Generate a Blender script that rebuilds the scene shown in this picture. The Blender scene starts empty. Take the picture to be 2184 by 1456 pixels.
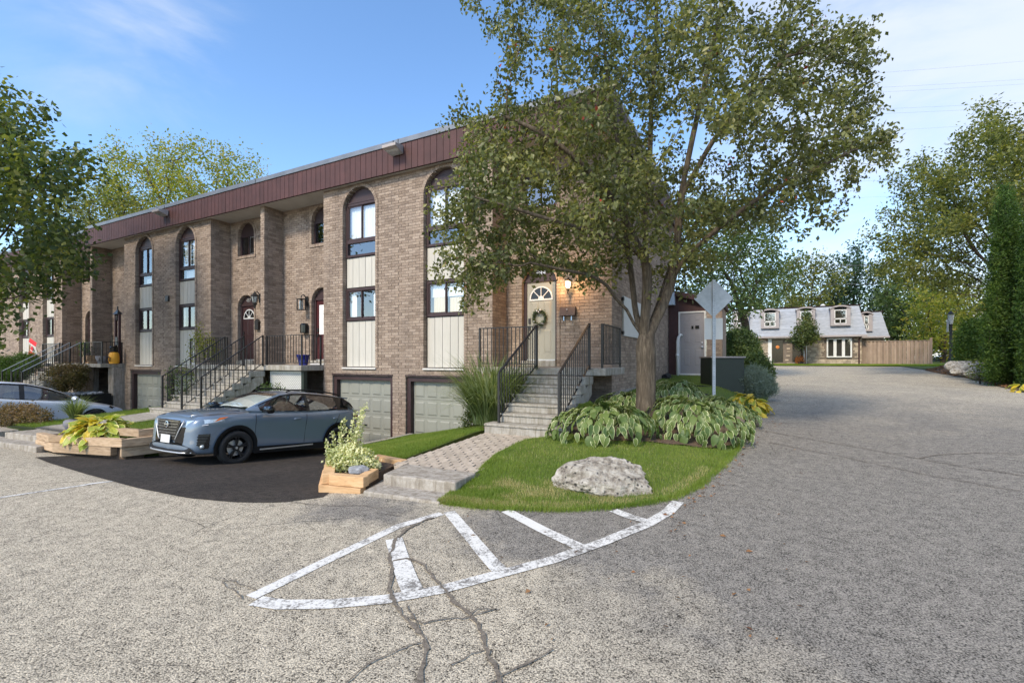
import bpy, math, random
import numpy as np
from mathutils import Vector, Matrix
random.seed(7); np.random.seed(7)
R=math.radians
S=bpy.context.scene
COL=S.collection
# ---------------------------------------------------------------- camera
F=1000.; CX=1092.; HY=766.; H=1.65
ANG=math.atan2(1918.,F); C_=math.sin(ANG); S_=math.cos(ANG)
cam=bpy.data.cameras.new('camera'); co=bpy.data.objects.new('camera',cam); COL.objects.link(co)
cam.sensor_width=36; cam.lens=F/2184*36; cam.shift_y=(HY-728)/2184; cam.clip_end=3000; cam.clip_start=.05
co.location=(0,0,H); co.rotation_euler=(R(90),0,math.pi/2-ANG)
S.camera=co
# ---------------------------------------------------------------- light
SUN_AZ=Vector((-.14,-.99,0)).normalized(); SUN_EL=R(42)
w=bpy.data.worlds.new('World'); S.world=w; w.use_nodes=True
nt=w.node_tree; nt.nodes.clear()
def wn(t,**k):
    n=nt.nodes.new(t)
    for a,b in k.items(): setattr(n,a,b)
    return n
sky=wn('ShaderNodeTexSky',sky_type='NISHITA',sun_disc=False,sun_elevation=SUN_EL,sun_rotation=math.atan2(SUN_AZ.x,SUN_AZ.y),air_density=1.0,dust_density=.6,ozone_density=2.2)
hs=wn('ShaderNodeHueSaturation'); hs.inputs['Saturation'].default_value=1.12; hs.inputs['Value'].default_value=1.0
tc=wn('ShaderNodeTexCoord'); mp=wn('ShaderNodeMapping'); mp.inputs['Scale'].default_value=(1.6,1.6,4.2)
mp.inputs['Location'].default_value=(.35,.2,.1)
nz=wn('ShaderNodeTexNoise'); nz.inputs['Scale'].default_value=1.5; nz.inputs['Detail'].default_value=9; nz.inputs['Roughness'].default_value=.55; nz.inputs['Distortion'].default_value=.5
dot=wn('ShaderNodeVectorMath',operation='DOT_PRODUCT'); dot.inputs[1].default_value=(.80,.55,.10)
m1=wn('ShaderNodeMath',operation='MULTIPLY_ADD'); m1.inputs[1].default_value=.50; m1.inputs[2].default_value=-.14
ad=wn('ShaderNodeMath',operation='ADD')
mr=wn('ShaderNodeMapRange',interpolation_type='SMOOTHSTEP'); mr.inputs[1].default_value=.42; mr.inputs[2].default_value=.86; mr.inputs[4].default_value=.85
mx=wn('ShaderNodeMix',data_type='RGBA'); mx.inputs[7].default_value=(2.95,3.15,3.45,1)
bg=wn('ShaderNodeBackground'); bg.inputs[1].default_value=.11
ow=wn('ShaderNodeOutputWorld'); L=nt.links.new
L(tc.outputs['Generated'],mp.inputs[0]); L(mp.outputs[0],nz.inputs[0]); L(tc.outputs['Generated'],dot.inputs[0])
dot2=wn('ShaderNodeVectorMath',operation='DOT_PRODUCT'); dot2.inputs[1].default_value=(-.862,.23,.452); L(tc.outputs['Generated'],dot2.inputs[0])
wl=wn('ShaderNodeMapRange',interpolation_type='SMOOTHSTEP'); wl.inputs[1].default_value=.93; wl.inputs[2].default_value=1.0; wl.inputs[4].default_value=.40; L(dot2.outputs['Value'],wl.inputs[0])
m2=wn('ShaderNodeMath',operation='ADD'); L(m1.outputs[0],m2.inputs[0]); L(wl.outputs[0],m2.inputs[1])
L(dot.outputs['Value'],m1.inputs[0]); L(m2.outputs[0],ad.inputs[0]); L(nz.outputs[0],ad.inputs[1]); L(ad.outputs[0],mr.inputs[0])
L(sky.outputs[0],hs.inputs['Color']); L(hs.outputs[0],mx.inputs[6]); L(mr.outputs[0],mx.inputs[0]); L(mx.outputs[2],bg.inputs[0]); L(bg.outputs[0],ow.inputs[0])
sl=bpy.data.lights.new('sun','SUN'); sl.energy=1.5; sl.angle=R(11); sl.color=(1,.86,.66)
so=bpy.data.objects.new('sun',sl); COL.objects.link(so)
sd=Vector((SUN_AZ.x*math.cos(SUN_EL),SUN_AZ.y*math.cos(SUN_EL),math.sin(SUN_EL)))
so.rotation_euler=sd.to_track_quat('Z','Y').to_euler(); so.location=sd*60
S.view_settings.view_transform='Standard'; S.view_settings.look='None'; S.view_settings.gamma=1
S.view_settings.use_curve_mapping=False; S.view_settings.exposure=1.52
# ---------------------------------------------------------------- helpers
def dd(px):
    t=(px-CX)/F; return C_*t-S_, S_*t+C_
def W(px,py,cz):
    a,b=dd(px); return Vector((cz*a,cz*b,H-(py-HY)/F*cz))
def WY(px,py,Y):
    a,b=dd(px); return W(px,py,Y/b)
def WZ(px,py,z):
    return W(px,py,(H-z)*F/(py-HY))
def A_(x,y):
    z=.023*(y-1)/(1+math.exp(-max(-30,min(30,(y-1)*2))))
    if x<-1: z-=.033*(-1-max(x,-12))
    return z
def ss(a,b,x):
    t=max(0,min(1,(x-a)/(b-a))); return t*t*(3-2*t)
def G_(x,y):
    z=A_(x,y)
    if x<-4.6 and y>3.2:
        k=ss(-4.6,-6.2,x)
        yy=min(y,10.6)
        t=yy-3.55; ramp=.097*t/(1+math.exp(-max(-30,min(30,t*4))))
        z=z*(1-k)+k*(A_(x,min(y,3.6))-ramp)
    return z
def onG(px,py,f=G_,dz=0):
    z=0.
    for i in range(50):
        p=WZ(px,py,z); z=.5*z+.5*(f(p.x,p.y)+dz)
    return Vector((p.x,p.y,z))
def wloc(p):
    v=Vector((0,0,0))
    while p: v=v+p.location; p=p.parent
    return v
class MB:
    def __init__(s): s.v=[];s.f=[];s.m=[]
    def add(s,vs,fs,m=0):
        b=len(s.v); s.v+= [tuple(v) for v in vs]
        s.f+=[tuple(i+b for i in f) for f in fs]; s.m+=[m]*len(fs); return s
    def box(s,x0,y0,z0,x1,y1,z1,m=0):
        return s.add([(x0,y0,z0),(x1,y0,z0),(x1,y1,z0),(x0,y1,z0),(x0,y0,z1),(x1,y0,z1),(x1,y1,z1),(x0,y1,z1)],
          [(0,3,2,1),(4,5,6,7),(0,1,5,4),(1,2,6,5),(2,3,7,6),(3,0,4,7)],m)
    def bar(s,a,b,wd,hg,up=(0,0,1),m=0):
        a=Vector(a);b=Vector(b);d=(b-a).normalized();up=Vector(up)
        if abs(d.dot(up))>.99: up=Vector((1,0,0))
        x=d.cross(up).normalized()*wd/2; y=x.cross(d).normalized()*hg/2
        c=[a-x-y,a+x-y,a+x+y,a-x+y,b-x-y,b+x-y,b+x+y,b-x+y]
        return s.add(c,[(3,2,1,0),(4,5,6,7),(0,1,5,4),(1,2,6,5),(2,3,7,6),(3,0,4,7)],m)
    def tube(s,pts,r,n=8,cap=True,m=0):
        pts=[Vector(p) for p in pts]; rs=r if isinstance(r,(list,tuple)) else [r]*len(pts)
        vs=[];fs=[];pr=None
        for i,p in enumerate(pts):
            d=(pts[min(i+1,len(pts)-1)]-pts[max(i-1,0)]).normalized()
            if pr is None:
                x=d.orthogonal().normalized()
            else:
                x=(pr-d*pr.dot(d)).normalized()
            pr=x; y=d.cross(x)
            for k in range(n):
                a=2*math.pi*k/n; vs.append(p+(x*math.cos(a)+y*math.sin(a))*rs[i])
        for i in range(len(pts)-1):
            for k in range(n): fs.append((i*n+k,i*n+(k+1)%n,(i+1)*n+(k+1)%n,(i+1)*n+k))
        if cap: fs.append(tuple(range(n-1,-1,-1))); fs.append(tuple((len(pts)-1)*n+k for k in range(n)))
        return s.add(vs,fs,m)
    def lathe(s,c,prof,n=16,m=0,ax='z',cap=True):
        c=Vector(c);vs=[];fs=[]
        for (r,z) in prof:
            for k in range(n):
                a=2*math.pi*k/n
                q=Vector((r*math.cos(a),r*math.sin(a),z))
                if ax=='y': q=Vector((q.x,q.z,q.y))
                if ax=='x': q=Vector((q.z,q.x,q.y))
                vs.append(c+q)
        for i in range(len(prof)-1):
            for k in range(n): fs.append((i*n+k,i*n+(k+1)%n,(i+1)*n+(k+1)%n,(i+1)*n+k))
        if cap: fs.append(tuple(range(n))); fs.append(tuple((len(prof)-1)*n+k for k in range(n)))
        return s.add(vs,fs,m)
    def prism(s,poly,z0,z1,m=0):
        n=len(poly); vs=[(x,y,z0) for x,y in poly]+[(x,y,z1) for x,y in poly]
        fs=[tuple(range(n-1,-1,-1)),tuple(range(n,2*n))]+[(i,(i+1)%n,n+(i+1)%n,n+i) for i in range(n)]
        return s.add(vs,fs,m)
    def build(s,name,mat,parent=None,smooth=False,pos=None,local=False,bevel=0):
        me=bpy.data.meshes.new(name); me.from_pydata(s.v,[],s.f)
        ml=mat if isinstance(mat,(list,tuple)) else [mat]
        for q in ml: me.materials.append(q)
        if len(ml)>1: me.polygons.foreach_set('material_index',s.m)
        if smooth: me.polygons.foreach_set('use_smooth',[True]*len(me.polygons))
        me.update()
        o=inst(name,me,parent,pos,local)
        if bevel:
            b=o.modifiers.new('bevel','BEVEL'); b.width=bevel; b.segments=2; b.limit_method='ANGLE'; b.angle_limit=R(40)
        return o
def inst(name,me,parent=None,pos=None,local=False,rot=None,sc=None):
    o=bpy.data.objects.new(name,me); COL.objects.link(o)
    p=Vector(pos) if pos is not None else Vector((0,0,0))
    if parent is not None:
        o.parent=parent
        if not local: p=p-wloc(parent)
    o.location=p
    if rot is not None: o.rotation_euler=rot
    if sc is not None: o.scale=sc
    return o
def tag(o,label=None,cat=None,group=None,kind=None):
    if label: o['label']=label
    if cat: o['category']=cat
    if group: o['group']=group
    if kind: o['kind']=kind
    return o
def thing(name,label,cat,loc=(0,0,0),group=None,rot=None):
    o=bpy.data.objects.new(name,None); COL.objects.link(o); o.location=loc; o.empty_display_size=.2
    if rot: o.rotation_euler=rot
    return tag(o,label,cat,group)
def npmesh(name,V,Fc,mats,parent=None,smooth=False,midx=None,pos=None):
    V=np.asarray(V,dtype=np.float32); Fc=np.asarray(Fc,dtype=np.int32)
    me=bpy.data.meshes.new(name); n,k=Fc.shape
    me.vertices.add(len(V)); me.vertices.foreach_set('co',V.ravel())
    me.loops.add(n*k); me.loops.foreach_set('vertex_index',Fc.ravel())
    me.polygons.add(n); me.polygons.foreach_set('loop_start',np.arange(0,n*k,k,dtype=np.int32))
    for q in (mats if isinstance(mats,(list,tuple)) else [mats]): me.materials.append(q)
    if midx is not None: me.polygons.foreach_set('material_index',np.asarray(midx,dtype=np.int32))
    if smooth: me.polygons.foreach_set('use_smooth',np.ones(n,dtype=bool))
    me.update(calc_edges=True)
    return inst(name,me,parent,pos)
# ---------------------------------------------------------------- materials
def newmat(name):
    m=bpy.data.materials.new(name); m.use_nodes=True; t=m.node_tree; t.nodes.clear()
    o=t.nodes.new('ShaderNodeOutputMaterial'); b=t.nodes.new('ShaderNodeBsdfPrincipled'); t.links.new(b.outputs[0],o.inputs[0])
    return m,t,b,o
def nd(t,k,**kw):
    n=t.nodes.new(k)
    for a,b in kw.items(): setattr(n,a,b)
    return n
def c4(c): return (c[0],c[1],c[2],1)
def ramp(t,stops):
    r=nd(t,'ShaderNodeValToRGB'); e=r.color_ramp.elements
    e[0].position=stops[0][0]; e[0].color=c4(stops[0][1]); e[1].position=stops[-1][0]; e[1].color=c4(stops[-1][1])
    for p,c in stops[1:-1]:
        q=e.new(p); q.color=c4(c)
    return r
def noise(t,scale,detail=4,rough=.6,vec=None,dist=0):
    n=nd(t,'ShaderNodeTexNoise'); n.inputs['Scale'].default_value=scale; n.inputs['Detail'].default_value=detail; n.inputs['Roughness'].default_value=rough; n.inputs['Distortion'].default_value=dist
    if vec is not None: t.links.new(vec,n.inputs['Vector'])
    return n
def wpos(t,sc=None):
    g=nd(t,'ShaderNodeNewGeometry')
    if sc is None: return g.outputs['Position']
    m=nd(t,'ShaderNodeMapping'); m.inputs['Scale'].default_value=sc; t.links.new(g.outputs['Position'],m.inputs[0]); return m.outputs[0]
def ops(t,op,a,b=None,clamp=False):
    n=nd(t,'ShaderNodeMath',operation=op,use_clamp=clamp)
    for i,x in enumerate((a,b)):
        if x is None: continue
        if isinstance(x,(int,float)): n.inputs[i].default_value=x
        else: t.links.new(x,n.inputs[i])
    return n.outputs[0]
def mixc(t,f,a,b,mode='MIX'):
    n=nd(t,'ShaderNodeMix',data_type='RGBA',blend_type=mode)
    for i,x in ((0,f),(6,a),(7,b)):
        if isinstance(x,(int,float)): n.inputs[i].default_value=x
        elif isinstance(x,tuple): n.inputs[i].default_value=c4(x)
        else: t.links.new(x,n.inputs[i])
    return n.outputs[2]
def rnd(t):
    g=nd(t,'ShaderNodeNewGeometry'); o=nd(t,'ShaderNodeObjectInfo')
    return ops(t,'FRACT',ops(t,'ADD',g.outputs['Random Per Island'],o.outputs['Random']))
def bump(t,b,h,st,dist=.01):
    n=nd(t,'ShaderNodeBump'); n.inputs['Strength'].default_value=st; n.inputs['Distance'].default_value=dist
    t.links.new(h,n.inputs['Height']); t.links.new(n.outputs[0],b.inputs['Normal'])
def pm(name,c1,c2=None,scale=6,rough=.8,bmp=0,bs=None,metal=0,spec=.4,rv=0,sc=None,coat=0,c3=None,big=.5):
    m,t,b,o=newmat(name); b.inputs['Roughness'].default_value=rough; b.inputs['Metallic'].default_value=metal
    b.inputs['Specular IOR Level'].default_value=spec; b.inputs['Coat Weight'].default_value=coat
    if coat: b.inputs['Coat Roughness'].default_value=.03
    c2=c2 or c1; v=wpos(t,sc)
    n=noise(t,scale,6,.65,v)
    st=[(.3,c1),(.7,c2)] if c3 is None else [(.25,c1),(.5,c2),(.75,c3)]
    col=ramp(t,st); t.links.new(n.outputs[0],col.inputs[0]); c=col.outputs[0]
    nb=noise(t,scale*.12,3,.6,v); f=ops(t,'MULTIPLY_ADD',nb.outputs[0],big*.6); t.nodes[-1].inputs[2].default_value=1-big*.3
    if rv:
        r=ops(t,'MULTIPLY_ADD',rnd(t),rv*2); t.nodes[-1].inputs[2].default_value=1-rv
        f=ops(t,'MULTIPLY',f,r)
    mul=nd(t,'ShaderNodeVectorMath',operation='SCALE'); t.links.new(c,mul.inputs[0]); t.links.new(f,mul.inputs['Scale'])
    t.links.new(mul.outputs[0],b.inputs['Base Color'])
    if bmp:
        n2=noise(t,bs or scale*4,5,.7,v); bump(t,b,n2.outputs[0],bmp)
    return m
def leafmat(name,cols,trans=.35,rough=.55,tcol=None):
    m,t,b,o=newmat(name); b.inputs['Roughness'].default_value=rough; b.inputs['Specular IOR Level'].default_value=.35
    r=rnd(t); k=len(cols); cr=ramp(t,[(i/(k-1),c) for i,c in enumerate(cols)])
    n=noise(t,.9,3,.6,wpos(t)); 
    f=ops(t,'ADD',ops(t,'MULTIPLY',r,.6),ops(t,'MULTIPLY_ADD',n.outputs[0],1.4)); t.nodes[-2].inputs[2].default_value=-.5
    f2=nd(t,'ShaderNodeClamp'); t.links.new(f,f2.inputs[0]); t.links.new(f2.outputs[0],cr.inputs[0])
    t.links.new(cr.outputs[0],b.inputs['Base Color'])
    tr=nd(t,'ShaderNodeBsdfTranslucent'); mul=mixc(t,1.0,cr.outputs[0],tcol or (1.9,1.9,.8),'MULTIPLY'); t.links.new(mul,tr.inputs[0])
    ms=nd(t,'ShaderNodeMixShader'); ms.inputs[0].default_value=trans
    t.links.new(b.outputs[0],ms.inputs[1]); t.links.new(tr.outputs[0],ms.inputs[2]); t.links.new(ms.outputs[0],o.inputs[0])
    return m
# brick
def brickmat():
    m,t,b,o=newmat('brick'); b.inputs['Roughness'].default_value=.92; b.inputs['Specular IOR Level'].default_value=.2
    cr=ramp(t,[(0,(.11,.085,.068)),(.22,(.23,.178,.142)),(.5,(.31,.248,.20)),(.78,(.37,.30,.245)),(1,(.50,.42,.35))])
    p=wpos(t); n=noise(t,34,6,.8,p); f=ops(t,'ADD',ops(t,'MULTIPLY',rnd(t),.5),ops(t,'MULTIPLY_ADD',n.outputs[0],1.9)); t.nodes[-2].inputs[2].default_value=-.70
    t.links.new(f,cr.inputs[0])
    n2=noise(t,1.1,5,.65,wpos(t,(1.5,1.5,.45))); r2=ramp(t,[(.3,(.74,.73,.73)),(.7,(1.1,1.08,1.05))]); t.links.new(n2.outputs[0],r2.inputs[0])
    t.links.new(mixc(t,1.0,cr.outputs[0],r2.outputs[0],'MULTIPLY'),b.inputs['Base Color'])
    n3=noise(t,60,5,.75,p); bump(t,b,n3.outputs[0],.9,.012); return m
M={}
M['brick']=brickmat()
M['mortar']=pm('mortar',(.12,.095,.076),(.22,.18,.145),30,.95,.3)
M['fascia']=pm('fascia',(.055,.024,.023),(.080,.034,.032),3,.65,.05,spec=.35,rv=.10)
M['gap']=pm('gap',(.02,.01,.01),rough=.9)
M['flash']=pm('flash',(.13,.145,.165),(.20,.215,.24),2,.45,metal=.3)
M['soffit']=pm('soffit',(.42,.39,.36),(.50,.47,.44),2,.8)
M['frame']=pm('frame',(.034,.019,.020),(.048,.027,.028),5,.5)
M['white_board']=pm('white_board',(.44,.425,.375),(.51,.49,.44),1.2,.7,.05,rv=.04,sc=(6,6,1),big=.1)
M['sillw']=pm('sillw',(.55,.53,.5),(.66,.64,.6),4,.8)
M['garage']=pm('garage',(.235,.24,.205),(.265,.27,.235),2,.55,rv=.02,big=.15)
M['door_tan']=pm('door_tan',(.30,.29,.24),(.32,.31,.26),3,.5,big=.1)
M['door_brown']=pm('door_brown',(.035,.016,.017),(.05,.022,.023),3,.45)
M['door_red']=pm('door_red',(.05,.010,.012),(.065,.012,.014),3,.4)
M['door_grey']=pm('door_grey',(.24,.225,.23),(.28,.265,.27),2,.6,big=.2)
M['white']=pm('white',(.58,.58,.56),(.66,.66,.64),3,.5,big=.1)
M['black']=pm('black_metal',(.012,.012,.013),(.022,.021,.02),30,.45,spec=.5)
M['rubber']=pm('rubber',(.012,.012,.013),(.022,.022,.022),20,.8,.2)
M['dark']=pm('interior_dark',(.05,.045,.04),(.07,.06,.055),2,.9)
M['curtain']=pm('curtain',(.70,.71,.70),(.82,.83,.82),2,.9,sc=(14,14,.4))
M['lampshade']=pm('lampshade',(.65,.52,.3),(.72,.58,.35),3,.9)
def concrete(name,c1,c2,c3,rust=False):
    m,t,b,o=newmat(name); b.inputs['Roughness'].default_value=.9; b.inputs['Specular IOR Level'].default_value=.25
    p=wpos(t); n=noise(t,7,8,.7,p); cr=ramp(t,[(.25,c1),(.5,c2),(.72,c3)]); t.links.new(n.outputs[0],cr.inputs[0])
    ps=wpos(t,(9,9,1.2)); n2=noise(t,1.6,5,.7,ps); r2=ramp(t,[(.35,(.62,.58,.52)),(.55,(1,1,1))]); t.links.new(n2.outputs[0],r2.inputs[0])
    vo=noise(t,140,3,.6,p); r3=ramp(t,[(.35,(.7,.7,.7)),(.6,(1.05,1.05,1.05))]); t.links.new(vo.outputs[0],r3.inputs[0])
    c=mixc(t,1.0,cr.outputs[0],r2.outputs[0],'MULTIPLY'); c=mixc(t,.8,c,r3.outputs[0],'MULTIPLY')
    t.links.new(c,b.inputs['Base Color']); bump(t,b,vo.outputs[0],.35,.006); return m
M['conc']=concrete('concrete',(.27,.25,.215),(.36,.34,.30),(.45,.43,.39))
M['conc_old']=concrete('concrete_old',(.24,.215,.18),(.36,.33,.285),(.47,.44,.39))
M['foundation']=concrete('foundation',(.26,.24,.22),(.34,.31,.28),(.42,.38,.34))
M['timber']=pm('timber',(.36,.20,.09),(.55,.35,.18),5,.75,.3,60,sc=(1,1,5),rv=.12,c3=(.62,.42,.24))
M['timber_old']=pm('timber_old',(.22,.15,.09),(.42,.30,.19),5,.85,.4,60,sc=(1,1,5),rv=.15,c3=(.54,.41,.28))
M['fence']=pm('fence_wood',(.22,.16,.12),(.34,.26,.2),2,.9,sc=(1,1,.4),rv=.2)
M['sand']=pm('joint_sand',(.10,.085,.068),(.18,.155,.125),20,.95,.5,60)
M['soil']=pm('soil',(.035,.024,.017),(.10,.068,.045),22,.95,.9,60,c3=(.16,.10,.06))
M['bark']=pm('bark',(.03,.023,.016),(.095,.074,.052),9,.95,1.0,24,sc=(3.2,3.2,.45),c3=(.20,.16,.115),big=.1)
M['bark2']=pm('bark_dark',(.03,.024,.018),(.08,.064,.05),6,.95,.4,30)
M['gbase']=pm('grass_soil',(.04,.075,.014),(.085,.125,.022),9,.95,.3,60,c3=(.12,.13,.04))
# asphalt
def asphalt(name,ca,cb,dark=1.,scale=1.,agg=1.0,varied=False):
    m,t,b,o=newmat(name); b.inputs['Roughness'].default_value=.88; b.inputs['Specular IOR Level'].default_value=.3
    p=wpos(t)
    v=nd(t,'ShaderNodeTexVoronoi'); v.inputs['Scale'].default_value=105*scale; t.links.new(p,v.inputs['Vector'])
    bw0=nd(t,'ShaderNodeRGBToBW'); t.links.new(v.outputs['Color'],bw0.inputs[0])
    bw=nd(t,'ShaderNodeMath',operation='MULTIPLY_ADD'); t.links.new(v.outputs['Distance'],bw.inputs[0]); bw.inputs[1].default_value=-.9; t.links.new(ops(t,'ADD',ops(t,'MULTIPLY',bw0.outputs[0],.55),.62),bw.inputs[2])
    n=noise(t,85*scale,5,.75,p); n1=noise(t,1.1,6,.65,p); n2=noise(t,.17,5,.6,p,.8); n4=noise(t,9,5,.75,p)
    base=ramp(t,[(.30,ca),(.70,cb)]); bf=ops(t,'ADD',ops(t,'MULTIPLY',n1.outputs[0],.5),ops(t,'MULTIPLY',n2.outputs[0],.5))
    if varied:
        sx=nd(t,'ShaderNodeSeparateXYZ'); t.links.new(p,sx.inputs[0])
        # tone sandier to the left, greyer to the right and by the lawn
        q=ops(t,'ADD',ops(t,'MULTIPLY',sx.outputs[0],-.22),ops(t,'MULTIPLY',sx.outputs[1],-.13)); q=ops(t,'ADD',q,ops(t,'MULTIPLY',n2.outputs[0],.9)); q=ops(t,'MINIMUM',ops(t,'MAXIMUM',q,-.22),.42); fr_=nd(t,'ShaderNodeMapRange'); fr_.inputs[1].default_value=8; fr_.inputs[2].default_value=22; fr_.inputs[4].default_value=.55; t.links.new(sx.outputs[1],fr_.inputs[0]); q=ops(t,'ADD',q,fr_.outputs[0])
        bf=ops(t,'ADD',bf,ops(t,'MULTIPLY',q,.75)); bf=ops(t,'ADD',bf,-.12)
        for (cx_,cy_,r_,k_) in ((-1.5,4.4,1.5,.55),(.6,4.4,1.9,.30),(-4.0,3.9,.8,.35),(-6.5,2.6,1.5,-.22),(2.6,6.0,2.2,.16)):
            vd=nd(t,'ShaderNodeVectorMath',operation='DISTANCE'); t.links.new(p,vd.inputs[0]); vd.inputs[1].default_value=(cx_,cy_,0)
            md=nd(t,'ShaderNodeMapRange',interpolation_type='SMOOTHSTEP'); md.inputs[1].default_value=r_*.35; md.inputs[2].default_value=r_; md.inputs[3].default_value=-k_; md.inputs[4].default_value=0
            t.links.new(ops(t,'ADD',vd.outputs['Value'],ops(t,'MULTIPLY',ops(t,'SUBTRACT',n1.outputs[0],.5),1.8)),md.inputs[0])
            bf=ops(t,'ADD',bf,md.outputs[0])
    t.links.new(bf,base.inputs[0])
    if varied:
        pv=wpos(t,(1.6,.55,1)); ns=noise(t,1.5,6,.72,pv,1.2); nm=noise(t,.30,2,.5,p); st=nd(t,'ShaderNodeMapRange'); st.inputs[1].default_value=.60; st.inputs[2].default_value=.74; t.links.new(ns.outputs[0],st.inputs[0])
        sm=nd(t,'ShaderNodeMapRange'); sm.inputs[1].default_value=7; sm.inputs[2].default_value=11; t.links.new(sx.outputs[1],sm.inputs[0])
        streak=ops(t,'MULTIPLY',ops(t,'MULTIPLY',st.outputs[0],sm.outputs[0]),.55)  # pale streaks over the asphalt farther up the lane
    f=ops(t,'ADD',ops(t,'MULTIPLY',bw.outputs[0],.55*agg),ops(t,'MULTIPLY',n.outputs[0],1.1)); f=ops(t,'ADD',f,ops(t,'MULTIPLY',n4.outputs[0],.5))
    r=ramp(t,[(.48,(.07,.065,.06)),(.57,(.55,.54,.52)),(.68,(1.12,1.11,1.08)),(.82,(1.7,1.67,1.58))]); t.links.new(ops(t,'MULTIPLY',f,.62),r.inputs[0])
    # long thin dry cracks
    ds=noise(t,2.2,4,.7,p); mixv=nd(t,'ShaderNodeMix',data_type='VECTOR'); mixv.inputs[0].default_value=.12; t.links.new(p,mixv.inputs[4]); t.links.new(ds.outputs['Color'],mixv.inputs[5])
    vc=nd(t,'ShaderNodeTexVoronoi',feature='DISTANCE_TO_EDGE'); vc.inputs['Scale'].default_value=.9; t.links.new(mixv.outputs[1],vc.inputs['Vector'])
    ck=nd(t,'ShaderNodeMapRange'); ck.inputs[1].default_value=.0015; ck.inputs[2].default_value=.006; ck.inputs[3].default_value=1; ck.inputs[4].default_value=0; t.links.new(vc.outputs['Distance'],ck.inputs[0])
    msk=noise(t,.55,2,.5,p); mk=nd(t,'ShaderNodeMapRange'); mk.inputs[1].default_value=.52; mk.inputs[2].default_value=.62; t.links.new(msk.outputs[0],mk.inputs[0])
    cf=ops(t,'MULTIPLY',ops(t,'MULTIPLY',ck.outputs[0],mk.outputs[0]),.75)
    bc_=base.outputs[0]
    if varied: bc_=mixc(t,streak,bc_,(.42,.40,.36))
    c=mixc(t,1.0,bc_,r.outputs[0],'MULTIPLY'); c=mixc(t,cf,c,(.02,.018,.016))
    t.links.new(c,b.inputs['Base Color'])
    bump(t,b,ops(t,'ADD',n.outputs[0],ops(t,'MULTIPLY',bw.outputs[0],.7)),.85,.01)
    return m
M['asphalt']=asphalt('asphalt',(.235,.220,.198),(.45,.405,.325),varied=True)
M['asphalt_new']=asphalt('asphalt_new',(.040,.035,.032),(.105,.088,.074),scale=1.2,agg=.5)
M['seal']=pm('crack_seal',(.06,.05,.04),(.17,.145,.115),45,.9,.9,90,c3=(.28,.245,.195))
def paintm():
    m,t,b,o=newmat('road_paint'); b.inputs['Roughness'].default_value=.75
    p=wpos(t); n=noise(t,40,6,.8,p); n2=noise(t,3.5,5,.7,p)
    f=ops(t,'ADD',n.outputs[0],ops(t,'MULTIPLY',n2.outputs[0],.8)); r=nd(t,'ShaderNodeMapRange'); r.inputs[1].default_value=.78; r.inputs[2].default_value=.92; t.links.new(f,r.inputs[0])
    t.links.new(mixc(t,r.outputs[0],(.17,.16,.145),(.66,.655,.62)),b.inputs['Base Color']); bump(t,b,n.outputs[0],.5,.006); return m
M['paint']=paintm()
def rockm():
    m,t,b,o=newmat('limestone'); b.inputs['Roughness'].default_value=.92; p=wpos(t)
    n=noise(t,9,8,.75,p); cr=ramp(t,[(.32,(.09,.075,.06)),(.43,(.25,.22,.18)),(.55,(.42,.39,.335)),(.70,(.56,.53,.47))]); t.links.new(n.outputs[0],cr.inputs[0])
    v=nd(t,'ShaderNodeTexVoronoi'); v.inputs['Scale'].default_value=15; t.links.new(p,v.inputs['Vector']); n2=noise(t,5,3,.6,p)
    f=ops(t,'SUBTRACT',v.outputs['Distance'],ops(t,'MULTIPLY',n2.outputs[0],.62)); mr_=nd(t,'ShaderNodeMapRange'); mr_.inputs[1].default_value=-.22; mr_.inputs[2].default_value=-.02; t.links.new(f,mr_.inputs[0])
    t.links.new(mixc(t,mr_.outputs[0],(.06,.055,.05),cr.outputs[0]),b.inputs['Base Color'])
    bump(t,b,ops(t,'ADD',n.outputs[0],ops(t,'MULTIPLY',mr_.outputs[0],.35)),1.0,.05); return m
def glassm(name,tint=(.93,.95,.95),base=.10,rough=.01):
    m,t,b,o=newmat(name); t.nodes.remove(b)
    g=nd(t,'ShaderNodeBsdfGlossy'); g.inputs['Roughness'].default_value=rough; g.inputs[0].default_value=(.95,.97,1,1)
    tr=nd(t,'ShaderNodeBsdfTransparent'); tr.inputs[0].default_value=c4(tint)
    lw=nd(t,'ShaderNodeLayerWeight'); lw.inputs[0].default_value=.5; fr=ops(t,'MULTIPLY',ops(t,'POWER',lw.outputs['Facing'],4.0),.9)
    ms=nd(t,'ShaderNodeMixShader'); t.links.new(ops(t,'ADD',fr,base+.04,True),ms.inputs[0])
    t.links.new(tr.outputs[0],ms.inputs[1]); t.links.new(g.outputs[0],ms.inputs[2]); t.links.new(ms.outputs[0],o.inputs[0]); return m
M['wire']=pm('wire',(.10,.10,.11),rough=.8)
M['sunshade']=pm('sunshade',(.55,.60,.55),(.68,.72,.66),9,.35)
M['glass']=glassm('window_glass',base=.16)
M['carglass']=glassm('car_glass',(.25,.29,.28),.16)
M['grass']=leafmat('grass_blade',[(.07,.13,.014),(.12,.19,.02),(.18,.25,.035),(.28,.29,.08)],.3,.6)
M['hay']=leafmat('dry_grass',[(.30,.25,.11),(.42,.36,.18),(.5,.44,.25)],.3,.7)
M['pear']=leafmat('pear_leaf',[(.045,.055,.024),(.085,.10,.038),(.155,.17,.06),(.30,.285,.11)],.36,.4)
M['maple']=leafmat('maple_leaf',[(.027,.048,.02),(.05,.08,.028),(.10,.13,.036),(.24,.24,.06)],.33,.5)
M['yellowleaf']=leafmat('yellow_leaf',[(.09,.13,.02),(.15,.19,.03),(.24,.24,.04),(.36,.27,.05)],.45,.5)
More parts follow.
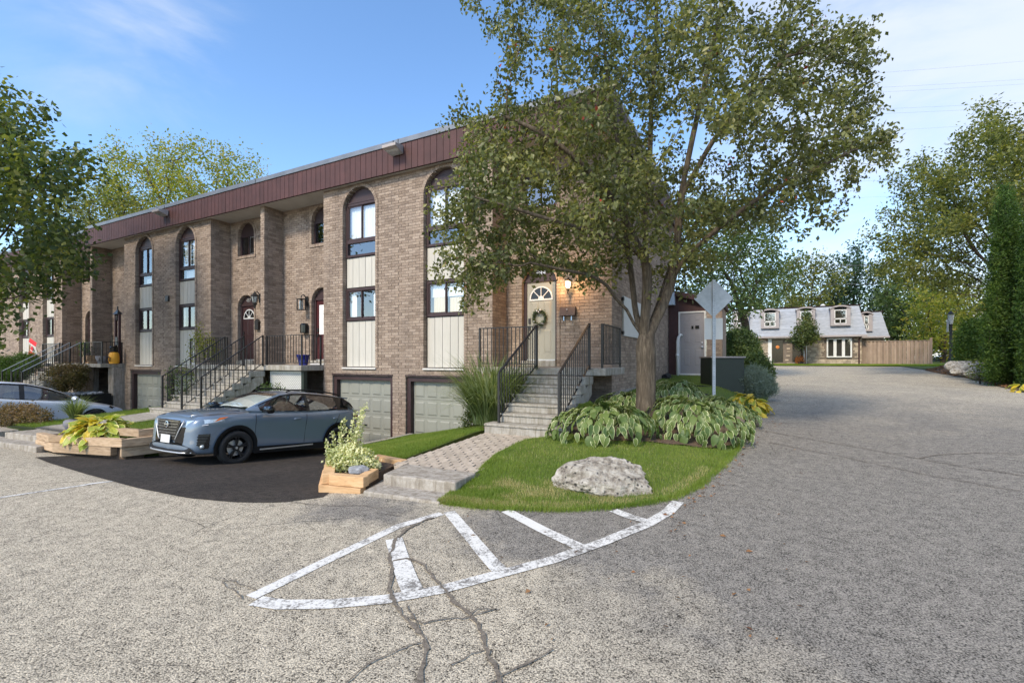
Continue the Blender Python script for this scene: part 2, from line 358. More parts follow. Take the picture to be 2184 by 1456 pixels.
M['farleaf']=leafmat('far_leaf',[(.028,.05,.022),(.05,.085,.03),(.085,.13,.04),(.16,.19,.05)],.35,.6)
M['fargold']=leafmat('far_gold_leaf',[(.040,.056,.02),(.08,.10,.028),(.15,.165,.04),(.29,.27,.06)],.4,.6)
M['bluegreen']=leafmat('bluegreen_needle',[(.02,.05,.03),(.035,.075,.045),(.06,.11,.06)],.3,.6)
M['cedar']=leafmat('cedar_scale',[(.014,.036,.008),(.03,.068,.012),(.065,.12,.02),(.14,.20,.035)],.35,.6)
M['red_leaf']=leafmat('bronze_leaf',[(.05,.05,.02),(.10,.09,.03),(.17,.12,.06),(.25,.17,.10)],.3,.6)
M['mulchleaf']=leafmat('fallen_leaf',[(.16,.06,.025),(.24,.12,.05),(.34,.2,.1)],.1,.8)
M['euon']=leafmat('variegated_leaf',[(.10,.15,.05),(.34,.38,.16),(.62,.62,.38),(.78,.76,.55)],.25,.5)
M['lav']=leafmat('lavender_leaf',[(.12,.16,.13),(.19,.24,.2),(.28,.33,.29)],.25,.7)
M['reed']=leafmat('reed_blade',[(.05,.075,.025),(.10,.14,.045),(.19,.24,.10),(.42,.46,.30)],.35,.5)
def flatleaf(name,c1,c2,trans=.25):
    m,t,b,o=newmat(name); b.inputs['Roughness'].default_value=.45; b.inputs['Specular IOR Level'].default_value=.4
    oi=nd(t,'ShaderNodeObjectInfo'); c=mixc(t,oi.outputs['Random'],c1,c2); t.links.new(c,b.inputs['Base Color'])
    tr=nd(t,'ShaderNodeBsdfTranslucent'); t.links.new(mixc(t,1.,c,(1.7,1.7,.8),'MULTIPLY'),tr.inputs[0]); ms=nd(t,'ShaderNodeMixShader'); ms.inputs[0].default_value=trans
    t.links.new(b.outputs[0],ms.inputs[1]); t.links.new(tr.outputs[0],ms.inputs[2]); t.links.new(ms.outputs[0],o.inputs[0]); return m
M['ho_g']=flatleaf('hosta_green',(.06,.11,.03),(.16,.215,.06)); M['ho_w']=flatleaf('hosta_edge',(.34,.40,.19),(.60,.62,.38))
M['hy_g']=flatleaf('hosta_lime',(.22,.33,.05),(.42,.44,.07)); M['hy_w']=flatleaf('hosta_yellow',(.62,.55,.16),(.72,.66,.32))
M['hd_g']=flatleaf('hosta_gold',(.50,.40,.04),(.62,.46,.05)); M['hd_w']=flatleaf('hosta_gold_edge',(.42,.42,.08),(.66,.52,.10))
M['rock']=rockm()
M['stone']=pm('stone_grey',(.12,.13,.14),(.26,.27,.29),8,.8,.6,30,c3=(.42,.43,.45))
M['boulder']=pm('boulder_brown',(.09,.07,.05),(.2,.16,.12),7,.9,.8,26)
M['carblue']=pm('car_blue',(.135,.185,.25),(.14,.19,.255),2,.32,metal=.25,spec=.5,coat=1,big=.02)
M['carwhite']=pm('car_white',(.55,.62,.72),(.56,.63,.73),2,.3,spec=.5,coat=1,big=.02)
M['cardark']=pm('car_darkblue',(.02,.03,.05),(.02,.03,.05),2,.3,coat=1)
M['chrome']=pm('chrome',(.6,.6,.6),(.65,.65,.65),5,.18,metal=1)
M['silver']=pm('silver',(.5,.5,.5),(.55,.55,.55),5,.35,metal=.6)
M['trim']=pm('black_trim',(.010,.010,.011),(.014,.014,.014),20,.7,spec=.2)
M['gloss']=pm('gloss_black',(.01,.01,.01),(.012,.012,.012),20,.12)
M['amber']=pm('amber',(.75,.15,.02),(.8,.2,.03),20,.2)
M['redlamp']=pm('red_lamp',(.18,.01,.01),(.22,.01,.01),20,.15)
M['lens']=pm('lamp_lens',(.35,.4,.42),(.55,.6,.62),25,.1,metal=.4)
M['rim']=pm('rim_black',(.02,.02,.022),(.03,.03,.032),9,.3,metal=.5)
M['seat']=pm('car_seat',(.10,.10,.10),(.14,.14,.13),9,.9)
M['galv']=pm('galvanised',(.36,.39,.42),(.50,.53,.56),9,.5,metal=.4,big=.7)
M['tgreen']=pm('utility_green',(.016,.024,.018),(.022,.032,.024),4,.5)
M['panel']=pm('utility_panel',(.52,.53,.52),(.58,.59,.57),3,.5)
M['meter']=pm('meter_box',(.42,.50,.58),(.48,.56,.64),3,.5)
M['blue']=pm('blue_glaze',(.01,.015,.12),(.015,.02,.16),5,.15)
M['terra']=pm('planter_dark',(.04,.03,.03),(.07,.05,.045),5,.6)
M['greypot']=pm('grey_pot',(.13,.13,.15),(.19,.19,.22),5,.6)
M['yellow']=pm('yellow_plastic',(.72,.34,.03),(.78,.4,.04),5,.45)
M['red']=pm('flag_red',(.55,.02,.03),(.6,.03,.04),5,.8)
M['shingle']=pm('shingle',(.28,.31,.35),(.40,.43,.48),3,.9,.2,sc=(1,1,4),rv=.08)
M['stonewall']=pm('stone_brick',(.24,.19,.14),(.40,.33,.25),3,.9,.3,rv=.3,c3=(.44,.37,.28))
M['brownboard']=pm('brown_board',(.045,.02,.02),(.07,.032,.03),3,.7)
M['taupe']=pm('taupe_trim',(.30,.27,.27),(.36,.33,.32),3,.7)
M['orange']=pm('orange',(.5,.16,.04),(.7,.25,.06),12,.8)
M['housewhite']=pm('white_siding',(.62,.62,.6),(.7,.7,.68),3,.8)
def emis(name,col,st):
    m,t,b,o=newmat(name); t.nodes.remove(b); e=nd(t,'ShaderNodeEmission'); e.inputs[0].default_value=c4(col); e.inputs[1].default_value=st; t.links.new(e.outputs[0],o.inputs[0]); return m
M['bulb']=emis('lit_bulb',(1,.72,.36),9)
M['paver']=pm('paver',(.26,.215,.165),(.38,.325,.26),12,.92,.5,60,rv=.13,c3=(.46,.40,.33))
# ================================================================ GROUND
def grid(xs,ys,f):
    nx,ny=len(xs),len(ys)
    V=[(x,y,f(x,y)) for y in ys for x in xs]
    Fc=[(j*nx+i,j*nx+i+1,(j+1)*nx+i+1,(j+1)*nx+i) for j in range(ny-1) for i in range(nx-1)]
    return V,Fc
def gsheet(name,mat,A,B,n,m,f,skirt=0,parent=None):
    """sheet between polylines A and B, heights from f"""
    def res(P,n):
        P=[Vector((p[0],p[1])) for p in P]; L=[0]
        for a,b in zip(P,P[1:]): L.append(L[-1]+(b-a).length)
        out=[]
        for i in range(n+1):
            t=L[-1]*i/n; k=0
            while k<len(P)-2 and L[k+1]<t: k+=1
            u=(t-L[k])/max(1e-6,L[k+1]-L[k]); out.append(P[k].lerp(P[k+1],u))
        return out
    a=res(A,n); b=res(B,n); V=[];Fc=[]
    for i in range(n+1):
        for j in range(m+1):
            q=a[i].lerp(b[i],j/m); V.append((q.x,q.y,f(q.x,q.y)))
    for i in range(n):
        for j in range(m):
            k=i*(m+1)+j; Fc.append((k,k+m+1,k+m+2,k+1))
    if skirt:
        ring=[i*(m+1) for i in range(n+1)]+[n*(m+1)+j for j in range(1,m+1)]+[i*(m+1)+m for i in range(n-1,-1,-1)]+[j for j in range(m-1,0,-1)]
        b0=len(V)
        for r in ring: V.append((V[r][0],V[r][1],V[r][2]-skirt))
        for i in range(len(ring)):
            j=(i+1)%len(ring); Fc.append((ring[i],ring[j],b0+j,b0+i))
    mb=MB(); mb.add(V,Fc)
    o=mb.build(name,mat,parent,smooth=True); return o
def frange(a,b,s): 
    n=int(round((b-a)/s)); return [a+(b-a)*i/n for i in range(n+1)]
xs=[-1500,-600,-200,-90]+frange(-60,-26,2)+frange(-25.5,3,.25)+frange(4,30,1)+[40,70,150,400,1500]
ys=[-1500,-300,-60,-20]+frange(-10,1,1)+frange(1.2,12,.2)+frange(13,70,1)+[90,150,300,800,1500,2500]
def Gfar(x,y):
    yy=min(y,60); z=G_(x,yy)
    if x<-62: pass
    return z
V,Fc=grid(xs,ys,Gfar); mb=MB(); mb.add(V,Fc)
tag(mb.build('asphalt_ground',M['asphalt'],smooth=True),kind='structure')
# dark repaved driveway between the two timber planters
front=[onG(*p) for p in [(75,975),(180,1010),(290,1040),(400,1062),(500,1071),(600,1072),(690,1060)]]
front=[(p.x,p.y) for p in front]
back=[(-12.2,10.4),(-8.3,10.4)]
back=[(-12.6,6.0)]+[(-11.9,10.4),(-8.5,10.4)]
tag(gsheet('driveway',M['asphalt_new'],front,[(-12.0,10.45),(-8.4,10.45)],40,40,lambda x,y:G_(x,y)+.006),kind='structure')
# ---- right lawn island
OUT=[(-3.12,4.36),(-2.7,4.37),(-2.28,4.46),(-1.8,4.6),(-1.37,4.85),(-1.05,5.12),(-.8,5.48),(-.66,5.9),(-.57,6.3),(-.44,7.1),(-.34,7.87),(-.27,8.6),(-.22,9.4),(-.05,11.5),(.19,14.6),(.36,17.3),(.55,21),(.8,27),(1.0,33)]
INN=[(-3.24,4.36),(-3.3,4.7),(-3.34,5.4),(-3.52,6.2),(-3.52,7.2),(-3.1,7.7),(-3.05,9.5),(-2.9,10.9),(-3.05,12),(-3.05,16),(-3.05,20),(-3.05,33)]
def interp(x,P):
    if x<=P[0][0]: return P[0][1]
    for (a,b),(c,d) in zip(P,P[1:]):
        if x<=c: return b+(d-b)*(x-a)/(c-a)
    return P[-1][1]
def segd(px,py,P):
    m=1e9
    for (a,b),(c,d) in zip(P,P[1:]):
        vx,vy=c-a,d-b; t=max(0,min(1,((px-a)*vx+(py-b)*vy)/(vx*vx+vy*vy))); m=min(m,math.hypot(px-a-t*vx,py-b-t*vy))
    return m
TGT=[(4.3,.05),(5,.13),(6,.19),(7.7,.30),(9,.42),(11,.70),(13,.78),(16,.86),(20,1.05),(33,1.2)]
def Lr(x,y):
    d=segd(x,y,OUT); a=A_(x,y); t=max(interp(y,TGT),a+.03)
    k=ss(0,1.5,d); e=.028*ss(0,.12,d)
    return a*(1-k)+t*k+e-.012
lawn=gsheet('lawn_ground',M['gbase'],OUT,INN,150,34,Lr,skirt=.35); tag(lawn,kind='structure')
# ---- left lawn strip
KX=-8.45
def Ll(x,y):
    zr=interp(y,[(4.5,-.03),(5.5,0.10),(7.7,.24),(9,.30),(11,.32)])
    zl=interp(y,[(4.5,-.16),(6,-.28),(8.4,-.44),(10.4,-.44)])
    t=(x-KX)/(-4.9-KX); t=max(0,min(1,t)); return zl+(zr-zl)*(t**1.15)
lawn2=gsheet('lawn_ground',M['gbase'],[(-5.62,4.95),(-6.1,5.45),(KX+.02,8.2),(KX+.02,10.3)],[(-4.82,4.95),(-4.82,7.6),(-4.5,10.3)],40,30,Ll,skirt=1.0); tag(lawn2,kind='structure')
mb=MB(); 
kp=[(-5.95,5.3),(-6.9,6.35),(-7.7,7.35),(KX,8.2),(KX,9.2),(KX,10.3)]
for a,b in zip(kp,kp[1:]):
    za,zb_=Ll(*a)+.03,Ll(*b)+.03; n=Vector((-(b[1]-a[1]),b[0]-a[0])).normalized()*.14
    mb.add([(a[0],a[1],-1.2),(b[0],b[1],-1.2),(b[0]+n.x,b[1]+n.y,-1.2),(a[0]+n.x,a[1]+n.y,-1.2),(a[0],a[1],za),(b[0],b[1],zb_),(b[0]+n.x,b[1]+n.y,zb_),(a[0]+n.x,a[1]+n.y,za)],[(4,5,6,7),(0,1,5,4),(1,2,6,5),(2,3,7,6),(3,0,4,7)])
tag(mb.build('kerb_edging',M['conc'],bevel=.012),'pale concrete kerb between the garage driveway and the left lawn strip','kerb')
# ---- paver walk
def Pw(x,y): return interp(y,[(5.25,.15),(6.4,.20),(7.7,.275)])
walk=gsheet('walk_bed',M['sand'],[(-4.62,5.2),(-4.5,7.75)],[(-3.22,5.2),(-3.2,7.75)],10,20,lambda x,y:Pw(x,y)-.02,skirt=.5); tag(walk,kind='structure')
pmb=MB(); pmb.box(-.0497,-.0995,-.05,.0497,.0995,0)
pme=None
y=5.45; k=0
cols=13
for i in range(cols):
    x0=-4.60+i*.1035
    yy=5.22-(.1 if i%2 else 0)-random.random()*.02
    while yy<7.68:
        yc=yy+.1; shift=(yc-5.22)*.05
        x=x0+shift+random.uniform(-.002,.002)
        if x<-3.15 and yc>5.2:
            if pme is None:
                o=pmb.build('paver',M['paver'],walk,bevel=.006,pos=(0,0,0)); pme=o.data; bpy.data.objects.remove(o)
            p=inst('paver',pme,walk,(x,yc,Pw(x,yc)+random.uniform(-.003,.004)),rot=(.1,0,random.uniform(-.02,.02)))
        yy+=.2035
# ---- precast slab steps at the near walk
def slab(name,pts,z0,z1,mat,label,cat='step',bev=.018,group=None):
    mb=MB(); n=6; P=[Vector(p) for p in pts]; poly=[]
    for a,b in zip(P,P[1:]+P[:1]):
        for i in range(n): poly.append((a.lerp(b,i/n)+Vector((random.uniform(-.006,.006),random.uniform(-.006,.006)))) )
    mb.prism([(q.x,q.y) for q in poly],z0,z1); o=mb.build(name,mat,bevel=bev); tag(o,label,cat,group); return o
UZ=.165; up_=[WZ(816,1010.6,UZ),WZ(971,1028,UZ),WZ(1016,1008,UZ),WZ(867,988,UZ)]
slab('slab_step',[(p.x,p.y) for p in up_],-.3,UZ,M['conc_old'],'thick rough-edged concrete slab step at the street end of the brick paver walk')
lo_=[WZ(775,1046,.03),WZ(937,1070,.03),WZ(975,1045,.03),WZ(830,1018,.03)]
slab('slab_step',[(p.x,p.y) for p in lo_],-.3,.03,M['conc_old'],'low flat concrete slab step at the asphalt edge, between timber planter and lawn')
# ================================================================ BRICK BUILDING
D=10.3; E=11.05; ZT=6.93; ZB=-1.1
CH=.078; BL=.25
def holespan(h,z):
    if h[0]=='r':
        return (h[1],h[2]) if h[3]<z<h[4] else None
    _,a,b,z0,zs=h; r=(b-a)/2
    if z<=z0 or z>=zs+r: return None
    if z<=zs: return (a,b)
    hw=math.sqrt(r*r-(z-zs)**2); c=(a+b)/2; return (c-hw,c+hw)
bid=[0]
def brickwall(mb,mo,P0,U,N,u0,u1,z0,z1,holes=(),depth=.14,cand=None,e0=True,e1=True):
    P0=Vector(P0);U=Vector(U);N=Vector(N)
    def bx(m,ua,ub,za,zb,oa,ob,j=0):
        r=random.uniform
        if j:
            ob+=r(-.004,.004); da=[r(-.0022,.0022) for _ in range(8)]
        else: da=[0]*8
        c=[]
        for i,(u,z,o) in enumerate([(ua,za,oa),(ub,za,oa),(ub,zb,oa),(ua,zb,oa),(ua,za,ob),(ub,za,ob),(ub,zb,ob),(ua,zb,ob)]):
            q=P0+U*(u+(da[i] if i>3 else 0))+N*o; c.append((q.x,q.y,z+(da[7-i] if i>3 else 0)))
        m.add(c,[(4,5,6,7),(0,1,5,4),(1,2,6,5),(2,3,7,6),(3,0,4,7)])
    i0=math.floor(z0/CH+1e-6); i=i0
    while i*CH<z1-.01:
        za=max(z0,i*CH); zb=min(z1,(i+1)*CH); zm=(za+zb)/2
        iv=[(u0,u1)]
        for h in holes:
            s=holespan(h,zm)
            if not s: continue
            nv=[]
            for a,b in iv:
                if s[1]<=a or s[0]>=b: nv.append((a,b)); continue
                if s[0]>a+.005: nv.append((a,s[0]))
                if s[1]<b-.005: nv.append((s[1],b))
            iv=nv
        for a,b in iv:
            bx(mo,a+.002,b-.002,za,zb,-depth,-.008)
            k=math.floor((a-(i%2)*BL/2)/BL)
            while True:
                s0=k*BL+(i%2)*BL/2; s1=s0+BL-.011; k+=1
                if s0>=b: break
                ca=max(s0,a); cb=min(s1,b)
                if cb-ca<.025: continue
                end=(ca<=a+.03) or (cb>=b-.03)
                z_a,z_b=za,min(zb,za+CH-.010)
                if cand is not None and not end and ca==s0 and cb==s1 and zb-za>CH-.001:
                    cand.append((P0+U*ca+Vector((0,0,za)),tuple(U),tuple(N)))
                else: bx(mb,ca,cb,z_a,z_b,(-depth+.002 if end else -.05),0,1)
        i+=1
# shared single-brick mesh (x along, -y out)
_b=MB(); Lb=BL-.011; hb=CH-.010
_b.add([(0,.05,0),(Lb,.05,0),(Lb,.05,hb),(0,.05,hb),(.001,0,.001),(Lb-.002,-.001,0),(Lb,.001,hb),(0,-.001,hb-.001)],[(4,5,6,7)[::1],(0,1,5,4),(1,2,6,5),(2,3,7,6),(3,0,4,7)])
_o=_b.build('brick',M['brick']); BRME=_o.data; bpy.data.objects.remove(_o)
def ring(mb,cx,z0,zs,r,Y,wd=.095,proud=.022,sill=False,n=None):
    # voussoirs
    n=n or int(math.pi*(r+wd/2)/.076)
    for i in range(n):
        a0=math.pi*i/n+.006; a1=math.pi*(i+1)/n-.006
        pts=[(r,a0),(r+wd,a0),(r+wd,a1),(r,a1)]
        f=[(cx+q*math.cos(a),Y-proud+random.uniform(-.002,.002),zs+q*math.sin(a)) for q,a in pts]; bk=[(x,Y+.13,z) for x,_,z in f]
        mb.add(f+bk,[(0,1,2,3)[::-1],(0,1,5,4),(1,2,6,5),(2,3,7,6),(3,0,4,7)])
    for s in (-1,1):
        z=z0
        while z<zs-.02:
            zz=min(z+.076,zs); xa,xb=(cx+s*r,cx+s*(r+wd)); 
            mb.box(min(xa,xb),Y-proud+random.uniform(-.002,.002),z+.004,max(xa,xb),Y+.13,zz-.004); z+=.078
    if sill:
        x=cx-r-wd
        while x<cx+r+wd-.01:
            xx=min(x+.076,cx+r+wd); mb.box(x+.004,Y-proud-.012,z0-.1,xx-.004,Y+.13,z0-.004); x+=.078
def halfdisc(mb,cx,zs,z0,r,Y0,Y1,m=0):
    pts=[(cx-r,z0),(cx+r,z0)] if z0<zs-.001 else []
    th0=math.asin(max(-1,min(1,(z0-zs)/r))) if z0>zs else 0
    for i in range(17):
        a=th0+(math.pi-2*th0)*i/16; pts.append((cx+r*math.cos(a),zs+r*math.sin(a)))
    n=len(pts); vs=[(x,Y0,z) for x,z in pts]+[(x,Y1,z) for x,z in pts]
    mb.add(vs,[tuple(range(n)),tuple(range(2*n-1,n-1,-1))]+[(i,(i+1)%n,n+(i+1)%n,n+i)[::-1] for i in range(n)],m)
def pane(parent,x0,z0,x1,z1,Y):
    mb=MB(); mb.add([(x0,Y,z0),(x1,Y,z0),(x1,Y,z1),(x0,Y,z1)],[(0,1,2,3)]); return mb.build('pane',M['glass'],parent)
def curtain(parent,x0,z0,x1,z1,Y,mat='curtain',folds=True):
    n=int((x1-x0)/.035)+1; V=[];Fc=[]
    for i in range(n+1):
        x=x0+(x1-x0)*i/n; y=Y+(.012*math.sin(i*1.9) if folds else 0)
        V+= [(x,y,z0),(x,y,z1)]
    for i in range(n): Fc.append((2*i,2*i+2,2*i+3,2*i+1))
    mb=MB(); mb.add(V,Fc); return mb.build('curtain',M[mat],parent)
def frame(mb,x0,z0,x1,z1,Y0,Y1,w,m=0):
    mb.box(x0,Y0,z0,x1,Y1,z0+w,m); mb.box(x0,Y0,z1-w,x1,Y1,z1,m); mb.box(x0,Y0,z0+w,x0+w,Y1,z1-w,m); mb.box(x1-w,Y0,z0+w,x1,Y1,z1-w,m)
BOARDS={}
def boxes_shared(key,dx,dy,dz,mat,bev=.004):
    if key not in BOARDS:
        mb=MB(); mb.box(0,0,0,dx,dy,dz); o=mb.build(key,mat,bevel=bev); BOARDS[key]=o.data; o2=o; bpy.data.objects.remove(o2)
    return BOARDS[key]
def textmesh(body,size,parent,name,pos,mat,rot=(R(90),0,0),ext=.004):
    cu=bpy.data.curves.new(name,'FONT'); cu.body=body; cu.size=size; cu.align_x='CENTER'; cu.align_y='CENTER'; cu.extrude=ext
    o=bpy.data.objects.new(name,cu); COL.objects.link(o); bpy.context.view_layer.update()
    me=bpy.data.meshes.new_from_object(o.evaluated_get(bpy.context.evaluated_depsgraph_get())); me.materials.clear(); me.materials.append(mat)
    bpy.data.objects.remove(o); q=inst(name,me,parent,pos,rot=rot); return q
def unit(xc,xe,xend,label,door='door_brown',singles=True,fin=False,endwall=False,cur=(),number=None,fan=True,fz=0,roofend=None):
    s=1 if xe>xc else -1
    root=thing('brick_townhouse',label,'townhouse',((xc+xend)/2,D,0),'brick townhouses of the row')
    mb=MB(); mo=MB(); cand=[] if singles else None
    ac=xc+s*1.54; r=.66; g0,g1=sorted((xc+s*.24,xc+s*2.66)); dc=xe+s*.96; dr=.49
    op=('a',ac-r,ac+r,1.40,6.14); ga=('r',g0,g1,-1.3,1.18)
    a,b=sorted((xc,xe))
    brickwall(mb,mo,(0,D,0),(1,0,0),(0,-1,0),a,b,ZB,ZT,[op,ga],cand=cand)
    # return wall
    brickwall(mb,mo,(xe,0,0),(0,1,0),(s,0,0),D+.002,E,ZB,ZT,[],depth=.12)
    dop=('a',dc-dr,dc+dr,1.47,3.59); wop=('a',dc-dr,dc+dr,5.56,6.33)
    a,b=sorted((xe,xend))
    brickwall(mb,mo,(0,E,0),(1,0,0),(0,-1,0),a,b,ZB,ZT,[dop,wop],cand=cand)
    if fin:
        for sg in (-1,1): brickwall(mb,mo,(xend+sg*.105,0,0),(0,1,0),(sg,0,0),D+.15,E,ZB,ZT,[],depth=.09)
        brickwall(mb,mo,(0,D+.008,0),(1,0,0),(0,-1,0),xend-.105,xend+.105,ZB,ZT,[],depth=.13)
    if endwall:
        brickwall(mb,mo,(xend,0,0),(0,1,0),(1,0,0),E+.002,20.0,.3,ZT,[],cand=cand)
    rg=MB(); ring(rg,ac,1.40,6.14,r,D); ring(rg,dc,1.47,3.59,dr,E,wd=.085); ring(rg,dc,5.56,6.33,dr,E,wd=.085,sill=True)
    tag(rg.build('brick_surround',M['brick'],root),kind='stuff')
    if cand:
        cand.sort(key=lambda c:(c[0]-Vector((0,0,1.9))).length+ (50 if c[0].z<1.3 else 0))
        for c in cand[:298]:
            ang=0 if abs(c[1][0])>.5 else math.pi/2
            inst('brick',BRME,root,c[0]+Vector(c[2])*random.uniform(-.003,.004),rot=(0,0,ang))
        for c in cand[298:]:
            P=c[0];U=Vector(c[1]);N=Vector(c[2]); cs=[];rr=random.uniform; o=rr(-.004,.004)
            for u,z,of in [(0,0,-.05),(Lb,0,-.05),(Lb,hb,-.05),(0,hb,-.05),(0,0,o),(Lb,0,o),(Lb,hb,o),(0,hb,o)]:
                j=rr(-.0022,.0022) if of==o else 0
                q=P+U*(u+j)+N*of; cs.append((q.x,q.y,P.z+z+j))
            mb.add(cs,[(4,5,6,7),(0,1,5,4),(1,2,6,5),(2,3,7,6),(3,0,4,7)])
    tag(mb.build('brickwork',M['brick'],root),kind='stuff')
    mo.build('mortar_wall',M['mortar'],root)
    # --- tall arched bay
    yb=D+.13
    bw=(2*r-.04)/5
    for (za,zb) in ((1.43,2.80),(3.83,4.72)):
        me=boxes_shared('cladding_board_%d'%int(za*10),bw-.014,.02,zb-za,M['white_board'])
        for i in range(5): inst('cladding_board',me,root,(ac-r+.02+i*bw+.006,yb+random.uniform(-.003,.003),za))
        bk=MB(); bk.box(ac-r,yb+.021,za-.02,ac+r,yb+.03,zb+.02); bk.build('cladding_back',M['gap'],root)
    sb=MB(); sb.box(ac-r-.02,D-.045,1.36,ac+r+.02,D+.13,1.405); sb.build('sill',M['sillw'],root,bevel=.006)
    wy=D+.10
    def window(x0,z0,x1,z1,split,low=0,cs=()):
        f=MB(); frame(f,x0,z0,x1,z1,wy,wy+.1,.075)
        zl=z0+.075
        xi0,xi1=x0+.075,x1-.075
        if low: f.box(xi0,wy-.01,z0+low,xi1,wy+.1,z0+low+.11); zl=z0+low+.11
        f.box(xi0,wy-.015,z0-.0,xi1,wy,z0+.06)
        xm=(xi0+xi1)/2-.03
        frame(f,xi0,zl,xm+.03,z1-.075,wy+.02,wy+.045,.04); 
        frame(f,xm-.0,zl,xi1,z1-.075,wy+.05,wy+.075,.035)
        o=f.build('window',M['frame'],root,bevel=.004)
        pane(o,xi0+.04,zl+.04,xm-.01,z1-.115,wy+.03); pane(o,xm+.035,zl+.035,xi1-.035,z1-.11,wy+.06)
        if low: pane(o,xi0,z0+.06,xi1,z0+low,wy+.04)
        for (fx0,fz0,fx1,fz1,mt) in cs:
            curtain(o,xi0+(xi1-xi0)*fx0,z0+(z1-z0)*fz0,xi0+(xi1-xi0)*fx1,z0+(z1-z0)*fz1,wy+.125,mt)
    cu=cur[0] if cur else (); cl=cur[1] if len(cur)>1 else ()
    window(ac-r+.01,2.82,ac+r-.01,3.80,True,0,cl)
    window(ac-r+.01,4.74,ac+r-.01,6.37,True,.42,cu)
    ip=MB(); halfdisc(ip,ac,6.14,6.372,r-.012,wy+.03,wy+.05); ip.build('arch_panel',M['frame'],root)
    tr=MB(); tr.box(ac-r+.03,wy-.01,6.373,ac+r-.03,wy+.03,6.41); tr.build('arch_trim',M['frame'],root)
    # --- garage
    f=MB(); f.box(g0,D+.06,1.03,g1,D+.3,1.18); f.box(g0,D+.06,ZB,g0+.13,D+.3,1.03); f.box(g1-.13,D+.06,ZB,g1,D+.3,1.03)
    f.box(g0-.02,D-.012,1.18,g1+.02,D+.13,1.215); f.build('garage_frame',M['frame'],root)
    gd=MB(); gw=(g1-g0-.26); 
    for i in range(4): gd.box(g0+.13,D+.2,-.98+i*.502,g1-.13,D+.24,-.98+i*.502+.497)
    G=gd.build('garage_door',M['garage'],root,bevel=.005)
    pw=gw/5
    if 'gp' not in BOARDS:
        p=MB(); p.add([(0,.0,0),(pw-.1,0,0),(pw-.1,0,.37),(0,0,.37),(.035,-.018,.035),(pw-.135,-.018,.035),(pw-.135,-.018,.335),(.035,-.018,.335)],[(0,1,5,4),(1,2,6,5),(2,3,7,6),(3,0,4,7),(4,5,6,7)])
        o=p.build('panel',M['garage']); BOARDS['gp']=o.data; bpy.data.objects.remove(o)
    for i in range(4):
        for j in range(5): inst('panel',BOARDS['gp'],G,(g0+.13+.05+j*pw,D+.198,-.98+i*.502+.065))
    hmb=MB(); hmb.box((g0+g1)/2-.06,D+.15,-.33,(g0+g1)/2+.06,D+.19,-.30); hmb.tube([((g0+g1)/2,D+.2,-.315),((g0+g1)/2,D+.15,-.315)],.018); hmb.build('handle',M['black'],G)
    # --- small upper window
    f=MB(); y2=E+.09; frame(f,dc-dr+.005,5.565,dc+dr-.005,6.345,y2,y2+.08,.06); f.box(dc-.015,y2+.015,5.62,dc+.02,y2+.06,6.29)
    o=f.build('window',M['frame'],root); pane(o,dc-dr+.06,5.62,dc+dr-.06,6.29,y2+.04); 
    sf=MB(); frame(sf,dc+.0,5.63,dc+dr-.07,6.28,y2+.05,y2+.075,.03); sf.build('sash',M['silver'] if not endwall else M['frame'],o)
    ip=MB(); halfdisc(ip,dc,6.33,6.347,dr-.01,y2+.02,y2+.05); ip.build('arch_panel',M['frame'],root)
    # --- door
    y3=E+.10
    f=MB(); f.box(dc-dr,y3,1.64,dc-dr+.085,y3+.12,3.66); f.box(dc+dr-.085,y3,1.64,dc+dr,y3+.12,3.66); f.box(dc-dr,y3-.01,3.665,dc+dr,y3+.12,3.75)
    f.build('door_frame',M['frame'],root,bevel=.004)
    ip=MB(); halfdisc(ip,dc,3.59,3.752,dr-.01,y3+.01,y3+.05); ip.build('arch_panel',M['frame'],root)
    if number:
        textmesh(number,.19,root,'house_number',(dc,y3-.002,3.88),M['silver'])
    st=MB(); st.box(dc-dr+.004,E-.10,1.468,dc+dr-.004,y3+.2,1.615); st.build('threshold',M['conc'],root,bevel=.01)
    d=MB(); x0,x1=dc-dr+.09,dc+dr-.09; d.box(x0,y3+.03,1.635,x1,y3+.07,3.66)
    mt=M[door]; dob=d.build('door',mt,root)
    sw=MB(); sw.box(x0,y3+.005,1.616,x1,y3+.03,1.65); sw.build('door_sweep',M['silver'],dob)
    def rp(xa,za,xb,zb):
        p=MB(); y=y3+.03; p.add([(xa,y,za),(xb,y,za),(xb,y,zb),(xa,y,zb),(xa+.02,y-.004,za+.02),(xb-.02,y-.004,za+.02),(xb-.02,y-.004,zb-.02),(xa+.02,y-.004,zb-.02),(xa+.035,y+.0,za+.035),(xb-.035,y,za+.035),(xb-.035,y,zb-.035),(xa+.035,y,zb-.035),(xa+.06,y-.012,za+.06),(xb-.06,y-.012,za+.06),(xb-.06,y-.012,zb-.06),(xa+.06,y-.012,zb-.06)],
          [(0,1,5,4),(1,2,6,5),(2,3,7,6),(3,0,4,7),(4,5,9,8),(5,6,10,9),(6,7,11,10),(7,4,8,11),(8,9,13,12),(9,10,14,13),(10,11,15,14),(11,8,12,15),(12,13,14,15)]); p.build('panel',mt,dob)
    xm=(x0+x1)/2
    rp(x0+.09,1.80,xm-.05,2.45); rp(xm+.05,1.80,x1-.09,2.45)
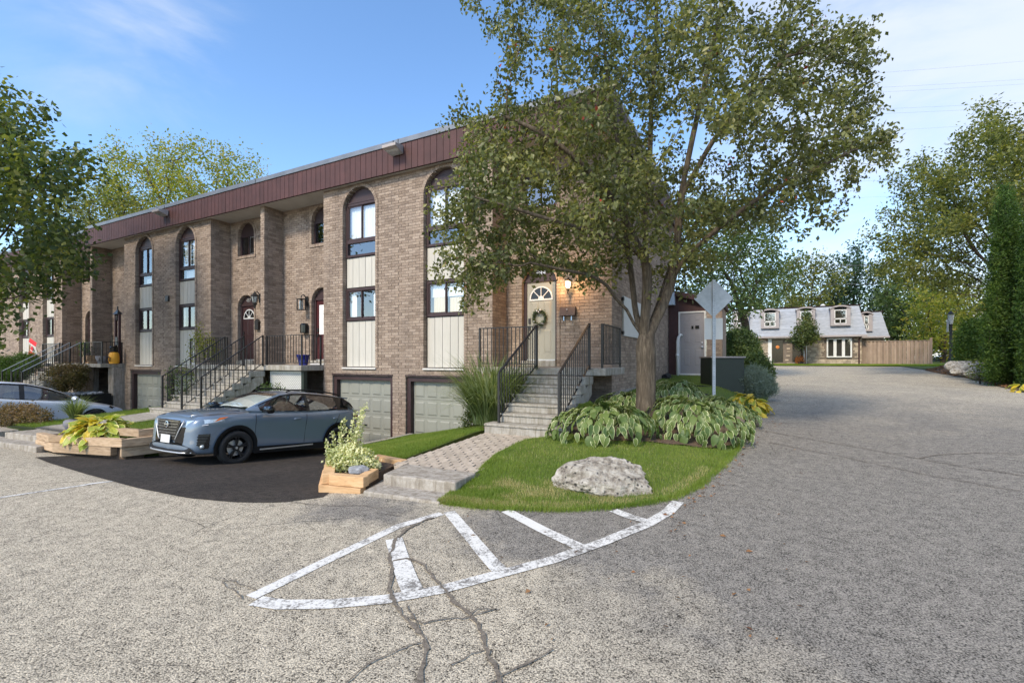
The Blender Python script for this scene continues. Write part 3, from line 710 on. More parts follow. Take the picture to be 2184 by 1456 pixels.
    if fan:
        rp(x0+.09,2.55,xm-.05,3.18); rp(xm+.05,2.55,x1-.09,3.18)
        fn=MB(); fr=.33; zc=3.22
        for i in range(12):
            a0=math.pi*i/12;a1=math.pi*(i+1)/12
            q=[(fr,a0),(fr,a1),(fr-.035,a1),(fr-.035,a0)]; fv=[(xm+rr*math.cos(a),y3+.012,zc+rr*math.sin(a)) for rr,a in q]; bv=[(x,y3+.03,z) for x,_,z in fv]
            fn.add(fv+bv,[(0,1,2,3),(0,4,5,1),(3,2,6,7)])
        fn.box(xm-fr,y3+.010,zc-.04,xm+fr,y3+.03,zc)
        for k in (45,90,135):
            a=R(k); fn.bar((xm,y3+.02,zc),(xm+(fr-.02)*math.cos(a),y3+.02,zc+(fr-.02)*math.sin(a)),.02,.02,(0,1,0))
        halfdisc(fn,xm,zc,zc+.001,.08,y3+.008,y3+.03)
        F_=fn.build('fanlight',M['white'],dob)
        gl=MB(); halfdisc(gl,xm,zc,zc+.001,fr-.02,y3+.024,y3+.0295); gl.build('pane',M['gloss'],F_)
    else:
        gl=MB(); gl.box(x0+.14,y3+.02,2.5,x1-.14,y3+.031,3.5); fo=gl.build('door_glass',M['curtain'],dob)
    hd=MB(); hx=x0+.07; hd.box(hx-.03,y3-.0,2.58,hx+.03,y3+.03,2.72); hd.box(hx-.03,y3,2.42,hx+.03,y3+.03,2.53); hd.tube([(hx,y3,2.4),(hx,y3-.05,2.38),(hx,y3-.05,2.2),(hx,y3,2.18)],.012); hd.build('door_handle',M['black'],dob)
    # --- interior behind the openings
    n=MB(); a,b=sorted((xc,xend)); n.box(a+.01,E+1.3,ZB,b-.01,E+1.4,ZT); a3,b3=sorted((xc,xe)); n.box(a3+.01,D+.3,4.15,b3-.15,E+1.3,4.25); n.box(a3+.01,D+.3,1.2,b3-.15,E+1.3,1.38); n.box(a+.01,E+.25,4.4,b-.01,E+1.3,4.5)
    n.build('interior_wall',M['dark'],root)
    # --- fascia / soffit / roof
    fy=D-.2; zf0,zf1=6.87+fz,7.60+fz
    a,b=sorted((xc,xend)); b2=b+(.22 if endwall else 0); a2=a-(roofend or 0)
    pitch=.207; nb=int((b2-a2)/pitch); pitch=(b2-a2)/nb
    k='fb%.3f'%pitch; me=boxes_shared(k,pitch-.014,.022,zf1-zf0,M['fascia'],.004)
    for i in range(nb): inst('fascia_board',me,root,(a2+i*pitch+.007,fy-.022+random.uniform(-.002,.002),zf0))
    q=MB(); q.box(a2,fy+.003,zf0+.004,b2,fy+.05,zf1+.02); q.build('fascia_back',M['gap'],root)
    q=MB(); q.box(a2,fy+.051,6.90+fz,b2,E+.02,ZT+.01+fz if fz>=0 else 6.92+fz); q.build('soffit',M['soffit'],root)
    q=MB(); q.box(a2-.01,fy-.05,7.604+fz,b2+.03,fy+.14,7.745+fz); 
    if endwall: q.box(b2-.14,fy+.14,7.604,b2+.03,20.3,7.745)
    q.build('roof_flashing',M['flash'],root,bevel=.006)
    q=MB(); q.box(a2,fy+.14,7.5+fz,b2-.145 if endwall else b2,20.3,7.66+fz); q.build('roof',M['flash'],root)
    if endwall:
        me=boxes_shared('fbs',.022,.19,zf1-zf0,M['fascia'],.004)
        for i in range(49): inst('fascia_board',me,root,(b2+.0,fy+.01+i*.207,zf0))
        q=MB(); q.box(b2-.06,fy+.05,zf0+.004,b2-.003,20.3,zf1+.0); q.build('fascia_back',M['gap'],root)
        q=MB(); q.box(xend-.02,E,6.9,b2-.06,20.3,6.94); q.build('soffit',M['soffit'],root)
        q=MB(); q.box(-9,20.02,.2,xend-.13,20.2,7.5); q.build('rear_wall',M['mortar'],root)
        q=MB(); q.box(xend-.30,E+.15,-.6,xend-.145,20,ZT); q.build('inner_wall',M['dark'],root)
        q=MB(); q.box(xend-.001,E-.004,.2,xend+.025,20.03,.86); q.build('foundation',M['foundation'],root,bevel=.01)
    return root,ac,dc
u1,ac1,dc1=unit(-8.98,-5.93,-3.07,'end brick townhouse with tan fanlight door behind the big tree','door_tan',endwall=True,number='489',
   cur=([(0,.27,.48,1,'curtain'),(.5,.27,1,1,'curtain')],[(0,.55,1,1,'curtain'),(.08,.12,.42,.55,'lampshade'),(.55,.1,.9,.52,'lampshade')]))
u2,ac2,dc2=unit(-8.98,-12.03,-15.04,'brick townhouse with dark red door and blue pot on its landing','door_red',fin=True,fan=False,
   cur=([(0,.27,1,.97,'curtain')],[(0,.08,.22,.97,'curtain'),(.82,.08,1,.97,'curtain')]))
u3,ac3,dc3=unit(-21.23,-18.03,-15.04,'brick townhouse with brown fanlight door left of the landing divider wall','door_brown',number='487',
   cur=([(.1,.27,.5,1,'curtain'),(.6,.27,1,1,'curtain'),(.2,.03,.9,.24,'curtain')],[(0,.1,.1,1,'curtain')]))
u4,ac4,dc4=unit(-21.23,-24.42,-27.5,'brick townhouse whose porch holds the yellow canister, flower in its lower arch window','door_brown',fin=True,
   cur=([(.8,.27,1,.9,'curtain'),(.3,.06,.9,.2,'curtain')],[(.8,.1,1,1,'curtain')]),singles=True)
u5,ac5,dc5=unit(-33.6,-30.53,-27.55,'far brick townhouse partly behind the left maple, hedge before its landing','door_brown',singles=False,fz=-.12,cur=([],[(.6,.1,.95,1,'curtain')]))
u6,ac6,dc6=unit(-33.6,-36.7,-43.5,'last brick townhouse at the left edge, mostly hidden by the maple','door_brown',singles=False,fz=-.12,cur=([],[(.1,.1,.9,.9,'curtain')]))
# flood lamps under the roof flashing
def flood(px,py,label):
    p=WY(px,py,D-.5); t=thing('flood_lamp',label,'lamp',(p.x,D-.22,p.z),'flood lamps under the roof edge')
    mb=MB(); x,z=p.x,p.z
    mb.add([(x-.24,D-.62,z-.02),(x+.24,D-.62,z-.02),(x+.20,D-.26,z-.12),(x-.20,D-.26,z-.12),(x-.24,D-.62,z+.06),(x+.24,D-.62,z+.06),(x+.20,D-.24,z+.12),(x-.20,D-.24,z+.12)],[(3,2,1,0),(4,5,6,7),(0,1,5,4),(1,2,6,5),(2,3,7,6),(3,0,4,7)])
    mb.build('lamp_housing',M['taupe'],t,bevel=.01)
    mb=MB(); mb.add([(x-.2,D-.6,z-.022),(x+.2,D-.6,z-.022),(x+.17,D-.3,z-.117),(x-.17,D-.3,z-.117)],[(0,1,2,3)]); mb.build('lamp_lens',M['lens'],t)
    mb=MB(); mb.box(x-.05,D-.30,z-.05,x+.05,D-.23,z+.15); mb.tube([(x+.1,D-.35,z+.1),(x+.1,D-.35,z+.28)],.012); mb.build('lamp_bracket',M['black'],t)
flood(835,315,'grey box flood lamp under the roof edge above the two near garages'); flood(338,452,'grey box flood lamp under the roof edge near its left end')
# vent between the far windows
mb=MB(); p=WY(358,637,D-.01); mb.box(p.x-.11,D-.06,p.z-.11,p.x+.11,D-.005,p.z+.11); mb.box(p.x-.08,D-.07,p.z-.08,p.x+.08,D-.06,p.z-.05); mb.box(p.x-.08,D-.07,p.z+.0,p.x+.08,D-.06,p.z+.03)
tag(mb.build('wall_vent',M['black']),'small black square vent in the brick between two arched windows','vent')
# ================================================================ STAIRS & LANDINGS
LZ=1.465; LY=9.5
def stairs(name,label,x0,x1,xl0,xl1,n,ybase,zbase,slabx,mat,group='concrete entrance stairs'):
    t=thing(name,label,'stairs',((x0+x1)/2,LY,0),group)
    run=(LY-ybase)/(n-1) if n>1 else .3; rise=(LZ-zbase)/n
    run=(LY-ybase)/n
    for i in range(n-1):
        ya=ybase+i*run; z1=zbase+rise*(i+1)
        mb=MB(); xa,xb=(slabx if i==0 else (x0,x1))
        mb.box(xa,ya,z1-rise+(.002 if i else -.35),xb,ya+run+.06 if i<n-2 else LY-.003,z1)
        mb.box(xa-.0,ya-.025,z1-.045,xb+.0,ya-.001,z1-.001)
        mb.build('step',mat,t,bevel=.012)
    mb=MB()
    # raking side stringer
    zb0=zbase-.25
    V=[(x1-.02,ybase+.1,zbase-.3),(x1-.02,LY-.05,LZ-.55),(x1-.02,LY-.05,LZ-.2),(x1-.02,ybase+.1,zbase+.0)]
    V2=[(x0+.02,a,b) for _,a,b in V]
    mb.add(V+V2,[(0,1,2,3),(7,6,5,4),(0,4,5,1),(2,6,7,3),(1,5,6,2)]); mb.build('stair_waist',mat,t)
    mb=MB(); mb.box(xl0,LY,LZ-.16,xl1,E-.003,LZ); mb.box(xl0,LY-.02,LZ-.155,xl1,LY-.001,LZ-.004) ; mb.build('landing',mat,t,bevel=.014)
    return t,run,rise
def railing(label,pts,parent=None,post=(0,-1),h=.92,sp=.105,bot=.08,metal='black',cap=None,loop=False):
    """pts = ground-level polyline of the railing"""
    P=[Vector(p) for p in pts]; t=thing('iron_railing',label,'railing',tuple(P[0]),'black iron railings of the entrance stairs')
    top=MB()
    for a,b in zip(P,P[1:]):
        top.bar(a+Vector((0,0,h)),b+Vector((0,0,h)),.042,.022); 
    top.build('top_rail',M[cap or metal],t)
    bt=MB()
    for a,b in zip(P,P[1:]): bt.bar(a+Vector((0,0,bot)),b+Vector((0,0,bot)),.028,.018)
    bt.build('bottom_rail',M[metal],t)
    k='bal%.2f'%(h-bot)
    if k not in BOARDS:
        mb=MB(); mb.box(-.008,-.008,0,.008,.008,h-bot); o=mb.build('baluster',M['black']); BOARDS[k]=o.data; bpy.data.objects.remove(o)
    for a,b in zip(P,P[1:]):
        L2=math.hypot(b.x-a.x,b.y-a.y); n=max(1,int(L2/sp))
        for i in range(1,n):
            q=a.lerp(b,i/n); inst('baluster',BOARDS[k],t,q+Vector((0,0,bot)))
    for i,p in enumerate(P):
        mb=MB(); w=.042; mb.box(p.x-w/2,p.y-w/2,p.z-.01,p.x+w/2,p.y+w/2,p.z+h+.012); mb.build('post',M[metal],t)
    return t
# end unit
t1,run,rise=stairs('concrete_stairs','weathered concrete stairs with seven risers up to the tan front door',-4.40,-3.03,-5.92,-2.76,7,7.6,.28,(-4.55,-2.95),M['conc'])
rb=lambda x,y,z:Vector((x,y,z))
railing('black iron railing on the left side of the stairs, beside the tall reed grass',[rb(-4.32,7.75,.45),rb(-4.32,9.45,LZ-.02)],h=.95)
railing('black iron railing across the left edge of the tan door landing, behind the reed grass',[rb(-5.85,9.56,LZ),rb(-4.36,9.56,LZ)])
railing('black iron railing on the right side of the stairs, ending beside the hostas',[rb(-3.1,7.75,.45),rb(-3.1,9.45,LZ-.02)],h=.95)
railing('short black iron railing on the right end of the tan door landing',[rb(-2.86,9.56,LZ),rb(-2.86,11.0,LZ)])
# shared double landing of the middle units
t2,_,_=stairs('concrete_stairs','wide pale concrete stairs with three railings behind the blue car',-16.0,-13.72,-18.0,-12.03,8,7.45,.02,(-16.15,-13.6),M['conc'])
railing('black iron railing, leftmost of three on the wide stairs behind the blue car',[rb(-15.75,7.6,.2),rb(-15.75,9.45,LZ-.02)],h=.95,sp=.13)
railing('black iron railing, middle one of three on the wide stairs behind the blue car',[rb(-14.72,7.6,.2),rb(-14.72,9.45,LZ-.02)],h=.95,sp=.13)
railing('black iron railing, rightmost of three on the wide stairs, directly above the blue car',[rb(-13.76,7.6,.2),rb(-13.76,9.45,LZ-.02)],h=.95,sp=.13)
railing('black iron railing on the landing front and end beside the blue pot',[rb(-13.72,9.56,LZ),rb(-12.1,9.56,LZ),rb(-12.1,10.25,LZ)],sp=.12)
railing('black iron railing on the landing behind the flowering potted plants',[rb(-17.95,9.56,LZ),rb(-15.8,9.56,LZ)],sp=.12)
# far landing
t3,_,_=stairs('concrete_stairs','concrete stairs at the left edge, mostly hidden by bush and white car',-28.3,-26.1,-30.5,-24.45,8,7.45,.02,(-28.4,-26.0),M['conc'])
railing('railing with pale handrail, leftmost on the far stairs beside the green hedge',[rb(-28.25,7.6,.2),rb(-28.25,9.45,LZ-.02)],h=.95,sp=.13,cap='galv')
railing('railing with pale handrail in the middle of the far stairs',[rb(-27.2,7.6,.2),rb(-27.2,9.45,LZ-.02)],h=.95,sp=.13,cap='galv')
railing('railing with pale handrail, rightmost on the far stairs beside the bronze bush',[rb(-26.15,7.6,.2),rb(-26.15,9.45,LZ-.02)],h=.95,sp=.13,cap='galv')
railing('black iron railing around the far porch in front of the yellow canister',[rb(-26.1,9.56,LZ),rb(-24.5,9.56,LZ),rb(-24.5,10.25,LZ)],sp=.12)
railing('black iron railing on the far porch left of its stairs',[rb(-30.45,9.56,LZ),rb(-28.3,9.56,LZ)],sp=.12)
t4,_,_=stairs('concrete_stairs','landing slab at the very left edge behind the maple leaves',-41.0,-39.5,-42.5,-36.75,8,7.45,.02,(-41.1,-39.4),M['conc'])
# concrete base walls under the landings
def basewall(x0,x1,y0,y1,z0,z1,label,mat='foundation'):
    mb=MB(); mb.box(x0,y0,z0,x1,y1,z1); tag(mb.build('foundation_wall',M[mat],bevel=.01),label,'wall')
basewall(-24.85,-24.40,9.9,E-.01,-1.1,1.30,'stained concrete side wall under the far porch beside the garage')
basewall(-30.3,-26.2,9.9,10.1,-1.1,1.30,'dark base wall under the far porch behind the white car')
basewall(-18.0,-16.2,9.7,9.9,-1.1,1.30,'base wall under the landing behind the climbing plants')
# low dark timber wall with stones beyond the white car
t=thing('stone_bed','dark timber retaining bed topped with grey stones behind the white car','bed',(-21.8,9.0,-.6))
t.location=(-25.6,8.9,-.6)
mb=MB(); mb.box(-26.0,8.2,-.9,-24.3,9.8,.20); mb.build('retaining_wall',M['trim'],t)
for i in range(70):
    x=random.uniform(-25.9,-24.4); y_=random.uniform(8.25,9.7); r=random.uniform(.05,.12)
    mb=MB(); mb.lathe((x,y_,.22),[(.01,-r*.5),(r*.8,-r*.3),(r,.05*r),(r*.6,r*.5),(.01,r*.6)],7); mb.build('stone',M['stone'],t)
# lattice under the landing
t=thing('lattice_screen','white lattice screen under the landing behind the blue car','lattice',(-12.9,9.7,.6))
mb=MB(); frame(mb,-13.7,.15,-12.22,1.28,9.66,9.70,.04)
mb.build('frame',M['white'],t)
mb=MB(); x0,x1,z0,z1=-13.66,-12.26,.19,1.24
def clipseg(px_,pz_,dx,dz):
    ts=[]
    t0,t1=-9,9
    for p,d,lo,hi in ((px_,dx,x0,x1),(pz_,dz,z0,z1)):
        a=(lo-p)/d;b=(hi-p)/d
        if a>b:a,b=b,a
        t0=max(t0,a);t1=min(t1,b)
    return (t0,t1) if t1-t0>.03 else None
for i in range(-14,26):
    for sgn,yy in ((1,9.668),(-1,9.678)):
        px_=x0+i*.088; r_=clipseg(px_,z0 if sgn>0 else z1,1,sgn)
        if r_:
            a,b=r_; z_=z0 if sgn>0 else z1; mb.bar((px_+a,yy,z_+sgn*a),(px_+b,yy,z_+sgn*b),.034,.008,(0,1,0))
tag(mb.build('lattice_strip',M['white'],t),kind='stuff')
mb=MB(); mb.box(-12.18,9.6,-.9,-12.06,9.72,1.3); tag(mb.build('support_post',M['tgreen']),'dark green post supporting the landing corner beside the white lattice','post')
mb=MB(); mb.box(-13.7,9.72,-.9,-12.2,9.76,1.28); tag(mb.build('screen_back',M['trim']),'dark boarding behind the white lattice under the landing','boarding')
# ---- neighbour walk and lawn left of the blue car
def Ln(x,y):
    z=interp(y,[(4.3,-.12),(6,-.05),(7.3,.04),(9,.1),(11,.15)]); return z
o=gsheet('lawn_ground',M['gbase'],[(-11.75,4.95),(-11.75,9.6)],[(-14.68,4.9),(-14.6,9.6)],14,20,Ln,skirt=1.0); tag(o,kind='structure')
mb=MB(); mb.box(-11.75,5.6,-1.0,-11.6,10.2,.06); tag(mb.build('kerb_edging',M['timber_old']),'weathered timber edging on the left side of the driveway beside the blue car','edging')
o=gsheet('walk_path',M['conc'],[(-14.69,4.95),(-14.35,7.44)],[(-16.2,4.95),(-16.2,7.44)],10,6,lambda x,y:Ln(x,y)+.02,skirt=.6); tag(o,kind='structure')
o=gsheet('lawn_ground',M['gbase'],[(-16.2,4.8),(-16.2,9.6)],[(-17.5,4.8),(-17.5,9.6)],8,14,lambda x,y:Ln(x,y)-.01,skirt=1.0); tag(o,kind='structure')
slab('slab_step',[(-16.0,4.35),(-14.45,4.5),(-14.5,5.1),(-16.0,5.0)],-.5,-.10,M['conc_old'],'thick concrete slab step left of the yellow-green hosta planter')
slab('slab_step',[(-16.7,3.95),(-13.75,4.22),(-13.9,4.6),(-16.7,4.4)],-.5,-.235,M['conc_old'],'long low concrete slab step at the asphalt left of the hosta planter')
slab('slab_step',[(-18.6,4.25),(-16.75,4.35),(-16.75,4.9),(-18.6,4.8)],-.5,-.15,M['conc_old'],'narrow concrete slab at the left edge below the low shrub')
# ================================================================ TIMBER PLANTERS
def beam(t,a,b,z0,z1,w,mat,inner=1):
    a=Vector((a[0],a[1],0)); b=Vector((b[0],b[1],0)); d=(b-a).normalized(); n=Vector((-d.y,d.x,0))*w*inner
    mb=MB(); q=[a,b,b+n,a+n]; 
    if inner<0: q=q[::-1]
    mb.prism([(v.x,v.y) for v in q],z0,z1); mb.build('timber',mat,t,bevel=.006)
P1=thing('timber_planter','new orange-brown timber planter with variegated shrub beside the slab steps','planter',(-4.9,4.6,-.1))
tp=.165
pts=[WZ(673,992,tp),WZ(682,1030,tp),WZ(772,1036,tp),WZ(814,1014,tp)]
A0=(-5.62,4.85); A1=(-4.98,4.24); A2=(-4.38,4.36); A3=(-4.56,4.82)
beam(P1,A0,A1,.035,tp,.15,M['timber']); beam(P1,(A1[0]+.10,A1[1]+.02),A2,.035,tp-.002,.13,M['timber']); beam(P1,(A2[0]-.005,A2[1]+.0),A3,.035,tp-.001,.12,M['timber'])
beam(P1,(A0[0]-.04,A0[1]-.02),(A1[0]-.03,A1[1]-.03),-.2,.03,.15,M['timber']); beam(P1,(A1[0]-.02,A1[1]-.035),(A2[0]-.02,A2[1]-.03),-.2,.03,.12,M['timber'])
beam(P1,A0,(-5.3,5.35),.03,tp-.003,-.12,M['timber'],1); beam(P1,(-5.25,5.42),(-4.6,5.32),.03,.17,.12,M['timber'])
mb=MB(); mb.prism([(-5.5,4.85),(-4.98,4.34),(-4.45,4.44),(-4.6,4.85),(-4.72,5.4),(-5.25,5.4)],-.4,.10); mb.build('soil',M['soil'],P1)
P2=thing('timber_planter','long weathered timber planter holding the yellow-green hosta, left of the blue car','planter',(-12.8,4.7,-.3))
def bz(a,b,z0,z1,w,m='timber_old'): beam(P2,a,b,z0,z1,w,M[m])
bz((-14.35,4.40),(-13.55,4.35),-.14,.0,.13); bz((-13.54,4.35),(-12.9,4.75),-.14,-.002,.13)
bz((-14.3,4.37),(-13.3,4.33),-.32,-.145,.14); bz((-13.3,4.33),(-11.75,4.72),-.33,-.148,.14); bz((-12.9,4.42),(-11.45,4.78),-.143,.02,.14)
bz((-11.44,4.78),(-11.3,5.5),-.143,.02,.13); bz((-11.5,4.8),(-11.33,5.5),-.35,-.146,.13)
bz((-13.0,4.85),(-11.5,5.1),.022,.17,.13); bz((-11.5,5.1),(-11.32,6.3),.0,.17,.13); bz((-14.35,4.95),(-13.2,5.0),.01,.13,.12)
mb=MB(); mb.prism([(-14.3,4.5),(-13.5,4.45),(-12.9,4.6),(-11.55,4.9),(-11.5,5.2),(-14.3,5.1)],-.5,-.06); mb.build('soil',M['soil'],P2)
# rocks
def rock(name,c,r,label,mat,seed=1,lump=.35,flat=1.,cat='rock',sub=3,rot=0,facets=9):
    import bmesh
    rs=np.random.RandomState(seed)
    bm=bmesh.new(); bmesh.ops.create_icosphere(bm,subdivisions=sub,radius=1)
    dirs=rs.normal(size=(facets,3)); dirs/=np.linalg.norm(dirs,axis=1)[:,None]; cuts=rs.uniform(.62,.92,facets)
    from mathutils import noise as mn
    off=Vector(rs.uniform(0,50,3))
    cr,sr=math.cos(rot),math.sin(rot)
    for v in bm.verts:
        p=v.co.copy()
        for d_,k in zip(dirs,cuts):
            dv=Vector(d_); q=p.dot(dv)
            if q>k: p=p-dv*(q-k)*.92
        n=mn.fractal(p*1.3+off,1,2.1,4)*lump*.5+mn.fractal(p*5+off,.9,2.1,4)*lump*.14
        p=p*(1+n); p=Vector((p.x*r[0],p.y*r[1],p.z*r[2])); v.co=Vector((c[0]+p.x*cr-p.y*sr,c[1]+p.x*sr+p.y*cr,c[2]+p.z))
    me=bpy.data.meshes.new(name); bm.to_mesh(me); bm.free(); me.materials.append(mat)
    o=inst(name,me); 
    return tag(o,label,cat)
o=rock('lawn_boulder',(-1.68,5.50,.19),(.64,.36,.34),'large pitted grey-white limestone boulder on the front lawn',M['rock'],12,lump=.42,sub=6,facets=18,rot=.22,cat='boulder')
rock('planter_stone',(-4.72,4.60,.17),(.16,.10,.08),'slanted grey stone lying in the orange timber planter',M['stone'],5,.3,rot=.5,facets=14)
rock('planter_stone',(-5.33,4.98,.22),(.085,.08,.15),'upright rounded brown stone at the left corner of the orange planter',M['boulder'],8,.2)
rock('edging_boulder',(-.42,9.75,.30),(.35,.42,.30),'brown rounded boulder between the green hostas and the road',M['boulder'],14,.3)
rock('edging_boulder',(-.15,11.2,.30),(.22,.25,.14),'small flat boulder under the golden hosta by the road',M['boulder'],17,.3)
p=onG(1975,808); 
# ---- side wall items
sx=-3.07
def onside(px,py):
    a,b=dd(px); cz=sx/a; return W(px,py,cz)
p0=onside(1327,716); p1=onside(1367,650)
mb=MB(); mb.box(sx+.004,p0.y,p0.z,sx+.05,p1.y,p1.z); o=mb.build('access_hatch',M['panel'],bevel=.006); tag(o,'flat pale grey utility panel on the brick side wall behind the tree trunk','access panel')
for zz in (p0.z+.08,p1.z-.08):
    mb=MB(); mb.box(sx+.0,p0.y-.1,zz-.04,sx+.06,p0.y-.002,zz+.04); mb.build('hinge',M['black'],o)
mb=MB(); mb.box(sx+.0,18.9,3.75,sx+.26,19.3,4.25); tag(mb.build('meter_box',M['meter'],bevel=.01),'pale blue metal box high on the far end of the side wall','box')
mb=MB(); mb.tube([(sx+.1,17.7,.98),(sx+.12,18.3,1.02)],.12,10); mb.box(sx+.02,17.6,.9,sx+.3,18.4,1.0); tag(mb.build('hose_box',M['rubber']),'small black box on the grass against the side wall','box')
# ---- utility shed
SY=19.2
t=thing('utility_shed','attached utility shed with grey six-panel door at the far end of the side wall','shed',(-2.0,SY,1.1))
xa=WY(1452,0,SY).x; xb=WY(1503,0,SY).x; zt=WY(1475,668,SY).z; zb=WY(1475,797,SY).z
x_l=-3.06; x_r=WY(1540,0,SY).x; x_r=x_r
mb=MB(); mb.box(x_l,SY-.02,.8,xa-.08,SY+.1,zt+.7); mb.build('brown_board',M['brownboard'],t)
mb=MB(); frame(mb,xa-.08,zb-.04,xb+.04,zt+.07,SY-.05,SY+.05,.055); mb.build('door_frame',M['sillw'],t)
mb=MB(); mb.box(xa-.02,SY-.02,zb,xb-.015,SY+.03,zt+.01); dob=mb.build('door',M['door_grey'],t)
dw=xb-xa; dh=zt-zb
for (fx,fz0,fz1) in [(.10,.86,.96),(.56,.86,.96),(.10,.50,.80),(.56,.50,.80),(.10,.12,.42),(.56,.12,.42)]:
    q=MB(); a0=xa+dw*fx;a1=a0+dw*.32;z0=zb+dh*fz0;z1=zb+dh*fz1;y=SY-.021
    q.add([(a0,y,z0),(a1,y,z0),(a1,y,z1),(a0,y,z1),(a0+.03,y+.012,z0+.03),(a1-.03,y+.012,z0+.03),(a1-.03,y+.012,z1-.03),(a0+.03,y+.012,z1-.03),(a0+.06,y-.006,z0+.06),(a1-.06,y-.006,z0+.06),(a1-.06,y-.006,z1-.06),(a0+.06,y-.006,z1-.06)],[(0,1,5,4),(1,2,6,5),(2,3,7,6),(3,0,4,7),(4,5,9,8),(5,6,10,9),(6,7,11,10),(7,4,8,11),(8,9,10,11)]); q.build('panel',M['door_grey'],dob)
mb=MB(); mb.box(xa+dw*.46,SY-.05,zb+dh*.74,xa+dw*.54,SY-.02,zb+dh*.79); mb.box(xa+dw*.62,SY-.05,zb+dh*.745,xa+dw*.78,SY-.02,zb+dh*.795); mb.build('number_plate',M['gloss'],dob)
mb=MB(); mb.lathe((xb-.09,SY-.06,zb+dh*.44),[(.01,-.04),(.04,-.02),(.04,.02),(.01,.04)],10,ax='y'); mb.lathe((xb-.09,SY-.03,zb+dh*.51),[(.01,-.02),(.03,-.01),(.03,.01),(.01,.02)],10,ax='y'); mb.build('door_handle',M['silver'],dob)
mb=MB(); mo=MB(); brickwall(mb,mo,(0,SY,0),(1,0,0),(0,-1,0),xb+.05,x_r-.05,.8,zt+.05,[],depth=.1); tag(mb.build('brickwork',M['brick'],t),kind='stuff'); mo.build('mortar_wall',M['mortar'],t)
mb=MB(); mb.box(x_r-.05,SY-.03,.8,x_r,SY+2.5,zt+.2); 
for i in range(8): mb.box(x_r+.001,SY+i*.3,.85,x_r+.015,SY+i*.3+.28,zt+.2)
mb.build('side_board',M['fence'],t)
mb=MB(); mb.add([(x_l,SY-.25,zt+.75),(x_r+.1,SY-.25,zt+.2),(x_r+.1,SY+2.6,zt+.2),(x_l,SY+2.6,zt+.75),(x_l,SY-.25,zt+.95),(x_r+.1,SY-.25,zt+.4),(x_r+.1,SY+2.6,zt+.4),(x_l,SY+2.6,zt+.95)],[(0,3,2,1),(4,5,6,7),(0,1,5,4),(1,2,6,5),(2,3,7,6),(3,0,4,7)]); mb.build('roof',M['brownboard'],t)
mb=MB(); mb.add([(xa-.1,SY,zt+.07),(x_r,SY,zt+.07),(x_r,SY,zt+.25),(x_l+.4,SY,zt+.72)],[(0,1,2,3)]); mb.add([(xa-.1,SY+.05,zt+.07),(x_r,SY+.05,zt+.07),(x_r,SY+.05,zt+.25),(x_l+.4,SY+.05,zt+.72)],[(3,2,1,0)]); mb.build('gable',M['brownboard'],t)
mb=MB(); mb.box(x_l,SY-.08,.6,x_r,SY-.02,zb-.045); mb.build('base',M['foundation'],t)
p=WY(1445,815,SY-.15)
mb=MB(); q=WY(1444,720,SY-.18); q2=WY(1449,715,SY-.10)
mb.tube([(p.x,SY-.18,.9),(p.x,SY-.18,q.z-.15),(p.x+.03,SY-.17,q.z),(p.x+.1,SY-.12,q2.z+.03),(p.x+.14,SY-.05,q2.z)],.05,10); mb.tube([(p.x,SY-.18,1.75),(p.x,SY-.18,1.85)],.06,10)
tag(mb.build('vent_pipe',M['white'],smooth=True),'white plastic pipe standing left of the grey shed door','pipe')
# ---- green transformer box
bc=Vector((-.86,15.8,0)); gz=Lr(-.9,15.5)
t=thing('transformer_box','dark green ground-mounted utility box beside the road','utility box',(bc.x,bc.y,gz))
a=ANG-R(90)
mb=MB(); mb.box(-.56,-.35,-.25,.43,.5,.90); mb.build('cabinet',M['tgreen'],t,local=True,bevel=.02)
mb=MB(); mb.box(-.59,-.39,.902,.46,.54,.945); mb.build('lid',M['taupe'],t,local=True,bevel=.01)
mb=MB(); mb.box(.431,-.3,-.2,.44,.3,.85); mb.build('side_panel',M['galv'],t,local=True)
t.rotation_euler=(0,0,R(27))
# ---- road sign seen from behind
sp=Vector((-.86,11.55,0))
sp=WY(1523,766,11.5); t=thing('road_sign','back of a diamond road sign on a galvanised perforated post','sign',(sp.x,sp.y,.5))
mb=MB(); 
a=.032
mb.box(-a,-.004,-.3,a,.0,2.95); mb.box(-a,.0,-.3,-a+.004,.03,2.95); mb.box(a-.004,0,-.3,a,.03,2.95); 
mb.build('post',M['galv'],t,local=True)
mb=MB()
for i in range(46): mb.lathe((0,-.0052,.3+i*.057),[(.006,-.0006),(.006,.0006)],6,ax='y')
tag(mb.build('post_hole',M['gap'],t,local=True),kind='stuff')
mb=MB(); cz_=2.96-.43+.0; hd_=.43
c=[(0,-hd_),(hd_*.86,0),(0,hd_),(-hd_*.86,0)]
def diam(mb,hw,hh,z,y0,y1,rr=.05):
    pts=[]
    for (x,zz) in [(0,-hh),(hw,0),(0,hh),(-hw,0)]:
        ln=math.hypot(x,zz) ; ux,uz=x/ln,zz/ln
        px_,pz_=-uz,ux
        pts+= [(x-ux*rr*.4-px_*rr*.5,z+zz-uz*rr*.4-pz_*rr*.5),(x-ux*rr*.08,z+zz-uz*rr*.08),(x-ux*rr*.4+px_*rr*.5,z+zz-uz*rr*.4+pz_*rr*.5)]
    n=len(pts); mb.add([(x,y0,z_) for x,z_ in pts]+[(x,y1,z_) for x,z_ in pts],[tuple(range(n)),tuple(range(2*n-1,n-1,-1))]+[(i,n+i,n+(i+1)%n,(i+1)%n) for i in range(n)])
diam(mb,.43,.43,2.53,.034,.038); mb.build('sign_plate',M['galv'],t,local=True)
mb=MB(); mb.box(-.20,.034,1.60,.20,.038,2.08); mb.build('lower_plate',M['white'],t,local=True)
t.rotation_euler=(0,0,R(22))
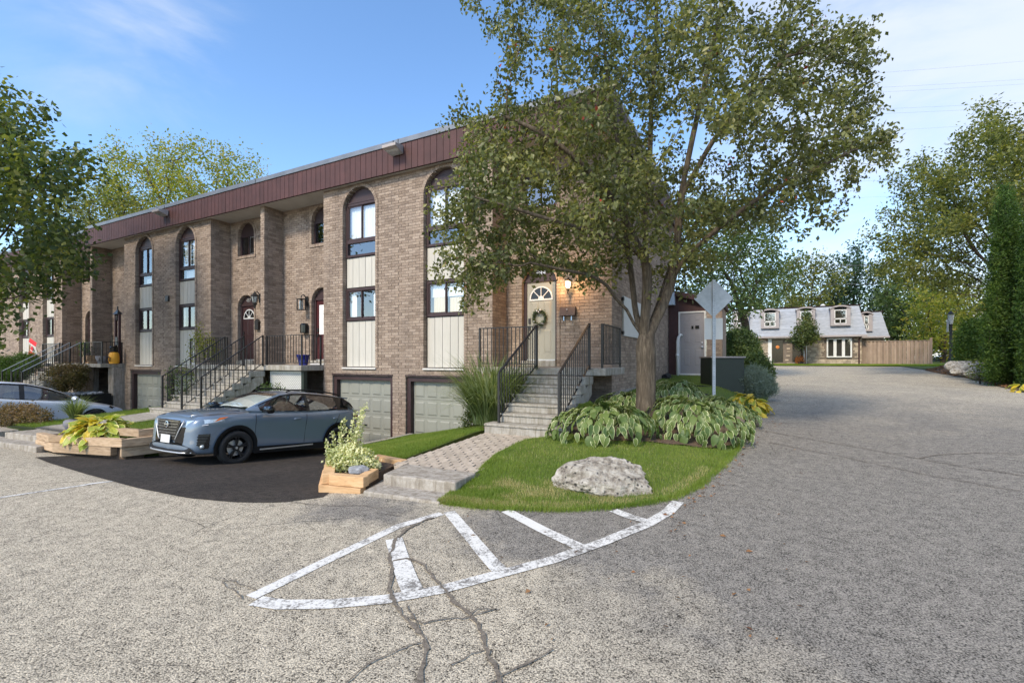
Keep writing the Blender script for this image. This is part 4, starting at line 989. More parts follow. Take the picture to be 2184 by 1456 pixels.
# black hose / edging on side lawn
pts=[onG(px,py,lambda x,y:Lr(x,y)+.03) for px,py in [(1400,826),(1440,829),(1480,836),(1520,846),(1545,852)]]
mb=MB(); mb.tube(pts,.045,6); tag(mb.build('lawn_edging',M['rubber']),'black plastic edging strip between the hostas and the side lawn','edging')
pts=[onG(px,py,lambda x,y:Lr(x,y)+.03) for px,py in [(1395,818),(1450,821),(1500,823),(1560,828)]]
mb=MB(); mb.tube(pts,.02,6); tag(mb.build('garden_hose',M['rubber']),'thin black hose lying across the side lawn','hose')
# ================================================================ SMALL PROPS AT DOORS
def lantern(x,y,z,label,lit=False,style=0,sc=1.):
    t=thing('wall_lantern',label,'wall lamp',(x,y,z))
    mb=MB(); mb.box(-.045*sc,-.03,-.09,.045*sc,0,.12); mb.tube([(0,-.02,.08),(0,-.10,.16),(0,-.16,.12),(0,-.16,.08)],.012,6); mb.build('bracket',M['black'],t,local=True)
    cx=(0,-.16)
    if style==0:
        mb=MB(); mb.lathe((0,-.16,-.12),[(.012,-.14),(.03,-.05),(.05,-.02),(.052,0)],6); 
        for k in range(6):
            a=k*math.pi/3; mb.tube([(.05*math.cos(a),-.16+.05*math.sin(a),-.12),(.085*math.cos(a),-.16+.085*math.sin(a),.04)],.006,4)
        mb.lathe((0,-.16,.04),[(.09,0),(.095,.015),(.04,.07),(.015,.09),(.012,.12)],6)
        mb.build('cage',M['black'],t,local=True)
        mb=MB(); mb.lathe((0,-.16,-.11),[(.042,0),(.075,.14)],6); mb.build('lamp_glass',M['bulb'] if lit else M['lens'],t,local=True)
    else:
        mb=MB(); mb.box(-.07,-.23,-.20,.07,-.09,-.185); mb.box(-.07,-.23,.04,.07,-.09,.06)
        for sx_ in (-.06,.06):
            for sy_ in (-.22,-.1): mb.box(sx_-.01,sy_-.01,-.19,sx_+.01,sy_+.01,.05)
        mb.build('cage',M['black'],t,local=True); mb=MB(); mb.lathe((0,-.16,-.18),[(.04,0),(.04,.2)],8); mb.build('lamp_glass',M['lens'],t,local=True)
    return t
p=WY(1211,606,E-.16); lantern(p.x,E-.002,p.z+.02,'lit wall lantern glowing orange right of the tan front door',True,sc=1)
pl=bpy.data.lights.new('lantern_light','POINT'); pl.energy=14; pl.color=(1,.55,.22); pl.shadow_soft_size=.05
po=bpy.data.objects.new('lantern_light',pl); COL.objects.link(po); po.location=(p.x,E-.30,p.z)
p=WY(548,636,E-.16); t=lantern(p.x,E-.002,p.z,'black wall lantern beside the arched brown door, on the divider wall side'); t.scale=(1.5,1.5,1.5)
p=WY(647,643,E-.16); t=lantern(p.x,E-.002,p.z,'square black wall lantern left of the dark red door',style=1); t.scale=(1.5,1.5,1.5)
def mailbox(px,py,label,w_=.40,h_=.22,top=True,curved=False):
    p=WY(px,py,E-.06); t=thing('mailbox',label,'mailbox',(p.x,E-.004,p.z))
    mb=MB()
    if not curved: mb.add([(-w_/2,0,-h_/2),(w_/2,0,-h_/2),(w_/2,-.12,-h_/2),(-w_/2,-.12,-h_/2),(-w_/2,0,h_/2),(w_/2,0,h_/2),(w_/2,-.07,h_/2),(-w_/2,-.07,h_/2)],[(0,1,2,3),(7,6,5,4),(0,4,5,1),(1,5,6,2),(2,6,7,3),(3,7,4,0)])
    else: mb.lathe((0,-.07,0),[(.13,-h_/2),(.14,-h_/2+.03),(.14,h_/2-.06),(.10,h_/2)],12)
    mb.build('box',M['gloss'] if curved else M['terra'],t,local=True,bevel=.008)
    mb=MB(); mb.lathe((0,-.115,h_*.2),[(.012,-.01),(.012,.01)],8,ax='y'); mb.build('lock',M['silver'],t,local=True)
    if top:
        for sx_ in (-.10,.10):
            mb=MB(); mb.tube([(sx_,-.06,-h_/2),(sx_,-.07,-h_/2-.12),(sx_,-.11,-h_/2-.14)],.014,6); mb.build('paper_hook',M['chrome'],t,local=True)
    return t
mailbox(1211,664,'brown wall mailbox with two paper hooks right of the tan door',.41,.22)
mailbox(650,700,'black rounded mailbox with a small white label left of the dark red door',.3,.34,False,True)
p=WY(552,694,E); t=thing('mailbox','small black ornate mailbox on the wall right of the brown door','mailbox',(p.x,E-.004,p.z))
mb=MB(); mb.box(-.1,-.1,-.16,.1,0,.12); mb.add([(-.14,-.1,.12),(.14,-.1,.12),(0,-.1,.24),(-.14,0,.12),(.14,0,.12),(0,0,.24)],[(0,1,2),(5,4,3),(0,2,5,3),(1,4,5,2),(0,3,4,1)]); mb.build('box',M['black'],t,local=True)
# wreath
wp=WY(1150,677,E+.06); t=thing('door_wreath','dark green wreath with silver bow and baubles on the tan door','wreath',(wp.x,E+.09,wp.z))
V=[];Fc=[];mi=[]
rs=np.random.RandomState(3)
for i in range(900):
    a=rs.uniform(0,2*math.pi); rr=.17+rs.normal(0,.028); c=Vector((rr*math.cos(a),-rs.uniform(.0,.07),rr*math.sin(a)*1.08)); d=Vector(rs.normal(size=3)).normalized()*.035; e=Vector(rs.normal(size=3)).normalized()*.009
    b=len(V); V+= [c-e,c+d,c+e]; Fc.append((b,b+1,b+2))
npmesh('wreath_greenery',[tuple(v) for v in V],Fc,M['farleaf'],t).location=(0,0,0)
mb=MB()
pts=[(.17*math.cos(a*math.pi/12),-.02,.18*math.sin(a*math.pi/12)) for a in range(25)]; mb.tube(pts,.03,6); mb.build('wreath_ring',M['tgreen'],t,local=True)
for (x,z,r) in [(-.05,.17,.03),(.05,.19,.035),(.0,.14,.025),(-.13,-.1,.02)]:
    mb=MB(); mb.lathe((x,-.07,z),[(.005,-r),(r*.7,-r*.7),(r,0),(r*.7,r*.7),(.005,r)],10); mb.build('bauble',M['silver'],t,local=True,smooth=True)
for (dx,dz) in [(-.14,-.02),(.13,0.01),(-.06,-.15),(.05,-.14),(-.02,-.17)]:
    mb=MB(); mb.add([(0,-.06,-.17),(dx,-.10,-.17+dz+.03),(dx*1.1,-.06,-.17+dz-.03),(dx*.5,-.12,-.17+dz*.5)],[(0,2,3),(0,3,1),(3,2,1)]); mb.build('bow_loop',M['silver'],t,local=True)
# blue pot
p=WY(647,782,9.85); t=thing('blue_flowerpot','glossy dark blue flowerpot at the edge of the landing by the red door','flowerpot',(p.x,9.85,LZ)); mb=MB(); mb.lathe((0,0,0),[(.12,0),(.17,.22),(.19,.28),(.20,.30),(.20,.33),(.17,.33),(.16,.25)],20); mb.build('pot',M['blue'],t,local=True,smooth=True)
mb=MB(); mb.lathe((0,0,.26),[(.16,0),(.15,.01)],16); mb.build('soil',M['soil'],t,local=True)
# white newspapers / mat by door
mb=MB(); mb.box(-12.95,10.55,LZ+.002,-12.2,10.9,LZ+.05); tag(mb.build('door_mat',M['white'],bevel=.01),'white mat on the landing below the dark red door','mat')
# far porch props
p=WY(246,775,10.0); t=thing('wet_vacuum','yellow canister with black lid on the far porch','canister',(p.x,9.95,LZ))
mb=MB(); mb.lathe((0,0,0),[(.15,0),(.18,.05),(.19,.25),(.17,.42),(.12,.5)],16); mb.build('tank',M['yellow'],t,local=True,smooth=True)
mb=MB(); mb.lathe((0,0,.49),[(.14,0),(.15,.2),(.11,.26)],14); mb.tube([(-.13,0,.6),(-.15,0,1.2)],.025,6); mb.build('lid',M['gloss'],t,local=True)
mb=MB(); mb.tube([(.08,-.18,.1),(.15,-.2,.25),(0,-.21,.3),(-.12,-.19,.2)],.022,6); mb.build('hose',M['black'],t,local=True)
t=thing('lantern_post','tall dark brown two-post lantern frame on the far porch','lantern post',(-24.75,10.2,LZ))
for dx in (-.16,.16):
    mb=MB(); mb.box(dx-.04,-.04,0,dx+.04,.04,2.15); mb.build('post',M['brownboard'],t,local=True)
mb=MB(); mb.add([(-.22,-.1,2.15),(.22,-.1,2.15),(.22,.1,2.15),(-.22,.1,2.15),(0,0,2.38)],[(3,2,1,0),(0,1,4),(1,2,4),(2,3,4),(3,0,4)]); mb.tube([(0,0,2.36),(0,0,2.5)],.03,6); mb.lathe((0,0,1.85),[(.02,0),(.07,.05),(.08,.2),(.02,.3)],8); mb.build('lantern',M['black'],t,local=True)
mb=MB(); mb.box(-.1,-.05,.8,.1,0,1.15); mb.build('box',M['black'],t,local=True)
for k,(px,r,mt,lb) in enumerate([(226,.36,'greypot','large dark round planter on the far porch'),(196,.2,'timber','small wooden stand with pots on the far porch')]):
    p=WY(px,780,9.85); t=thing('porch_planter',lb,'planter',(p.x,9.85,LZ)); mb=MB(); mb.lathe((0,0,0),[(r*.7,0),(r*.95,.2),(r,.33),(r*.9,.33)],14); mb.build('pot',M[mt],t,local=True)
mb=MB(); p=WY(192,775,9.8); mb.box(p.x-.3,9.7,LZ,p.x+.1,10,LZ+.05); 
for q in (-.28,.06): mb.box(p.x+q,9.72,LZ+.05,p.x+q+.03,9.98,LZ+.32)
mb.box(p.x-.3,9.7,LZ+.32,p.x+.1,10,LZ+.36); tag(mb.build('porch_bench',M['timber']),'low wooden bench on the far porch left of the dark planter','bench')
# flag
fp=WY(64,770,8.9); t=thing('garden_flag','small red and white maple leaf flag in the hedge at the left','flag',(fp.x,fp.y,1.48))
u=Vector((.91,.10,-.38)); v=Vector((-.35,.05,-.90))   # along hoist / fly, drooping
O=Vector((0,0,1.15))
def q3(a0,a1,b0,b1,m,nm):
    mb=MB(); n=6; V=[];Fc=[]
    for i in range(n+1):
        for j in range(2):
            a=a0+(a1-a0)*j; b=b0+(b1-b0)*i/n; P_=O+u*(.62*a)+v*(.82*b)+Vector((0,-.03*math.sin(b*7),0)); V.append(P_)
    for i in range(n): Fc.append((2*i,2*i+1,2*i+3,2*i+2))
    mb.add(V,Fc); return mb.build(nm,m,t,local=True)
q3(0,1,0,.25,M['red'],'red_band'); q3(0,1,.25,.75,M['white'],'white_band'); q3(0,1,.75,1,M['red'],'red_band')
lf=[(0,-.5),(.12,-.28),(.3,-.36),(.24,-.05),(.46,.0),(.3,.2),(.34,.3),(.06,.26),(.04,.5),(-.04,.5),(-.06,.26),(-.34,.3),(-.3,.2),(-.46,0),(-.24,-.05),(-.3,-.36),(-.12,-.28)]
mb=MB(); c_=O+u*.31+v*.41+Vector((0,-.035,0)); mb.add([c_+u*(x*.30)+v*(z*.30) for z,x in [(b,a) for a,b in lf]],[tuple(range(len(lf)))]); mb.build('maple_emblem',M['red'],t,local=True)
mb=MB(); mb.tube([O-v*.02,O+v*.85+Vector((0,0,-.0))],.012,5); mb.tube([O,(0,0,-.6)],.012,5); mb.build('flag_stick',M['timber'],t,local=True)
# ================================================================ ROAD MARKINGS + CRACKS
def strip(name,pts,w,mat,dz=.005,kind='structure',parent=None,wj=0):
    P=[Vector((p.x,p.y)) for p in pts]; wob=0.
    # resample
    Q=[]
    for a,b in zip(P,P[1:]):
        n=max(1,int((b-a).length/(.04 if wj else .06)))
        for i in range(n): Q.append(a.lerp(b,i/n))
    Q.append(P[-1]); V=[];Fc=[]
    if wj>0:
        ph=random.uniform(0,9); Q=[q+Vector((math.sin(i*.9+ph)*.008+random.uniform(-.009,.009),math.cos(i*.55+ph)*.010+random.uniform(-.009,.009))) for i,q in enumerate(Q)]
    for i,q in enumerate(Q):
        d=(Q[min(i+1,len(Q)-1)]-Q[max(i-1,0)]).normalized(); n=Vector((-d.y,d.x)); ww=w/2*(1+random.uniform(-wj,wj))
        for k in (-1,-.33,.33,1):
            r=q+n*ww*k; V.append((r.x,r.y,G_(r.x,r.y)+dz))
    for i in range(len(Q)-1):
        for k in range(3): Fc.append((i*4+k,i*4+4+k,i*4+5+k,i*4+1+k))
    mb=MB(); mb.add(V,Fc); o=mb.build(name,mat,parent,smooth=True); tag(o,kind=kind); return o
g=lambda *L:[onG(*p) for p in L]
strip('road_marking',g((535,1274),(700,1194),(850,1122),(942,1095)),.115,M['paint'])
strip('road_marking',g((545,1282),(600,1290),(700,1289),(820,1279),(940,1258),(1060,1226),(1180,1194),(1290,1155),(1380,1118),(1425,1092),(1446,1070)),.125,M['paint'],.007)
strip('road_marking',g((958,1092),(1000,1142),(1040,1190),(1072,1224)),.125,M['paint'],.009)
strip('road_marking',g((1080,1090),(1160,1132),(1246,1172)),.125,M['paint'],.009)
strip('road_marking',g((1308,1089),(1345,1103),(1382,1114)),.115,M['paint'],.009)
strip('road_marking',g((840,1150),(852,1190),(868,1235),(880,1262)),.15,M['paint'],.009)
strip('road_marking',g((-60,1072),(0,1061),(120,1043),(248,1025)),.09,M['paint'])
def crk(L,w): strip('sealed_crack',g(*L),w,M['seal'],.0115,wj=.6)
crk([(925,1104),(880,1122),(845,1148),(832,1178),(836,1210),(832,1250),(838,1290),(868,1318),(895,1350),(908,1395),(897,1456),(890,1500)],.026)
crk([(838,1196),(870,1192),(905,1206),(930,1240),(958,1270),(992,1300),(1020,1335),(1045,1390),(1062,1456),(1070,1520)],.024)
for L_ in ([(868,1318),(905,1330),(940,1322),(1000,1318),(1060,1300)],[(905,1370),(860,1385),(800,1410),(740,1456)],[(895,1350),(880,1320),(870,1290)],[(1000,1318),(1020,1300),(1045,1300)],[(850,1100),(800,1095)],[(1035,1390),(1000,1400),(960,1420)],[(520,1278),(480,1250),(475,1240)],[(545,1262),(500,1240),(470,1238)]): crk(L_,.010)
crk([(1610,915),(1700,932),(1850,958),(2020,990),(2184,1015),(2260,1030)],.022); crk([(1640,944),(1800,975),(1960,1010),(2184,1050)],.018)
crk([(1960,978),(2000,970),(2100,966),(2184,968)],.02)
crk([(620,1072),(700,1080),(760,1078),(820,1085)],.012); crk([(1045,1456),(1120,1420),(1180,1390)],.012)
# curb-side details : few twigs & leaves on the asphalt
V=[];Fc=[]
rs=np.random.RandomState(5)
for i in range(150):
    px=rs.uniform(950,1750); py=rs.uniform(860,1400)
    if rs.rand()<.6: px=1450+rs.uniform(-20,220); py=1090-(px-1450)*1.0+rs.uniform(-10,40)
    p=onG(px,max(860,py)); 
    if segd(p.x,p.y,OUT)<.0 or p.x<OUT[0][0]: continue
    z=max(G_(p.x,p.y),0)+.012; a=rs.uniform(0,6.28); s_=rs.uniform(.012,.03); dx,dy=math.cos(a)*s_,math.sin(a)*s_; b=len(V)
    V+= [(p.x-dx,p.y-dy,G_(p.x,p.y)+.012),(p.x-dy*.6,p.y+dx*.6,G_(p.x,p.y)+.024),(p.x+dx,p.y+dy,G_(p.x,p.y)+.013),(p.x+dy*.6,p.y-dx*.6,G_(p.x,p.y)+.014)]; Fc.append((b,b+1,b+2,b+3))
tag(npmesh('fallen_leaves',V,Fc,M['mulchleaf']),'small fallen leaves scattered on asphalt along the lawn edge','leaves',kind='stuff')
# ================================================================ VEGETATION
def inpoly(x,y,P):
    c=np.zeros(len(x),bool); n=len(P)
    for i in range(n):
        x1,y1=P[i];x2,y2=P[(i+1)%n]
        if y1==y2: continue
        m=((y1>y)!=(y2>y))&(x<(x2-x1)*(y-y1)/(y2-y1)+x1); c^=m
    return c
def distpoly(x,y,P):
    d=np.full(len(x),1e9); n=len(P)
    for i in range(n):
        a=np.array(P[i],float);b=np.array(P[(i+1)%n],float); v=b-a; L2=(v**2).sum()
        t=np.clip(((x-a[0])*v[0]+(y-a[1])*v[1])/L2,0,1); d=np.minimum(d,np.hypot(x-a[0]-t*v[0],y-a[1]-t*v[1]))
    return d
def Wn(px,py,cz):
    t=(px-CX)/F; return np.stack([cz*(C_*t-S_),cz*(S_*t+C_),H-(py-HY)/F*cz],1)
def sample_outline(P,n,cz,thick,rs,clump=0,cr=0,edge=60,holes=0):
    """points in a crown: outline seen from the street, real depth by thickness"""
    xs=[p[0] for p in P]; ys_=[p[1] for p in P]
    def raw(k):
        out=[]
        while sum(len(o) for o in out)<k:
            x=rs.uniform(min(xs),max(xs),k*3); y=rs.uniform(min(ys_),max(ys_),k*3); m=inpoly(x,y,P); x=x[m];y=y[m]
            d=distpoly(x,y,P)/edge; q=np.clip(d,0.04,1)**.5; z=cz+rs.uniform(-1,1,len(x))*thick*q; out.append(np.stack([x,y,z],1))
        return np.concatenate(out)[:k]
    if clump:
        c=raw(clump); i=rs.randint(0,clump,n); p=c[i]+rs.normal(size=(n,3))*np.array([cr/cz*F,cr/cz*F*.75,cr])
        # flatter clumps
        return Wn(p[:,0],p[:,1],p[:,2])
    p=raw(n); return Wn(p[:,0],p[:,1],p[:,2])
def grow(attr,init,step,kill,infl,rs,maxit=400,grav=0.):
    pos=[];par=[]
    for chain,p0 in init:
        prev=p0
        if prev=='last': prev=len(pos)-1
        for c in chain: pos.append(np.array(c,float)); par.append(prev); prev=len(pos)-1
    N=len(attr); alive=np.ones(N,bool); nd_=np.full(N,1e9); ni=np.zeros(N,int)
    def upd(s):
        for i in range(s,len(pos)):
            d=np.linalg.norm(attr-pos[i],axis=1); m=d<nd_; nd_[m]=d[m]; ni[m]=i
    upd(0); cnt={}
    for it in range(maxit):
        alive&=nd_>kill
        act=alive&(nd_<infl)
        if not act.any(): break
        idx=ni[act]; dirs=attr[act]-np.array(pos)[idx]; dirs/=np.linalg.norm(dirs,axis=1)[:,None]+1e-9
        u,inv=np.unique(idx,return_inverse=True); sm=np.zeros((len(u),3)); np.add.at(sm,inv,dirs)
        s=len(pos)
        for k,i in enumerate(u):
            if cnt.get(i,0)>=3: 
                jj=act.nonzero()[0][inv==k]; alive[jj[nd_[jj]<step*3]]=False
                if cnt.get(i,0)>=6: alive[jj]=False; continue
            d=sm[k]; l=np.linalg.norm(d); d=d/(l+1e-9)+rs.normal(size=3)*.18; d[2]+=grav
            d/=np.linalg.norm(d); q=pos[i]+d*step; pos.append(q); par.append(i); cnt[i]=cnt.get(i,0)+1
        if len(pos)==s: break
        upd(s)
        if len(pos)>12000: break
    return np.array(pos),np.array(par)
def radii(pos,par,r0,rt,p=2.3):
    n=len(pos); cnt=np.zeros(n); ch=np.zeros(n,int)
    for i in range(n):
        if par[i]>=0: ch[par[i]]+=1
    tips=(ch==0).astype(float)
    for i in range(n-1,-1,-1):
        if par[i]>=0: tips[par[i]]+=tips[i]
    e=math.log(rt/r0)/math.log(max(2,tips[0])); return r0*np.maximum(tips,1)**e, ch
def branches(name,pos,par,rad,mat,parent,minr=0,smooth=True):
    m=(par>=0)&(rad>=minr)&(rad<=.035); idx=np.nonzero(m)[0]
    for lo,hi,n in ((0,.03,4),(.03,.08,6),(.08,9,12)):
        pass
    V=[];Fc=[];b=0
    for lo,hi,n in ((0,.025,4),(.025,9,9)):
        s=idx[(rad[idx]>=lo)&(rad[idx]<hi)]
        if len(s)==0: continue
        A=pos[par[s]]; B=pos[s]; d=B-A; L=np.linalg.norm(d,axis=1)[:,None]+1e-9; d=d/L
        ref=np.tile([0.31,.12,.94],(len(s),1)); ref[np.abs((d*ref).sum(1))>.93]=[1,0,0]
        x=np.cross(d,ref); x/=np.linalg.norm(x,axis=1)[:,None]; y=np.cross(d,x)
        ra=np.minimum(rad[par[s]],rad[s]*1.25); rb_=rad[s]
        a=np.arange(n)*2*math.pi/n; ca=np.cos(a)[None,:,None]; sa=np.sin(a)[None,:,None]
        ringo=x[:,None,:]*ca+y[:,None,:]*sa
        VA=A[:,None,:]-d[:,None,:]*0.15*ra[:,None,None]+ringo*ra[:,None,None]; VB=B[:,None,:]+d[:,None,:]*.25*rb_[:,None,None]+ringo*rb_[:,None,None]
        V.append(np.concatenate([VA,VB],1).reshape(-1,3)); k=np.arange(n); k2=(k+1)%n
        f=np.stack([k,k2,k2+n,k+n],1)[None]+ (b+np.arange(len(s))*2*n)[:,None,None]; Fc.append(f.reshape(-1,4)); b+=len(s)*2*n
    # thick limbs: continuous tapered tubes following the strongest child
    n=len(pos); best=[-1]*n; kids=[[] for _ in range(n)]
    for i in range(n):
        if par[i]>=0: kids[par[i]].append(i)
    starts=[0]
    N=14
    while starts:
        s=starts.pop(); ch_=[s] if par[s]<0 else [par[s],s]; first=len(ch_)-1
        while True:
            c=ch_[-1]; ks=sorted(kids[c],key=lambda q:-rad[q])
            for q in ks[1:]:
                if rad[q]>.035: starts.append(q)
            if not ks or rad[ks[0]]<=.03: 
                break
            ch_.append(ks[0])
        if len(ch_)<2: continue
        P=pos[ch_].copy(); rr=rad[ch_].copy(); 
        if first==1: rr[0]=rr[1]*1.15
        if len(P)>4:
            Q=P.copy(); Q[1:-1]=(P[:-2]+2*P[1:-1]+P[2:])/4; P=Q; r2=rr.copy(); r2[1:-1]=(rr[:-2]+2*rr[1:-1]+rr[2:])/4; rr=r2
        V_=[];x=None
        for i in range(len(P)):
            d=P[min(i+1,len(P)-1)]-P[max(i-1,0)]; d=d/(np.linalg.norm(d)+1e-9)
            if x is None: x=np.cross(d,[.31,.9,.1])
            x=x-d*(x@d); x/=np.linalg.norm(x); y=np.cross(d,x)
            for k in range(N):
                a=2*math.pi*k/N; q=rr[i]*(1+.07*math.sin(a*3+i*.35)+.04*math.sin(a*5-i*.5)); V_.append(P[i]+(x*math.cos(a)+y*math.sin(a))*q)
        V.append(np.array(V_)); k=np.arange(N); k2=(k+1)%N
        f=np.stack([k,k2,k2+N,k+N],1)[None]+(b+np.arange(len(P)-1)*N)[:,None,None]; Fc.append(f.reshape(-1,4)); b+=len(P)*N
    return npmesh(name,np.concatenate(V),np.concatenate(Fc),mat,parent,smooth)
def leafcloud(name,C,k,size,spread,mat,parent,rs,wf=.5,fold=.25,droop=0,flat=0.,outward=None):
    n=len(C)*k; c=np.repeat(C,k,0)+rs.normal(size=(n,3))*spread
    d=rs.normal(size=(n,3)); d[:,2]-=droop; d/=np.linalg.norm(d,axis=1)[:,None]
    r=rs.normal(size=(n,3)); r[:,2]+=flat*3; s=np.cross(d,r); s/=np.linalg.norm(s,axis=1)[:,None]+1e-9; nn=np.cross(d,s)
    L=size*rs.uniform(.6,1.25,n)[:,None]; w_=L*wf*.5
    v0=c; v1=c+d*L*.5+s*w_+nn*L*fold*.3; v2=c+d*L; v3=c+d*L*.5-s*w_+nn*L*fold*.3
    V=np.stack([v0,v1,v2,v3],1).reshape(-1,3); b=(np.arange(n)*4)[:,None]
    T=np.concatenate([b+[0,1,2],b+[0,2,3]],0)
    return tag(npmesh(name,V,T,mat,parent),kind=None)
def tree(name,label,cat,base,outline,cz,thick,nattr,step,leafk,leafs,spread,lmat,bmat,rt,seed,chains=None,clump=0,cr=0,kill=None,infl=None,edge=60,r0=.006,minr=0,thinlim=None,droop=0,flat=0,grav=0,group=None,wf=.5,minz=None,fill=0):
    rs=np.random.RandomState(seed)
    at=sample_outline(outline,nattr,cz,thick,rs,clump,cr,edge)
    if minz is not None: at=at[at[:,2]>minz]
    t=thing(name,label,cat,base,group)
    init=chains or [([np.array(base)+np.array([0,0,step*i]) for i in range(int(max(2,(at[:,2].min()-base[2])/step*.9)))],-1)]
    pos,par=grow(at,init,step,kill or step*1.8,infl or 99,rs,grav=grav)
    rad,ch=radii(pos,par,r0,rt)
    branches('trunk_and_limbs',pos,par,rad,bmat,t,minr)
    lim=thinlim or r0*3.0; thin=pos[(rad<lim)]
    if chains is None and minz is None: thin=thin[thin[:,2]>base[2]+.2]
    leafcloud('crown',thin,leafk,leafs,spread,lmat,t,rs,droop=droop,flat=flat,wf=wf)
    if fill:
        q=sample_outline(outline,fill,cz,thick*.95,rs,0,0,edge); leafcloud('crown_foliage',q,9,leafs*.9,spread*.8,lmat,t,rs,droop=droop,flat=flat,wf=wf)
    return t,len(thin)
# ---- the big tree
CZT=8.7
def ch(*L): return [np.array(W(px,py,cz)) for px,py,cz in L]
def dens(P,st=.16):
    out=[P[0]]
    for a,b in zip(P,P[1:]):
        n=max(1,int(np.linalg.norm(b-a)/st)); out+=[a+(b-a)*i/n for i in range(1,n+1)]
    return out
trunk=dens(ch((1379,935,CZT),(1379,880,CZT),(1377,800,CZT),(1376,760,CZT),(1374,722,CZT)))
forkL=dens(ch((1373,704,CZT),(1352,672,CZT-.05)))[1:]
init=[(trunk,-1)]; nT=len(trunk)-1
def limb(start,*L):
    P=dens([start]+ch(*L))[1:]; return P
idx={}
def addlimb(key,startidx,*L):
    allp=[p for c,_ in init for p in c]; s=allp[startidx]; P=limb(s,*L); init.append((P,startidx)); idx[key]=(sum(len(c) for c,_ in init)-len(P), sum(len(c) for c,_ in init)-1)
addlimb('a',nT,(1352,690,CZT-.05),(1336,660,CZT-.15)); A_end=idx['a'][1]
addlimb('a1',A_end,(1312,635,CZT-.3),(1295,610,CZT-.5),(1283,600,CZT-.7),(1255,585,CZT-.9),(1200,575,CZT-1.2),(1130,560,CZT-1.4))
addlimb('a2',nT,(1356,670,CZT+.12),(1348,600,CZT+.3),(1338,530,CZT+.4),(1331,450,CZT+.5),(1322,330,CZT+.6),(1300,200,CZT+.7),(1285,60,CZT+.8))
addlimb('b',nT,(1377,670,CZT-.1),(1381,610,CZT-.15),(1378,560,CZT-.2)); B_end=idx['b'][1]
addlimb('b1',B_end,(1345,525,CZT-.5),(1310,510,CZT-.8),(1250,490,CZT-1.2),(1180,470,CZT-1.6),(1080,440,CZT-1.8),(1010,420,CZT-1.9))
addlimb('b2',B_end,(1376,470,CZT-.1),(1385,360,CZT-.1),(1390,220,CZT),(1400,80,CZT+.1),(1400,-60,CZT+.2))
addlimb('b3',B_end,(1340,480,CZT-.5),(1290,400,CZT-.9),(1220,330,CZT-1.2),(1150,280,CZT-1.3),(1080,250,CZT-1.3))
addlimb('c',nT,(1396,690,CZT),(1418,645,CZT),(1436,590,CZT+.1)); C_end=idx['c'][1]
addlimb('c1',C_end,(1446,500,CZT+.2),(1455,400,CZT+.2),(1480,280,CZT+.2),(1510,150,CZT+.3),(1540,0,CZT+.3),(1550,-100,CZT+.4))
addlimb('c2',C_end,(1470,540,CZT-.2),(1540,480,CZT-.6),(1620,420,CZT-.9),(1720,370,CZT-1.1),(1800,330,CZT-1.2))
addlimb('c3',nT,(1405,640,CZT+.3),(1430,560,CZT+.7),(1480,480,CZT+1.1),(1560,430,CZT+1.4))
addlimb('c4',idx['c1'][0]+8,(1520,300,CZT),(1600,200,CZT-.2),(1680,120,CZT-.3))
OUTL=[(945,575),(955,610),(985,640),(1020,632),(1062,600),(1105,555),(1160,535),(1195,555),(1215,600),(1240,575),(1262,630),(1275,580),(1340,540),(1400,585),(1465,610),(1500,585),(1560,570),(1620,540),(1665,510),(1700,500),(1742,440),(1775,430),(1805,370),(1850,355),(1890,330),(1935,300),(1885,280),(1870,210),(1880,170),(1830,60),(1790,80),(1745,10),(1760,-60),(1700,-180),(1560,-260),(1380,-280),(1220,-220),(1080,-120),(1030,0),(1025,75),(1070,110),(1098,190),(1040,220),(990,255),(985,320),(970,360),(945,430),(985,455),(960,500)]
